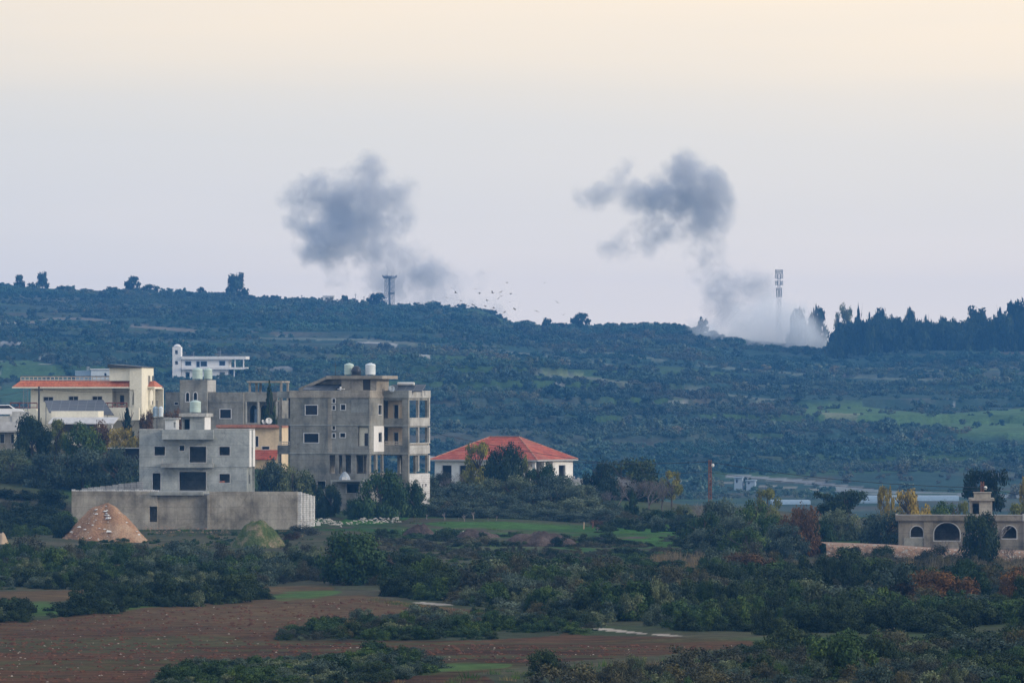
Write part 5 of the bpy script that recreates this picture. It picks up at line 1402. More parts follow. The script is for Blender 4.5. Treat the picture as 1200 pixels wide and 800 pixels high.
# --- trees that stand out in the photograph
OL = 'olive trees on the village slope'
T_ = [
 # name, crown, label, px, top, width, D
 ('olive_tree', 'crown_olive', 'wide grey-green olive tree at the left edge below the low flat-roofed house', 14, 529, 56, 606),
 ('olive_tree', 'crown_olive', 'grey-green olive tree below the low flat-roofed house, third from the grey unfinished house', 54, 533, 52, 602),
 ('olive_tree', 'crown_olive', 'tall dense olive tree left of the grey unfinished house, second from its wall', 96, 526, 58, 604),
 ('olive_tree', 'crown_olive', 'olive tree pressed against the left wall of the grey unfinished house', 138, 527, 48, 600),
 ('bushy_tree', 'crown_dark', 'dark bushy tree under the utility pole in front of the cream villa', 38, 484, 42, 632),
 ('bushy_tree', 'crown_lime', 'yellowish-green bushy tree in front of the solar panels', 66, 488, 34, 636),
 ('bushy_tree', 'crown_green', 'dark green bushy tree left of the yellow tree below the villa', 98, 494, 46, 630),
 ('bushy_tree', 'crown_brown', 'brownish half-bare tree below the solar panels', 118, 492, 40, 634),
 ('autumn_tree', 'crown_yellow', 'golden autumn tree beside the grey unfinished house', 143, 497, 46, 624),
 ('autumn_tree', 'crown_yellow', 'smaller golden tree touching the corner of the grey unfinished house', 158, 508, 24, 621),
 ('conifer_tree', 'crown_conifer', 'small dark conifer in front of the arched porch of the villa', 149, 473, 26, 640),
 ('bushy_tree', 'crown_brown', 'reddish-brown small tree at the foot of the villa stair tower', 172, 477, 20, 642),
 ('bushy_tree', 'crown_brown', 'rusty-brown bushy tree in front of the long grey concrete house', 203, 474, 30, 662),
 ('conifer_tree', 'crown_conifer', 'tall dark narrow conifer in front of the roof pavilion of the concrete house', 316, 443, 32, 676),
 ('olive_tree', 'crown_olive', 'grey olive tree between the grey unfinished house and the apartment building', 318, 539, 42, 588),
 ('olive_tree', 'crown_olive', 'olive tree directly under the left balconies of the apartment building', 344, 549, 40, 586),
 ('bushy_tree', 'crown_dark', 'dark bush-like tree at the right end of the white return wall', 366, 556, 26, 592),
 ('green_tree', 'crown_green', 'fresh green spreading tree at the right foot of the apartment building', 446, 549, 56, 584),
 ('green_tree', 'crown_green', 'small green tree in front of the white basement wall of the apartment building', 484, 562, 34, 590),
 ('bushy_tree', 'crown_dark', 'dark low tree in front of the basement windows of the apartment building', 388, 567, 24, 588),
 ('round_tree', 'crown_dark', 'dark round tree covering the middle of the red hip roof', 591, 518, 46, 646),
 ('autumn_tree', 'crown_lime', 'sparse yellow-green tree in front of the left slope of the red hip roof', 561, 514, 48, 652),
 ('bushy_tree', 'crown_lime', 'lime-green small tree right of the dark tree before the red hip roof', 615, 531, 22, 650),
 ('bushy_tree', 'crown_green', 'green bushy tree before the porch of the red-roofed house', 638, 543, 42, 648),
 ('bushy_tree', 'crown_grey', 'brown-grey leafless bushy tree at the left corner of the red-roofed house', 520, 550, 30, 640),
 ('round_tree', 'crown_dark', 'dark round tree just right of the red-roofed house', 702, 537, 42, 664),
 ('round_tree', 'crown_dark', 'broad dark olive-brown tree crown above the grey bare trees', 744, 536, 72, 668),
 ('round_tree', 'crown_lime', 'tall olive-yellow tree standing alone left of the rusty lattice pole', 787, 549, 30, 640),
 ('olive_tree', 'crown_olive', 'silvery olive tree under the left end of the red roof, nearest the apartment building', 508, 574, 42, 618),
 ('olive_tree', 'crown_olive', 'olive tree under the left half of the red-roofed house, second from the apartment building', 541, 567, 46, 620),
 ('olive_tree', 'crown_olive', 'olive tree below the sparse yellow-green tree', 574, 562, 44, 624),
 ('olive_tree', 'crown_olive', 'olive tree below the dark round tree before the red hip roof', 608, 560, 46, 622),
 ('olive_tree', 'crown_olive', 'olive tree below the porch of the red-roofed house', 645, 562, 50, 620),
 ('olive_tree', 'crown_olive', 'olive tree below the rough whitish stone wall', 682, 569, 48, 615),
 ('olive_tree', 'crown_olive', 'front-row olive tree with low branches behind the pruned white trees, left', 528, 585, 44, 604),
 ('olive_tree', 'crown_olive', 'front-row olive tree in the middle of the grove, above the brushwood heap', 583, 580, 50, 602),
 ('olive_tree', 'crown_olive', 'small separate olive tree in front of the grove', 619, 600, 18, 596),
 ('olive_tree', 'crown_olive', 'large front-row olive tree at the right end of the grove', 681, 586, 66, 598),
 ('cypress', 'crown_green', 'small narrow green tree among the grey bare trees', 740, 571, 16, 610),
 ('round_tree', 'crown_green', 'bright green round tree on the lawn left of the rusty lattice pole', 774, 596, 36, 592),
 ('bushy_tree', 'crown_lime', 'yellow-green shrubby tree beside the bright green round tree', 796, 591, 20, 604),
 ('olive_tree', 'crown_olive', 'wide olive tree at the foot of the rusty lattice pole', 842, 587, 52, 532),
 ('olive_tree', 'crown_green', 'dense green tree right of the rusty lattice pole', 882, 589, 50, 526),
 ('round_tree', 'crown_lime', 'pale olive-green round tree rising behind the grove right of the lattice pole', 899, 569, 38, 596),
 ('autumn_tree', 'crown_brown', 'reddish-brown bushy tree between the lattice pole and the dark pine', 940, 588, 50, 508),
 ('pine_tree', 'crown_pine', 'dark flat-topped pine between the lattice pole and the arched house', 982, 575, 50, 590),
 ('olive_tree', 'crown_olive', 'dark olive tree with a visible trunk under the flat-topped pine', 984, 598, 46, 560),
 ('olive_tree', 'crown_olive', 'low wide grey-green olive tree at the left corner of the arched house', 1040, 602, 58, 530),
 ('autumn_tree', 'crown_yellow', 'slim sparse yellow tree behind the left corner of the arched house', 1038, 562, 26, 556),
 ('autumn_tree', 'crown_yellow', 'broad yellow-green autumn tree behind the arched house', 1066, 565, 50, 552),
 ('green_tree', 'crown_green', 'dark green tree behind the roof of the arched house, just right of the autumn tree', 1106, 587, 44, 560),
 ('bushy_tree', 'crown_lime', 'lime-green tree left of the roof stair box', 1128, 584, 26, 556),
 ('pine_tree', 'crown_pine', 'tall dark pine behind the roof stair box of the arched house', 1156, 550, 46, 566),
 ('bushy_tree', 'crown_lime', 'yellow-green tree behind the roof at the right edge', 1190, 586, 34, 556),
 ('autumn_tree', 'crown_yellow', 'orange-yellow tree cut by the right picture edge', 1203, 550, 20, 560),
 ('green_tree', 'crown_dark', 'large dark tree standing directly in front of the arched house', 1149, 600, 46, 484),
 ('bushy_tree', 'crown_green', 'big leafy green tree at the edge of the fields below the apartment building', 412, 622, 84, 412),
 ('bushy_tree', 'crown_dark', 'dark bushy tree right of the big leafy one below the apartment building', 472, 644, 62, 408),
]
for j, (px, pt, ww, D) in enumerate(((492, 582, 40, 612), (524, 574, 44, 628), (557, 572, 44, 612), (592, 570, 46, 634), (625, 572, 44, 612), (662, 572, 44, 628), (700, 578, 40, 622), (560, 590, 40, 601), (606, 588, 40, 600), (640, 590, 44, 604), (710, 590, 36, 604), (498, 592, 38, 594), (536, 594, 40, 592), (570, 596, 42, 590), (604, 596, 38, 591), (642, 598, 40, 590), (672, 602, 40, 588), (704, 598, 36, 592), (516, 560, 36, 640), (655, 558, 40, 642))):
    T_.append(('olive_tree', 'crown_olive', 'grey-green olive tree merged into the dense grove below the red-roofed house', px, pt, ww, D))
for j, (px, pt, ww, D) in enumerate(((826, 602, 44, 520), (862, 606, 48, 512), (905, 606, 46, 514), (920, 616, 46, 500), (870, 620, 52, 498), (822, 622, 40, 500), (960, 610, 36, 520))):
    T_.append(('olive_tree', 'crown_olive' if j % 2 else 'crown_green', 'grey-green tree merged into the dense clump right of the rusty lattice pole', px, pt, ww, D))
for nm, cr_, lb_, px, pt, ww, D in T_:
    tree(nm, cr_, lb_, px, pt - (3 if nm == 'olive_tree' else 0), ww * (1.35 if nm == 'olive_tree' else 1.2), D, group=('olive trees merged in the grove' if 'merged into the dense grove' in lb_ else 'trees merged in the clump by the lattice pole' if 'merged into' in lb_ else OL) if nm == 'olive_tree' else None, trunkf=.3 if nm == 'pine_tree' or 'standing alone left' in lb_ else .03)
for lb_, px, pt, D, pool, wf in (
 ('tall grey bare tree with dense twigs, left one below the broad dark crown', 742, 556, 622, BARE2, 1.5), ('grey bare tree with spreading twigs, middle one of the bare group', 760, 560, 618, BARE2, 1.6),
 ('pale bare tree at the right of the bare group, beside the yellow tree', 776, 563, 612, BARE2, 1.3), ('low tangled bare tree at the left of the bare group', 722, 570, 616, BARE2, 1.5),
 ('pale bare tree left of the rusty lattice pole', 818, 588, 584, BARE, 1.0), ('pale leafless tree in front of the dark tree at the arched house', 1166, 612, 494, BARE, 1.4),
 ('grey leafless shrubby tree below the big arch of the arched house', 1112, 628, 498, BARE2, 1.9), ('bare thorny tree on the bank right of the pale leafless tree', 1186, 640, 492, BARE2, 1.4),
 ('small bare tree beside the two stakes on the green terrace', 700, 616, 570, BARE, 1.6), ('brown bare tree in front of the left side of the red-roofed house', 532, 552, 634, BARE2, 1.2)):
    bare(lb_, px, pt, D, pool, wf)
for j, (px, pt) in enumerate(((500, 602), (521, 600), (544, 602), (555, 599), (582, 604), (466, 598), (650, 618), (537, 606), (572, 606))):
    bare('pruned whitish leafless tree, %s on the green terrace' % (
        'first', 'second, with the broadest fork,', 'third', 'fourth, the tallest thin one,', 'fifth', 'a lone one left of the row', 'a lone one above the brushwood heap', 'a tiny one between the second and third', 'a tiny one before the fifth')[j], px, pt, 586 - j % 3, VINE, .9, name='pruned_tree', group='pruned leafless trees on the green terrace', cat='pruned tree')
S_ = [
 ('crown_dark', 'dark shrub left of the brown earth mound', 74, 602, 30, 538), ('crown_dark', 'dark hedge shrub at the left edge under the olive trees', 20, 572, 60, 590), ('crown_dark', 'dark shrub between the olives and the long retaining wall', 62, 572, 50, 586),
 ('crown_grey', 'purplish bare shrub at the left edge', 4, 584, 26, 574), ('crown_dark', 'wide dark shrub on the grass left of the brown earth mound', 38, 590, 64, 562),
 ('crown_grey', 'grey-purple shrub right of the white return wall', 352, 612, 40, 552), ('crown_brown', 'reddish shrub right of the grassy mound', 344, 622, 26, 540), ('crown_dark', 'dark shrub in front of the basement of the apartment building', 374, 586, 26, 586), ('crown_green', 'green shrub beside the tree at the apartment building foot', 414, 584, 28, 584),
 ('crown_brown', 'rusty shrub behind the two stakes on the green terrace', 700, 608, 26, 580), ('crown_dark', 'dark low shrub right of the two stakes', 722, 606, 34, 578), ('crown_olive', 'grey-green shrub on the lawn below the bare trees', 742, 611, 22, 576),
 ('crown_grey', 'dry grey shrub on the slope below the bright green tree', 790, 632, 46, 540), ('crown_dark', 'dark shrub at the bottom of the lawn', 706, 622, 26, 566), ('crown_dark', 'dark green shrub under the lattice pole trees', 812, 606, 44, 560),
 ('crown_dark', 'dark shrub in front of the rubble wall, left one', 996, 640, 34, 496), ('crown_dark', 'dark shrub in front of the rubble wall, right one', 1034, 638, 30, 496), ('crown_grey', 'grey dry shrub below the big arch', 1098, 634, 46, 494), 
 ('crown_brown', 'large orange-brown shrub in the thicket below the arched house', 1100, 664, 84, 372), ('crown_brown', 'smaller rust-brown shrub left of the large orange-brown one', 1056, 676, 46, 376), ('crown_brown', 'brown shrub at the right edge of the thicket', 1190, 664, 56, 372),
 ('crown_brown', 'brown-green shrub in the middle of the right thicket', 878, 644, 66, 424), ('crown_brown', 'yellowish-brown shrub at the left part of the right thicket', 832, 678, 54, 380), ('crown_green', 'rounded bright-leaved shrub at the bottom edge, right of centre', 986, 738, 80, 250), ('crown_dark', 'dark shrub just right of the rounded one at the bottom edge', 1030, 744, 50, 262),
 ('crown_dark', 'dark rounded bush on the field bank, bottom, under the pale track', 884, 762, 54, 254), ('crown_dark', 'wide dark bush in the bottom hedge right of the ploughed field', 640, 760, 52, 256), ('crown_olive', 'silvery shrub at the end of the pale track', 772, 708, 40, 330), ('crown_olive', 'large silvery shrub right of the pale track', 808, 706, 46, 332),
 ('crown_dark', 'round dark bush on the red strip beyond the big ploughed field', 186, 666, 42, 368), ('crown_dark', 'high dark bush at the right of the strip hedge', 286, 670, 50, 374), ('crown_green', 'dark green bush at the lower left corner of the strip field', 12, 702, 34, 344),
 ('crown_dark', 'large rounded dark bush at the left, above the strip field', 40, 664, 60, 402), ('crown_dark', 'dark rounded bush left of the strip hedge centre', 112, 664, 48, 402), ('crown_olive', 'olive bush rising from the mid-field hedge', 440, 722, 30, 322), ('crown_olive', 'taller bush in the mid-field hedge, right part', 540, 722, 34, 322), ('crown_dark', 'dark bush at the right end of the mid-field hedge', 620, 718, 44, 324),
]
for kd, lb_, px, pt, ww, D in S_:
    shrub(kd, lb_, px, pt, ww * 1.2, D)

# --- thickets, hedges and ground cover that nobody could count
def gn_scatter(name, pts, scl, rot, idx, protos, label, cat):
    n = len(pts)
    me = bpy.data.meshes.new(name); me.vertices.add(n); me.vertices.foreach_set('co', np.asarray(pts, np.float32).ravel()); me.update()
    a = me.attributes.new('sc', 'FLOAT_VECTOR', 'POINT'); a.data.foreach_set('vector', np.asarray(scl, np.float32).ravel())
    r = np.zeros((n, 3), np.float32); r[:, 2] = rot
    a = me.attributes.new('ro', 'FLOAT_VECTOR', 'POINT'); a.data.foreach_set('vector', r.ravel())
    a = me.attributes.new('ix', 'INT', 'POINT'); a.data.foreach_set('value', np.asarray(idx, np.int32))
    o = link_mesh(name, me); tag(o, label, cat, None, 'stuff')
    ng = bpy.data.node_groups.new(name, 'GeometryNodeTree'); ng.is_modifier = True
    ng.interface.new_socket('Geometry', in_out='INPUT', socket_type='NodeSocketGeometry'); ng.interface.new_socket('Geometry', in_out='OUTPUT', socket_type='NodeSocketGeometry')
    gi = ng.nodes.new('NodeGroupInput'); go = ng.nodes.new('NodeGroupOutput')
    iop = ng.nodes.new('GeometryNodeInstanceOnPoints'); jn = ng.nodes.new('GeometryNodeJoinGeometry')
    for pm in protos[::-1]:
        po = bpy.data.objects.new(pm.name, pm)      # never linked: only its mesh is used
        oi = ng.nodes.new('GeometryNodeObjectInfo'); oi.inputs['Object'].default_value = po; oi.inputs['As Instance'].default_value = True
        ng.links.new(oi.outputs['Geometry'], jn.inputs[0])
    def na(nm, ty):
        q = ng.nodes.new('GeometryNodeInputNamedAttribute'); q.data_type = ty; q.inputs['Name'].default_value = nm; return q.outputs['Attribute']
    ng.links.new(gi.outputs[0], iop.inputs['Points']); ng.links.new(jn.outputs[0], iop.inputs['Instance'])
    iop.inputs['Pick Instance'].default_value = True
    ng.links.new(na('ix', 'INT'), iop.inputs['Instance Index']); ng.links.new(na('ro', 'FLOAT_VECTOR'), iop.inputs['Rotation']); ng.links.new(na('sc', 'FLOAT_VECTOR'), iop.inputs['Scale'])
    ng.links.new(iop.outputs[0], go.inputs[0])
    md = o.modifiers.new('scatter', 'NODES'); md.node_group = ng
    return o

def small(kind, mat, n, leaf, cl=14, v=3, rr=(.18, .36)):
    return [leaf_cloud(kind, sq(dome_clumps(random.Random(900 + i + len(kind)), 1, 1, cl, 0, rr), .9), n, leaf, mat, seed=500 + i + len(kind) * 7) for i in range(v)]
SC = {'dark': small('scrub_dark', L['dark'], 4200, .046, v=4), 'green': small('scrub_green', L['green'], 4200, .046, v=3), 'olive': small('scrub_olive', L['olive'], 4200, .042, v=3),
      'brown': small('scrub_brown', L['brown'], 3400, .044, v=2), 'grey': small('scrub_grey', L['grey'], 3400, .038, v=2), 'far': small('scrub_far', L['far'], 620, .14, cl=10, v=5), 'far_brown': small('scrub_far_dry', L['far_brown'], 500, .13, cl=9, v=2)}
def strawtuft(mat, seed, n=60):
    g = np.random.default_rng(seed); mb = MB()
    for i in range(n):
        q = g.random() * 6.28; r = g.random() * .8; x = r * math.cos(q); y = r * math.sin(q); hh = g.uniform(.5, 1); lx, ly = g.normal(size=2) * .22; w_ = .035
        a = g.random() * 3.14; mb.poly([(x - w_ * math.cos(a), y - w_ * math.sin(a), 0), (x + w_ * math.cos(a), y + w_ * math.sin(a), 0), (x + lx, y + ly, hh)])
    me = mb.mesh('tuft', mat)
    at = me.attributes.new('tint', 'FLOAT', 'FACE'); at.data.foreach_set('value', g.random(len(me.polygons)).astype(np.float32)); return me
SC['grass'] = [strawtuft(L['grass'], 1), strawtuft(L['grass'], 2)]
SC['straw'] = [strawtuft(L['straw'], 3), strawtuft(L['straw'], 4)]

def region_pts(poly, n, g, dmax=900, hm=0.0):
    """points spread evenly over the ground inside a region of the picture's ground plane"""
    xs = [p[0] for p in poly]; ys = [p[1] for p in poly]
    # sample in ground space: D between the region's near and far rows
    Ds = np.array([13.0 * FPX / max(20, y - HY) for y in ys]); d0, d1 = max(230, Ds.min() * .93), min(dmax, Ds.max() * 1.07)
    out = []
    tries = 0
    while len(out) < n and tries < 60:
        tries += 1
        D = g.uniform(d0, d1, 6000); px = g.uniform(min(xs), max(xs), 6000)
        keep = g.random(6000) < (D / d1); D = D[keep]; px = px[keep]
        x = (px - 600) / FPX * D; z = zfun(x, D); py = HY - z / D * FPX
        k = inpoly(px, py, poly)
        if hm: k &= inpoly(px, py - hm * FPX / D, poly)
        out += list(zip(x[k], D[k], z[k]))
    return out[:n]
def thicket(name, label, poly, n, hr, wr, mix, seed, cat='scrub', clump=0.0, edge=None):
    """mix: {kind: share}"""
    g = np.random.default_rng(seed); pts = region_pts(poly, n, g, hm=hr[1] * .45)
    if not pts: return
    P = np.array(pts); n = len(P)
    if clump:
        k = fbm(P[:, 0] / 9, P[:, 1] / 9, seed, 3) + (g.random(n) - .5) * .12 > clump; P = P[k]; n = len(P)
    kinds = list(mix); protos = []; base = {}
    for k in kinds: base[k] = len(protos); protos += SC[k]
    # neighbours tend to be of one kind
    f = fbm(P[:, 0] / 12, P[:, 1] / 12, seed + 5, 2); rk = np.clip((f - .5) * 2.2 + .5 + (g.random(n) - .5) * .5, 0, .999)
    cs = np.cumsum([mix[k] for k in kinds]); cs = cs / cs[-1]
    ki = np.searchsorted(cs, rk); idx = np.array([base[kinds[i]] + g.integers(len(SC[kinds[i]])) for i in ki])
    h = g.uniform(hr[0], hr[1], n) * (.75 + .5 * fbm(P[:, 0] / 7, P[:, 1] / 7, seed + 9, 2)); wd = g.uniform(wr[0], wr[1], n); bg_ = g.random(n); wd = wd * np.where(bg_ > .9, 1.6, np.where(bg_ < .35, .6, 1.0)); h = h * np.where(bg_ > .9, 1.35, np.where(bg_ < .35, .65, 1.0))
    P[:, 2] -= 0.2
    gn_scatter(name, P, np.stack([wd, wd, h], 1), g.random(n) * 6.28, idx, protos, label, cat)
mixd = {'dark': .38, 'green': .24, 'olive': .24, 'grey': .14}
thicket('scrub_thicket', 'dense dark scrub thicket along the slope below the grey unfinished house', [(-60, 640), (70, 642), (180, 644), (260, 646), (300, 650), (380, 646), (430, 662), (470, 686), (380, 684), (180, 686), (60, 690), (-60, 692)], 950, (.6, 1.9), (.8, 1.7), mixd, 101, clump=.40)
thicket('scrub_thicket', 'dark scrub thicket across the middle of the picture below the green terrace', [(400, 694), (430, 684), (520, 668), (600, 660), (690, 664), (800, 676), (820, 740), (740, 732), (670, 728), (600, 716), (500, 702)], 1000, (.7, 2.1), (.8, 1.7), mixd, 102, clump=.38)
thicket('scrub_thicket', 'dark green and brown scrub thicket filling the lower right of the picture', [(790, 670), (880, 656), (960, 664), (1060, 668), (1300, 668), (1300, 742), (1040, 742), (900, 744), (800, 740)], 1700, (.7, 2.2), (.8, 1.8), {'dark': .44, 'green': .28, 'olive': .14, 'grey': .14}, 103, clump=.39)
thicket('scrub_bank', 'low scrub bank along the bottom right edge', [(600, 790), (700, 782), (760, 774), (880, 760), (900, 748), (1300, 742), (1300, 850), (600, 850)], 850, (.6, 1.5), (.6, 1.4), {'dark': .35, 'green': .25, 'olive': .22, 'grey': .18}, 104, clump=.32)
thicket('field_hedge', 'long grey-green hedge crossing the ploughed field', [(322, 750), (335, 730), (450, 716), (560, 714), (660, 712), (708, 722), (700, 742), (560, 750)], 560, (.35, .95), (.5, 1.0), {'olive': .5, 'grey': .15, 'dark': .2, 'green': .15}, 105, cat='hedge', clump=.22)
thicket('field_hedge', 'low hedge along the bottom edge of the ploughed field', [(168, 822), (190, 786), (280, 768), (380, 764), (470, 756), (514, 770), (512, 786), (470, 796), (330, 815)], 420, (.35, .85), (.5, 1.0), {'dark': .4, 'olive': .3, 'green': .3}, 106, cat='hedge', clump=.25)
thicket('field_hedge', 'bushy strip between the red strip field and the big ploughed field', [(-60, 736), (-60, 704), (24, 702), (34, 720), (60, 712), (110, 690), (180, 672), (305, 664), (314, 704), (190, 712), (60, 724), (20, 730)], 420, (.7, 1.5), (.7, 1.3), {'dark': .5, 'olive': .3, 'grey': .2}, 107, cat='hedge', clump=.33)
thicket('field_hedge', 'dark hedge in front of the red strip field', [(-60, 691), (-60, 655), (60, 652), (260, 658), (360, 668), (300, 688), (60, 691)], 420, (.6, 1.4), (.7, 1.4), {'dark': .45, 'green': .3, 'olive': .25}, 108, cat='hedge', clump=.33)
thicket('scrub_bushes', 'scattered low grey and green scrub on the grassy slope below the olive grove', [(370, 626), (480, 620), (700, 624), (800, 640), (800, 680), (690, 670), (520, 672), (420, 684)], 900, (.3, 1.0), (.6, 1.4), {'grey': .4, 'dark': .35, 'green': .25}, 109, clump=.40)
thicket('scrub_bushes', 'undergrowth around the trees beside the rusty lattice pole', [(800, 622), (860, 612), (960, 618), (960, 650), (860, 652), (800, 652)], 260, (.9, 2.2), (.9, 1.7), {'dark': .5, 'olive': .25, 'brown': .15, 'grey': .1}, 110)
thicket('scrub_bushes', 'undergrowth under the olive trees left of the retaining wall', [(-60, 588), (84, 588), (84, 628), (-60, 632)], 130, (.7, 1.6), (.8, 1.5), {'dark': .6, 'green': .4}, 111, clump=.42)
thicket('scrub_bushes', 'low growth at the foot of the apartment building and the olive grove', [(366, 596), (480, 594), (560, 600), (700, 600), (700, 606), (480, 606), (380, 606)], 90, (.5, 1.3), (.6, 1.2), {'dark': .5, 'green': .3, 'grey': .2}, 112, clump=.45)
thicket('scrub_bushes', 'garden bushes between the villa and the olive trees', [(-40, 520), (60, 512), (165, 508), (165, 545), (60, 560), (-40, 560)], 150, (.7, 1.7), (.7, 1.4), {'dark': .45, 'green': .3, 'brown': .25}, 113, clump=.4)
thicket('dry_grass', 'dry grey grass and thistles below the rubble wall', [(960, 652), (1240, 648), (1240, 668), (1080, 668), (960, 662)], 900, (.5, 1.1), (.4, .8), {'straw': .7, 'grey': .3}, 114, cat='grass')
thicket('dry_grass', 'dry grass on the slope left of the right thicket', [(760, 640), (830, 640), (880, 652), (820, 668), (770, 660)], 350, (.4, .9), (.4, .8), {'straw': .8, 'grey': .2}, 115, cat='grass')
thicket('grass', 'short green grass on the terrace below the olive grove', [(360, 612), (470, 606), (700, 606), (800, 610), (800, 640), (700, 642), (480, 640), (370, 628)], 2600, (.12, .32), (.3, .6), {'grass': 1.0}, 116, cat='grass')
thicket('dry_grass', 'grass and weeds on the edges of the ploughed field', [(560, 716), (700, 726), (700, 734), (640, 732), (560, 724), (480, 712), (420, 702), (440, 697)], 500, (.2, .5), (.3, .6), {'straw': .6, 'grass': .4}, 117, cat='grass')
thicket('dry_grass', 'weeds along the bank at the bottom edge of the picture', [(420, 795), (600, 780), (760, 770), (900, 755), (1240, 745), (1240, 850), (420, 850)], 1500, (.2, .55), (.3, .6), {'straw': .45, 'grass': .55}, 118, cat='grass')

thicket('scrub_bushes', 'tangled low bushes around the bare trees left of the rusty lattice pole', [(690, 590), (760, 590), (810, 600), (810, 640), (770, 628), (700, 622)], 170, (.5, 1.4), (.6, 1.3), {'grey': .35, 'olive': .35, 'dark': .3}, 121, clump=.42)
thicket('weeds', 'green weeds and rubble plants on the strip in front of the long retaining wall', [(150, 618), (350, 618), (380, 640), (300, 650), (140, 646), (100, 636)], 420, (.15, .6), (.3, .8), {'grass': .5, 'straw': .25, 'green': .25}, 119, cat='weeds')
thicket('field_weeds', 'thin green and straw-coloured weeds growing over the ploughed field', [(-60, 742), (0, 730), (150, 716), (300, 708), (430, 700), (560, 718), (640, 732), (340, 740), (320, 752), (560, 755), (860, 754), (620, 776), (300, 775), (180, 790), (160, 830), (-60, 830)], 2600, (.08, .22), (.15, .45), {'straw': .35, 'grass': .65}, 120, cat='weeds', clump=.60)
# far hillside: scrub over the whole opposite slope
def hillside():
    g = np.random.default_rng(55); n = 85000
    u = g.uniform(-.135, .135, n); D = np.sqrt(g.uniform(1160 ** 2, 2330 ** 2, n)); x = u * D; z = zfun(x, D)
    px = 600 + u * FPX; py = HY - z / D * FPX; dr = np.interp(px, DR_X, DR_Y)
    m2 = fbm(x / 22, D / 22, 81, 4); jx = px + (m2 - .5) * 26; jy = py + (m2 - .5) * 5
    keep = (D < dr + 6) & (fbm(x / 45, D / 32, 77, 4) + (g.random(n) - .5) * .30 > np.where(D > 1620, .46, .26))
    for poly in ([(925, 474), (1010, 476), (1100, 486), (1210, 478), (1400, 480), (1400, 510), (1180, 510), (1040, 498), (950, 488)], [(-80, 424), (30, 420), (110, 436), (100, 446), (-80, 446)], [(588, 433), (640, 436), (720, 442), (700, 447), (630, 442)],
                 [(-50, 451), (70, 449), (70, 470), (-50, 475)]):
        keep &= ~(inpoly(jx, jy, poly) & (g.random(n) > .04))
    ytr = np.interp(px, [980, 1050, 1110, 1200], [418, 404, 407, 412]); keep &= ~((px > 980) & (np.abs(py - ytr) < 5))
    keep &= ~((px > 845) & (px < 1300) & (py > 553) & (D < 1300) & (g.random(n) > .12))
    for pts_, th_, _c in TRACKS:
        xs = [q[0] for q in pts_]; ys = [q[1] for q in pts_]
        keep &= ~((px > xs[0]) & (px < xs[-1]) & (py - np.interp(px, xs, ys) > -th_ * 1.2) & (py - np.interp(px, xs, ys) < th_ + 2.2) & (g.random(n) > .12))
    crest = D > dr - 40
    keep &= ~(crest & (px > 425) & (px < 570) & (g.random(n) > .15))
    P = np.stack([x, D, z - .3], 1)[keep]; n = len(P); cr_ = crest[keep]
    wd = g.uniform(.7, 1.7, n); big = g.random(n) > .93; wd[big] *= 2.1; br_ = fbm(x[keep] / 55, D[keep] / 40, 131, 3) + (g.random(n) - .5) * .35 > .60; ix = np.where(br_, 5 + g.integers(0, 2, n), g.integers(0, 5, n)); h = wd * g.uniform(.8, 1.35, n); h = np.where(cr_, np.minimum(h, 2.4), h)
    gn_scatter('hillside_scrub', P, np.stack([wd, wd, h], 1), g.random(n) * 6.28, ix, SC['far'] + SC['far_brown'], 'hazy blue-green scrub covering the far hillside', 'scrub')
hillside()

# trees along the far ridge
def ridge_tree(kind, label, px, ptop, wpx, D=None, name='ridge_tree', trunkf=.15, base=None, group='trees along the far ridge'):
    D = D or float(np.interp(px, DR_X, DR_Y)) - 4
    return tree(name, kind, label, px, ptop, wpx, D, group=group, trunkf=trunkf, hidez=1.0)
for kd, lb_, px, pt, ww in (
 ('far_tree', 'small round tree on the ridge, leftmost on the skyline', 23, 321.5, 14), ('far_tree', 'round tree on the ridge, taller of the two at the far left', 50, 318.5, 18), ('far_tree', 'low dark tree between the two at the far left of the ridge', 37, 330, 14),
 ('far_tree', 'leaning tree on the ridge with a long low tail', 155, 323, 20), ('far_tree', 'low tree just right of the leaning one on the ridge', 175, 333, 26), ('far_tree', 'low ridge tree left of the leaning one', 132, 336, 22), ('far_tree', 'low dark bush on the ridge above the cream villa roof', 74, 334, 24), ('far_tree', 'low dark bush on the ridge right of the villa roof', 100, 338, 24), ('far_tree', 'small pointed tree on the ridge left of the big umbrella-shaped one', 236, 336, 12),
 ('far_tree', 'big umbrella-shaped tree standing alone on the ridge', 277, 320, 30), ('far_tree', 'small dark tree on the ridge left of the white hut', 348, 347, 11), ('far_tree', 'small round tree right of the white hut on the ridge', 403, 345.5, 12), ('far_tree', 'dark wide tree at the foot of the platform tower', 441, 343, 30),
 ('far_tree', 'small dark tree on the ridge, left of the rounded pine', 617, 375, 20), ('far_tree', 'pointed small tree on the ridge left of the rounded pine', 641, 371, 15), ('far_tree', 'rounded pine standing clear on the middle of the ridge', 680, 366, 25), ('far_tree', 'low dark tree just left of the rounded pine', 657, 378, 18),
 ('far_tree', 'round dark tree in front of the pale dust cloud', 925, 391, 12), ('far_tree', 'dark round tree before the left part of the pale dust cloud', 868, 396, 26), ('far_tree', 'low dark tree before the middle of the pale dust cloud', 893, 401, 22), ('far_tree', 'small dark tree left of the round one before the dust cloud', 908, 402, 14), ('far_tree', 'low bush right of the round tree before the dust cloud', 948, 405, 26),
 ('far_tree', 'faint rounded tree at the left edge of the pale dust cloud', 823, 370, 18)):
    ridge_tree(kd, lb_, px, pt, ww)
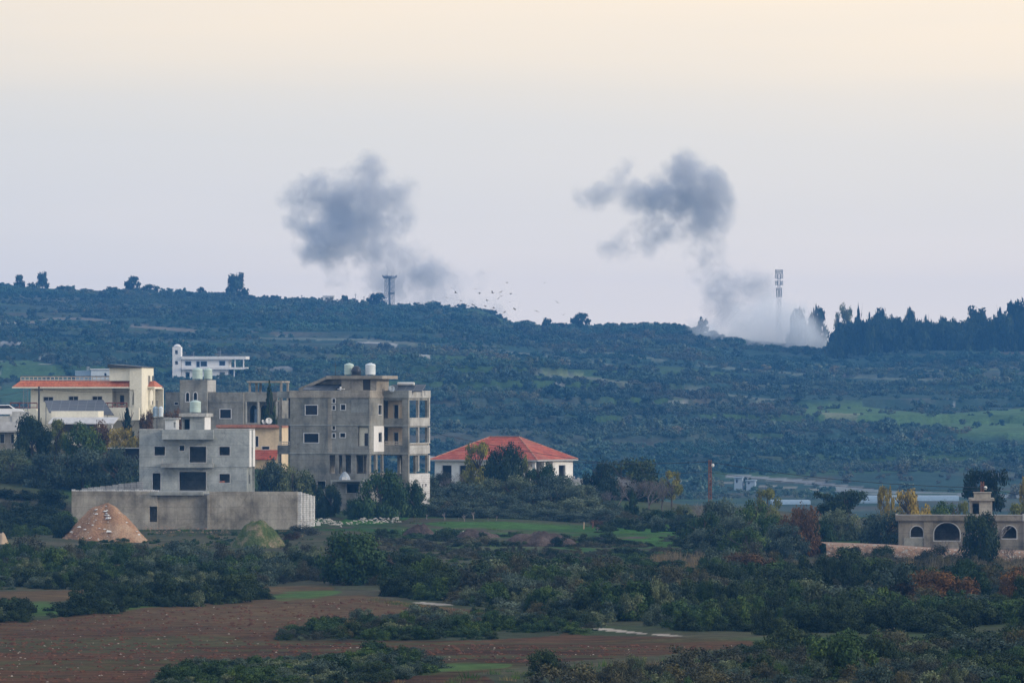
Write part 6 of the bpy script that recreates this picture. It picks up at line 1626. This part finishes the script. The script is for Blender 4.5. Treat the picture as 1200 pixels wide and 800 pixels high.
for kd, lb_, px, pt, ww, dd in (
 ('far_tree', 'round tree at the right edge of the dust cloud', 957, 358, 30, 2158), ('far_tree', 'tree behind the right edge of the dust cloud', 935, 361, 26, 2168), ('crown_lime', 'thin-leaved tall tree standing out left of the ridge wood', 990, 354, 32, 2070), ('far_conifer', 'pointed dark conifer at the left end of the ridge wood', 1006, 357, 14, 2064), ('far_conifer', 'second pointed conifer at the left end of the ridge wood', 1019, 364, 12, 2062),
 ('far_tree', 'broad-topped tree rising above the ridge wood, first from the left', 1031, 360, 20, 2060), ('far_tree', 'flat-topped tree above the ridge wood, second from the left', 1066, 362, 22, 2056), ('far_tree', 'small-topped tree above the ridge wood near its middle', 1086, 367, 18, 2054), ('far_tree', 'low-topped tree above the ridge wood right of the middle', 1104, 370, 16, 2054),
 ('far_tree', 'tree crown above the ridge wood left of the high group', 1118, 372, 14, 2052), ('far_tree', 'tall broad tree of the high group above the ridge wood, left', 1146, 360, 36, 2052), ('far_tree', 'high rounded tree above the ridge wood near the right edge', 1174, 358, 30, 2050), ('far_tree', 'highest tree of the ridge wood at the right picture edge', 1194, 350, 36, 2048)):
    ridge_tree(kd, lb_, px, pt, ww, dd, name='wood_tree', group='trees of the ridge wood')
def wood():
    g = np.random.default_rng(77); n = 520
    px = g.uniform(978, 1500, n); D = g.uniform(2015, 2075, n); x = wx(px, D); z = zfun(x, D)
    top = np.interp(px, [978, 990, 1010, 1030, 1060, 1100, 1130, 1160, 1200, 1500], [384, 376, 372, 370, 370, 376, 374, 368, 362, 360]) + g.uniform(0, 12, n)
    h = (HY - top) / FPX * D - z + .6; k = h > 1.5
    wd = g.uniform(2.4, 4.6, n)
    pm = PROTO['far_tree'] + PROTO['far_conifer']
    idx = np.where(g.random(n) < .95, g.integers(0, 4, n), 4 + g.integers(0, 2, n))
    P = np.stack([x, D, z - .6], 1)
    gn_scatter('ridge_wood', P[k], np.stack([wd, wd, h], 1)[k], (g.random(n) * 6.28)[k], idx[k], pm, 'dark dense wood along the right part of the far ridge', 'wood')
wood()

# ------------------------------------------------------------------ earth mounds, heaps, stones
def mound(name, label, cat, px, ptop, pbase, wpx, D, mat, seed, skew=0.0, group=None, pw=1.15, zoff=0.0):
    D = hit(px, pbase, 400); x = wx(px, D); z = wz(pbase, D) - .35; h = wz(ptop, D) - z; r = wpx * D / FPX / 2; n = 40; rings = 16
    v = []; f = []
    for i in range(rings + 1):
        t = i / rings
        for j in range(n):
            q = 2 * math.pi * j / n; rr = r * t * (1 + .16 * math.sin(q * 2 + seed) + .10 * math.sin(q * 5 + seed * 2) + .05 * math.sin(q * 11 + seed))
            a = x + rr * math.cos(q) + skew * r * (1 - t); b = D + rr * math.sin(q) * .75
            hh = h * (1 - max(0.0, math.sqrt(t * t + .012) - .1095) ** pw / .9) * (1 - .1 * math.sin(q * 5 + seed) * t) + (float(fbm(np.array([a * .7]), np.array([b * .7]), seed, 4)[0]) - .5) * 1.7 * min(1, .3 + t * 3) * (1.1 - t)
            v.append((a - x, b - D, hh))
    for i in range(rings):
        for j in range(n):
            k = (j + 1) % n; f.append((i * n + j, i * n + k, (i + 1) * n + k, (i + 1) * n + j))
    me = bpy.data.meshes.new(name); me.from_pydata(v, [], f); me.materials.append(mat); me.polygons.foreach_set('use_smooth', [True] * len(f)); me.update()
    o = link_mesh(name, me, None, (x, D, z)); tag(o, label, cat, group); return o, (x, D, z, h, r)
def earth_mat(name, c1, c2, c3, scale=.9):
    m, nt, b = new_mat(name); tc = nt.nodes.new('ShaderNodeTexCoord').outputs['Object']
    c = ramp(nt, noise_node(nt, tc, scale, 6, .7), [(.32, c1), (.5, c2), (.7, c3)]); c = mixc(nt, .8, c, ramp(nt, noise_node(nt, tc, 6, 4, .7), [(.3, (.6, .6, .6)), (.7, (1.35, 1.35, 1.35))]), 'MULTIPLY')
    nt.links.new(c, b.inputs['Base Color']); b.inputs['Roughness'].default_value = 1.0; b.inputs['Specular IOR Level'].default_value = .05
    bp = nt.nodes.new('ShaderNodeBump'); bp.inputs['Strength'].default_value = .8; bp.inputs['Distance'].default_value = .15
    nt.links.new(noise_node(nt, tc, 5, 4, .7), bp.inputs['Height']); nt.links.new(bp.outputs[0], b.inputs['Normal'])
    return m
M['earth'] = earth_mat('red_brown_earth', (.22, .12, .075), (.34, .21, .13), (.46, .34, .24), .35)
M['brush'] = earth_mat('dry_brushwood', (.045, .036, .032), (.085, .066, .058), (.14, .11, .10))
M['green_earth'] = earth_mat('grassy_earth', (.035, .070, .02), (.085, .11, .045), (.30, .23, .16), .9)
M['stone'] = simple('limestone', (.37, .35, .31), .95, 0, .3, 3)
M['stone_field'] = simple('field_stone', (.30, .26, .22), .95, 0, .4, 3)
M['stone_red'] = simple('reddish_stone', (.26, .17, .12), .95, 0, .35, 3)
M['sand'] = simple('pale_sand', (.40, .31, .22), .95, 0, .2, 1)
_, em = mound('earth_mound', 'large red-brown earth mound with white stones against the long retaining wall', 'mound', 123, 588, 633, 112, 549, M['earth'], 3, skew=.02, pw=.9)
_, gm = mound('grassy_mound', 'smaller mound with green grass on top and bare rubble below, by the retaining wall', 'mound', 303, 611, 641, 72, 551, M['green_earth'], 5, pw=1.7)
mound('brushwood_heap', 'long low grey-brown brushwood heap on the grassy slope', 'heap', 634, 623.5, 640, 78, 548, M['brush'], 8, pw=2.6)
mound('brushwood_heap', 'low purplish brushwood heap left of the long one, along the terrace edge', 'heap', 492, 618, 628, 42, 560, M['brush'], 9, pw=2.0)
mound('brushwood_heap', 'thin dark brushwood heap in the middle of the terrace edge', 'heap', 560, 620, 630, 60, 558, M['brush'], 10, pw=2.2)
mound('sand_heap', 'pale sand heap at the left edge of the picture', 'heap', 2, 627, 637, 20, 528, M['sand'], 11, pw=1.8)
mound('sand_heap', 'small grey gravel heap at the foot of the middle retaining wall', 'heap', 216, 612, 619, 34, 561, M['conc'], 12, pw=1.5)

def stones(name, label, pts, smin, smax, mat, seed, flat=.7, cat='stones'):
    g = np.random.default_rng(seed); v = []; f = []
    base = np.array([(1, 0, 0), (.3, .95, 0), (-.8, .6, 0), (-.8, -.6, 0), (.3, -.95, 0), (.5, .1, .8), (-.3, .4, .9), (-.2, -.5, .8)], float)
    fc = [(0, 1, 5), (1, 6, 5), (1, 2, 6), (2, 3, 6), (3, 7, 6), (3, 4, 7), (4, 0, 5), (4, 5, 7), (5, 6, 7)]
    for p in pts:
        s = smin + (smax - smin) * g.random() ** 3; q = g.random() * 6.28; k = len(v); c_, s_ = math.cos(q), math.sin(q)
        b = base * (1 + g.normal(size=(8, 1)) * .18) * s * .5
        for w_ in b: v.append((p[0] + w_[0] * c_ - w_[1] * s_, p[1] + w_[0] * s_ + w_[1] * c_, p[2] + w_[2] * flat))
        f += [tuple(k + i for i in t) for t in fc]
    me = bpy.data.meshes.new(name); me.from_pydata(v, [], f); me.materials.append(mat); me.update()
    o = link_mesh(name, me); tag(o, label, cat, None, 'stuff'); return o
g_ = np.random.default_rng(9)
pf = region_pts([(-60, 742), (0, 730), (150, 716), (300, 708), (430, 700), (560, 718), (640, 732), (560, 738), (340, 742), (320, 752), (560, 755), (860, 756), (620, 776), (300, 775), (180, 790), (160, 830), (-60, 830)], 1500, g_)
stones('field_stones', 'small pale stones scattered over the ploughed field', pf[:650], .03, .15, M['stone_field'], 1)
def on_mound(m_, n, g, lo, hi, fa=-2.9, fb=-.2):
    x, D, z, h, r = m_; out = []
    for i in range(n):
        t = g.uniform(lo, hi); q = g.uniform(fa, fb); out.append((x + r * t * math.cos(q), D + r * t * math.sin(q) * .75, z + h * (1 - t) * 1.0 + .02))
    return out
stones('mound_stones', 'white broken stones lying down the right side of the earth mound', on_mound(em, 22, g_, .15, .75, -1.5, -.7) + on_mound(em, 60, g_, .1, .9), .12, .75, M['dish'], 2, .5)
stones('loose_soil', 'loose earth clods spilt round the foot of the earth mound', on_mound(em, 260, g_, .75, 1.25, -3.1, 0), .06, .3, M['earth'], 31)
pc = region_pts([(-60, 742), (0, 730), (150, 716), (300, 708), (430, 700), (560, 718), (640, 732), (560, 738), (340, 742), (320, 752), (560, 755), (860, 756), (620, 776), (300, 775), (180, 790), (160, 830), (-60, 830)], 5200, np.random.default_rng(19))
M['clod'] = earth_mat('dark_soil_clods', (.06, .030, .020), (.105, .052, .034), (.16, .085, .055), 3.0)
stones('soil_clods', 'dark red-brown soil clods turned up over the ploughed field', pc, .06, .42, M['clod'], 32, .45)
stones('mound_stones', 'pale rubble on the lower face of the grassy mound', on_mound(gm, 330, g_, .25, 1.1, -2.9, -.3), .06, .34, M['stone'], 3)
# rubble retaining wall in front of the arched house, rocks along the terraces
def rubble(name, label, pts, D, n, hpx, mat, seed, s=(.15, .45), dd=1.2):
    g = np.random.default_rng(seed); out = []
    xs = [p[0] for p in pts]; ys = [p[1] for p in pts]
    for i in range(n):
        px = g.uniform(xs[0], xs[-1]); py = np.interp(px, xs, ys) + g.uniform(0, hpx); d = D - dd * (py - np.interp(px, xs, ys)) / max(hpx, 1)
        out.append((wx(px, d), d, wz(py, d)))
    return stones(name, label, out, s[0], s[1], mat, seed)
# a solid bank behind the loose stones
def bank(name, label, pts, D, hpx, mat, depth=2.5):
    mb = MB()
    for (a, b) in zip(pts[:-1], pts[1:]):
        d0 = D; xa, za = wx(a[0], D), wz(a[1], D); xb, zb_ = wx(b[0], D), wz(b[1], D); hb = hpx * D / FPX
        mb.poly([(xa, D - 1.2, za - hb), (xb, D - 1.2, zb_ - hb), (xb, D, zb_), (xa, D, za)]); mb.poly([(xa, D, za), (xb, D, zb_), (xb, D + depth, zb_ - .1), (xa, D + depth, za - .1)])
    o = mb.build(name, mat); tag(o, label, 'bank'); return o
bk = [(968, 637), (1000, 638), (1050, 640), (1092, 643), (1130, 645), (1172, 646), (1240, 648)]
bank('earth_bank', 'stony earth bank carrying the arched house', bk, 506, 15, M['stone_red'], 12)
rubble('rubble_wall', 'loose brown and white rubble wall in front of the arched house', bk, 505.6, 520, 13, M['stone'], 21, (.14, .42))
rubble('rubble_wall', 'reddish stones mixed into the rubble wall of the arched house', bk, 505.4, 420, 13, M['stone_red'], 22, (.14, .42))
rubble('rubble_line', 'pale rubble along the edge right of the white return wall', [(348, 609), (380, 607), (402, 612)], 566, 160, 6, M['stone'], 23, (.12, .40), .5)
rubble('rubble_line', 'grey stone heap beside the lone pruned tree', [(405, 612), (425, 607), (440, 607), (470, 606)], 576, 170, 6, M['stone'], 24, (.12, .42), .5)
rubble('rubble_line', 'scattered stones below the brushwood heaps', [(470, 620), (560, 622), (640, 630)], 556, 60, 6, M['stone'], 25, (.08, .25), .5)
rubble('rubble_line', 'brown stones at the foot of the retaining wall', [(170, 617), (230, 616), (270, 620)], 560, 110, 8, M['stone_red'], 26, (.1, .28), .6)
rubble('track_stones', 'white stones along the pale field track', [(676, 733), (720, 737), (765, 741), (800, 744)], 372, 90, 2.5, M['stone'], 27, (.08, .3), 2)
for lab, px, pt, D, h in (('pale wooden stake on the green terrace, left of the pair', 684, 611.5, 574, 1.2), ('rusty stake on the green terrace, right of the pair', 694.5, 611, 576, 1.2)):
    root = empty('stake', (wx(px, D), D, zg(wx(px, D), D) - .1)); tag(root, lab, 'stake'); hh = wz(pt, D) - root.location.z
    MB().tube((0, 0, 0), (.03, 0, hh), .07, .06, n=7).build('post', M['sand'] if px < 690 else M['rust'], root)
    MB().tube((-.02, 0, hh * .8), (.1, 0, hh * .85), .02, n=5).build('nail', M['steel'], root)
root = empty('white_box', (wx(373, 575), 575, zg(wx(373, 575), 575))); tag(root, 'small white container on the grass right of the white return wall', 'container')
MB().box(-.22, .22, -.2, .2, 0, .32).build('body', M['dish'], root); MB().lathe((0, 0, .32), [(.12, 0), (.12, .1), (.06, .16)], 10).build('neck', M['dish'], root)

# ------------------------------------------------------------------ things on the far ridge
def lattice_tower(root, h, w0, w1, mat, n=7, r=.09):
    q = MB()
    for sx in (-1, 1):
        for sy in (-1, 1): q.tube((sx * w0, sy * w0, 0), (sx * w1, sy * w1, h), r, n=5)
    q.build('leg_frame', mat, root); q = MB()
    for i in range(n):
        za, zb_ = h * i / n, h * (i + 1) / n; a = w0 + (w1 - w0) * i / n; b = w0 + (w1 - w0) * (i + 1) / n
        for (p0, p1) in (((-a, -a), (b, -b)), ((a, -a), (-b, -b)), ((-a, a), (b, b)), ((a, -a), (b, b)), ((-a, a), (-b, -b))): q.tube((p0[0], p0[1], za), (p1[0], p1[1], zb_), r * .55, n=4)
    q.build('bracing', mat, root)
D = 2296; x = wx(456.5, D); z = zg(x, D) - .5
root = empty('platform_tower', (x, D, z), .3); tag(root, 'steel lattice tower with a round platform on the ridge before the left smoke', 'tower')
h = wz(324.5, D) - z; lattice_tower(root, h, 1.5, 1.5, M['steel'], 6, .14)
q = MB(); q.tube((0, 0, 0), (0, 0, h), .5, n=8)
q.build('ladder_shaft', M['steel'], root)
q = MB(); q.lathe((0, 0, h - .6), [(2.3, 0), (2.6, .1), (2.6, .9), (2.4, 1.0)], 12); q.build('platform', M['steel'], root)
q = MB(); q.lathe((.8, 0, h * .42), [(1.3, 0), (1.4, .1), (1.4, .7), (1.3, .75)], 10); q.build('lower_platform', M['steel'], root)
for a in (-.9, .9, 1.6): MB().tube((a, 0, h + .5), (a, 0, h + (2.2 if a < 1.5 else 4.2)), .06, n=5).build('antenna', M['steel'], root)
for i in range(8):
    q_ = i * .785; MB().box(-.12, .12, -.12, .12, 0, .9).build('panel_antenna', M['steel'], root, (2.9 * math.cos(q_), 2.9 * math.sin(q_), h - .2))
D = 2110; x = wx(913, D); z = zg(x, D) - 1
root = empty('cell_mast', (x, D, z), .4); tag(root, 'tall phone mast with stacked antennas rising from the pale dust cloud on the right ridge', 'mast')
h = wz(315.5, D) - z; lattice_tower(root, h, .7, .42, M['steel'], 11, .05)
for zf in (.99, .93, .85, .76, .70):
    for i in range(6):
        q_ = i * 1.047 + zf * 3; rr = 1.35 if zf > .8 else 1.0
        pa = MB(); pa.box(-.12, .12, -.08, .08, -.9, .8); pa.tube((0, 0, 0), (-rr * .5 * math.cos(q_), -rr * .5 * math.sin(q_), 0), .05, n=4); pa.build('panel_antenna', M['steel'], root, (rr * math.cos(q_), rr * math.sin(q_), h * zf - .6))
D = 2290
hb = Bld('ridge_hut', 'tiny white flat hut on the ridge between two small trees', 'hut', 378.5, 354.5, D, 5)
mb = MB(); shell(mb, 0, hb.X(391), 0, 3, -1, hb.Z(347.5), front=[(hb.X(381), hb.X(383.5), 1.0, 1.9), (hb.X(386), hb.X(388.5), 1.0, 1.9)]); mb.build('wall', M['white'], hb.root)
boxpart(hb.root, 'roof_slab', 'white', (hb.X(378), hb.X(392), -.3, 3.3, hb.Z(347.4), hb.Z(346.2)))
for lab, px, pt in (('thin pole on the ridge left of the white hut', 353.5, 345.5), ('thin pole on the ridge midway between the white hut and the platform tower', 416.5, 344), ('short thin pole on the ridge just left of the tower foot tree', 426.5, 347)):
    x = wx(px, D); z = zg(x, D) - .3; root = empty('ridge_pole', (x, D, z)); tag(root, lab, 'pole', 'thin poles along the ridge'); hh = wz(pt, D) - z
    MB().tube((0, 0, 0), (0, 0, hh), .13, .10, n=5).build('pole', M['steel'], root); MB().box(-.45, .45, -.06, .06, hh - .5, hh - .35).build('crossarm', M['steel'], root)
D = 2120; x = wx(940.7, D); z = zg(x, D) - .3; root = empty('road_sign', (x, D, z)); tag(root, 'tiny blue sign on a post in front of the pale dust cloud', 'sign'); hh = wz(397.5, D) - z
MB().tube((0, 0, 0), (0, 0, hh), .09, n=5).build('post', M['steel'], root); MB().box(-.42, .42, -.1, -.04, hh - 1.1, hh).build('plate', M['dull_blue'], root)
Dw = Bld('ridge_shed', 'tiny pale shed on the ridge below the blue sign', 'shed', 931, 409.5, 2112, 4)
mb = MB(); shell(mb, 0, Dw.X(946), 0, 3, -1, Dw.Z(405.5), front=[(Dw.X(934), Dw.X(936), .2, 1.0)]); mb.build('wall', M['white'], Dw.root); boxpart(Dw.root, 'roof', 'tank_white', (-.2, Dw.X(946) + .2, -.3, 3.2, Dw.Z(405.4), Dw.Z(404.6)))

# ------------------------------------------------------------------ birds
def bird_mesh(seed):
    g = random.Random(seed); mb = MB(); up = g.uniform(-.1, .35)
    n = 8; prof = [(-.22, .01), (-.14, .035), (0, .055), (.10, .05), (.15, .035), (.19, .038), (.22, .022), (.27, .004)]
    k = 0
    for i, (x, r) in enumerate(prof):
        for j in range(n): q = 2 * math.pi * j / n; mb.v.append((x, r * math.cos(q), r * math.sin(q)))
    for i in range(len(prof) - 1):
        for j in range(n): j2 = (j + 1) % n; mb.f.append((i * n + j, i * n + j2, (i + 1) * n + j2, (i + 1) * n + j))
    for s in (-1, 1):
        a, b, c = (.08, s * .04, .02), (-.08, s * .04, .02), (-.10, s * .28, .02 + up * .28); d = (.07, s * .28, .02 + up * .28); e = (-.06, s * .52, .02 + up * .38); f = (.0, s * .54, .02 + up * .38)
        mb.poly([a, b, c, d]); mb.poly([d, c, e, f]); mb.poly([(p[0], p[1], p[2] - .012) for p in (a, d, c, b)]); mb.poly([(p[0], p[1], p[2] - .012) for p in (d, f, e, c)])
    mb.poly([(-.2, -.02, 0), (-.36, -.07, 0), (-.36, .07, 0), (-.2, .02, 0)])
    return mb.mesh('bird', M['bird'])
BM = [bird_mesh(i) for i in range(3)]
BP = [(556.5, 338.5), (562, 343.5), (577, 343), (586.5, 342.5), (598.5, 344), (597.5, 353.5), (587.5, 347), (594, 331), (540, 352.5), (544.5, 357), (554.5, 357), (578.5, 361), (569, 359), (523, 348.5), (638, 331.5), (653.5, 354.5), (629, 364.5), (660, 369), (529, 337.5), (549, 358.5), (583.5, 350), (571, 352), (603, 362), (591, 366), (534, 343)]
for i, (px, py) in enumerate(BP):
    D = 880 + (i * 37) % 160
    o = link_mesh('bird', BM[i % 3], None, (wx(px, D), D, wz(py, D)), random.uniform(0, 6.28)); o.scale = (1.0,) * 3; o.rotation_euler.x = random.uniform(-.5, .5)
    far_right = px > 625
    tag(o, 'tiny dark bird flying apart from the flock, over the middle of the ridge' if far_right else 'tiny dark bird flying in the flock right of the left smoke plume', 'bird', 'stray birds over the middle of the ridge' if far_right else 'birds flying in the flock')
for px, py in ((654, 353), (659.5, 368.5)): pass

# ------------------------------------------------------------------ smoke: real volumes shaped as drifting puffs
def smoke(name, label, blobs, D, dens, col, seed, nscale=.10, amp=1.25, absorb=(0, 0, 0), cut=.24, detail=5.0):
    """blobs: (px, py, r px, weight, depth offset in m)"""
    k = D / FPX; B_ = [(wx(px, D + dz), D + dz, wz(py, D + dz), r * k, w_) for px, py, r, w_, dz in blobs]
    mb = bmesh.new()
    for x, y, z, r, w_ in B_:
        bmesh.ops.create_icosphere(mb, subdivisions=3, radius=r * 1.3, matrix=Matrix.Translation((x, y, z)))
    me = bpy.data.meshes.new(name); mb.to_mesh(me); mb.free()
    tmp = bpy.data.objects.new('tmp', me); COL.objects.link(tmp)
    rm = tmp.modifiers.new('r', 'REMESH'); rm.mode = 'VOXEL'; rm.voxel_size = 1.6
    bpy.context.view_layer.update()
    dg = bpy.context.evaluated_depsgraph_get(); me2 = bpy.data.meshes.new_from_object(tmp.evaluated_get(dg), depsgraph=dg)
    bpy.data.objects.remove(tmp); me2.name = name
    # broken outline of the surface, so that the puffs are not balls
    co = np.empty(len(me2.vertices) * 3, np.float32); me2.vertices.foreach_get('co', co); co = co.reshape(-1, 3)
    m = bpy.data.materials.new(name); m.use_nodes = True; nt = m.node_tree; nt.nodes.clear()
    out = nt.nodes.new('ShaderNodeOutputMaterial'); pv = nt.nodes.new('ShaderNodeVolumePrincipled'); nt.links.new(pv.outputs[0], out.inputs['Volume'])
    pos = nt.nodes.new('ShaderNodeNewGeometry').outputs['Position']
    def mth(op, a, b=None, c=None, clamp=False):
        q = nt.nodes.new('ShaderNodeMath'); q.operation = op; q.use_clamp = clamp
        for i, v in enumerate((a, b, c)):
            if v is None: continue
            if isinstance(v, (int, float)): q.inputs[i].default_value = v
            else: nt.links.new(v, q.inputs[i])
        return q.outputs[0]
    def noise(scale, det, off, colr=False):
        mp = nt.nodes.new('ShaderNodeMapping'); mp.inputs['Location'].default_value = off; nt.links.new(pos, mp.inputs[0])
        n = nt.nodes.new('ShaderNodeTexNoise'); n.inputs['Scale'].default_value = scale; n.inputs['Detail'].default_value = det; n.inputs['Roughness'].default_value = .58; nt.links.new(mp.outputs[0], n.inputs['Vector'])
        return n.outputs[1] if colr else n.outputs[0]
    w1 = noise(.05, 5.0, (seed * 3.1, 0, 0), True)
    vs = nt.nodes.new('ShaderNodeVectorMath'); vs.operation = 'SUBTRACT'; nt.links.new(w1, vs.inputs[0]); vs.inputs[1].default_value = (.5, .5, .5)
    vs2 = nt.nodes.new('ShaderNodeVectorMath'); vs2.operation = 'SCALE'; vs2.inputs['Scale'].default_value = 20.0; nt.links.new(vs.outputs[0], vs2.inputs[0])
    va = nt.nodes.new('ShaderNodeVectorMath'); va.operation = 'ADD'; nt.links.new(pos, va.inputs[0]); nt.links.new(vs2.outputs[0], va.inputs[1]); P = va.outputs[0]
    acc = None
    for x, y, z, r, w_ in B_:
        d = nt.nodes.new('ShaderNodeVectorMath'); d.operation = 'DISTANCE'; nt.links.new(P, d.inputs[0]); d.inputs[1].default_value = (x, y, z)
        q = mth('MULTIPLY_ADD', d.outputs['Value'], -1.5 / (r * 1.12), 1.5, clamp=True)      # 1 in the middle, 0 at the edge
        q = mth('MULTIPLY', q, w_)
        acc = q if acc is None else mth('ADD', acc, q)
    n1 = noise(nscale, detail, (0, seed * 7.7, 0))
    n2 = noise(nscale * 3.1, 3.0, (seed * 1.7, 0, 4))
    nn = mth('ADD', mth('MULTIPLY', mth('SUBTRACT', n1, .5), amp * 2.4), mth('MULTIPLY', mth('SUBTRACT', n2, .5), amp * 1.3))
    e = mth('ADD', mth('MULTIPLY', nn, mth('MULTIPLY_ADD', acc, 0.9, 0.35)), acc)
    # only where there is some puff at all
    e = mth('MULTIPLY', mth('SUBTRACT', e, cut), mth('MULTIPLY', acc, 7.0, clamp=True))
    e = mth('MAXIMUM', e, 0.0)
    dn = mth('MULTIPLY', mth('MINIMUM', e, 2.0), dens)
    nt.links.new(dn, pv.inputs['Density'])
    pv.inputs['Color'].default_value = rgb(col); pv.inputs['Anisotropy'].default_value = 0.0
    pv.inputs['Absorption Color'].default_value = rgb(absorb)
    try: m.cycles.volume_step_rate = .35
    except Exception: pass
    me2.materials.clear(); me2.materials.append(m)
    o = link_mesh(name, me2); tag(o, label, 'smoke'); return o

sm1 = [(372, 218, 24, .5, 0), (398, 226, 30, .6, 0), (450, 222, 26, .5, 0), (412, 250, 34, .6, 0), (470, 270, 26, .4, 0), (352, 228, 26, .9, 0), (350, 265, 24, 1.0, 5), (368, 290, 28, 1.25, -4), (388, 252, 30, 1.05, 3), (398, 276, 36, 1.3, -2), (424, 206, 26, .75, 4), (440, 196, 20, .6, 0), (428, 235, 30, .85, -3), (474, 222, 24, .65, 3), (458, 250, 30, .75, 0),
       (436, 288, 36, .7, 4), (398, 318, 26, .35, 0), (478, 308, 36, .50, -3), (512, 320, 32, .40, 2), (460, 334, 40, .42, 0), (500, 345, 40, .40, 0), (538, 350, 36, .38, 3), (575, 364, 28, .30, 0), (566, 328, 16, .18, 0), (425, 335, 30, .22, 0)]
smoke('smoke_plume', 'dark smoke plume rising behind the platform tower, left of the two', sm1, 2375, .15, (.72, .74, .78), 1)
sm2 = [(688, 234, 22, .6, 0), (708, 222, 22, .6, 2), (730, 200, 22, .55, 0), (736, 228, 24, .75, -3), (765, 232, 28, .9, 0), (788, 212, 34, 1.0, 3), (804, 190, 22, .8, 0), (816, 212, 34, 1.1, -2), (838, 228, 28, 1.1, 0), (842, 254, 24, 1.15, 2), (808, 246, 32, 1.05, 0), (775, 256, 28, .85, 0),
       (744, 278, 28, .55, 2), (718, 292, 24, .42, 0), (764, 284, 24, .40, 0), (824, 284, 30, .36, 0), (832, 312, 32, .34, 3), (846, 340, 36, .32, 0), (866, 350, 38, .28, 0), (838, 366, 30, .30, 0), (828, 268, 24, .5, 0), (880, 325, 26, .22, 0), (895, 350, 30, .3, 0)]
smoke('smoke_plume', 'dark smoke plume with a pale stem, right one of the two', sm2, 2300, .15, (.72, .74, .78), 2)
sm3 = [(826, 386, 20, .5, 0), (838, 386, 28, .6, 0), (862, 384, 32, .7, 0), (886, 378, 36, .85, 0), (908, 380, 38, .95, 0), (930, 384, 34, 1.0, 0), (950, 396, 26, 1.1, 0), (968, 406, 20, 1.1, 0), (982, 412, 12, .9, 0), (900, 400, 30, 1.0, 0), (932, 404, 26, 1.0, 0), (868, 400, 24, .8, 0), (900, 358, 24, .4, 0), (930, 366, 20, .4, 0)]
smoke('dust_cloud', 'pale grey dust cloud spreading on the ground around the phone mast on the right ridge', sm3, 2098, .085, (.93, .95, .97), 3, absorb=(.0, .0, .0), nscale=.10, amp=.8)

# ------------------------------------------------------------------ haze: one closed box of even air round camera and land
mb = MB(); mb.box(-2150, 2150, -400, 3500, -90, 75)
hz = mb.build('haze', None); tag(hz, None, None, None, 'stuff'); hz['label'] = 'thin blue evening haze over the whole valley'
m = bpy.data.materials.new('haze'); m.use_nodes = True; nt = m.node_tree; nt.nodes.clear()
out = nt.nodes.new('ShaderNodeOutputMaterial'); pv = nt.nodes.new('ShaderNodeVolumePrincipled'); nt.links.new(pv.outputs[0], out.inputs['Volume'])
pv.inputs['Density'].default_value = HAZE_DENSITY; pv.inputs['Color'].default_value = HAZE_COLOR; pv.inputs['Anisotropy'].default_value = 0.0
hz.data.materials.append(m)
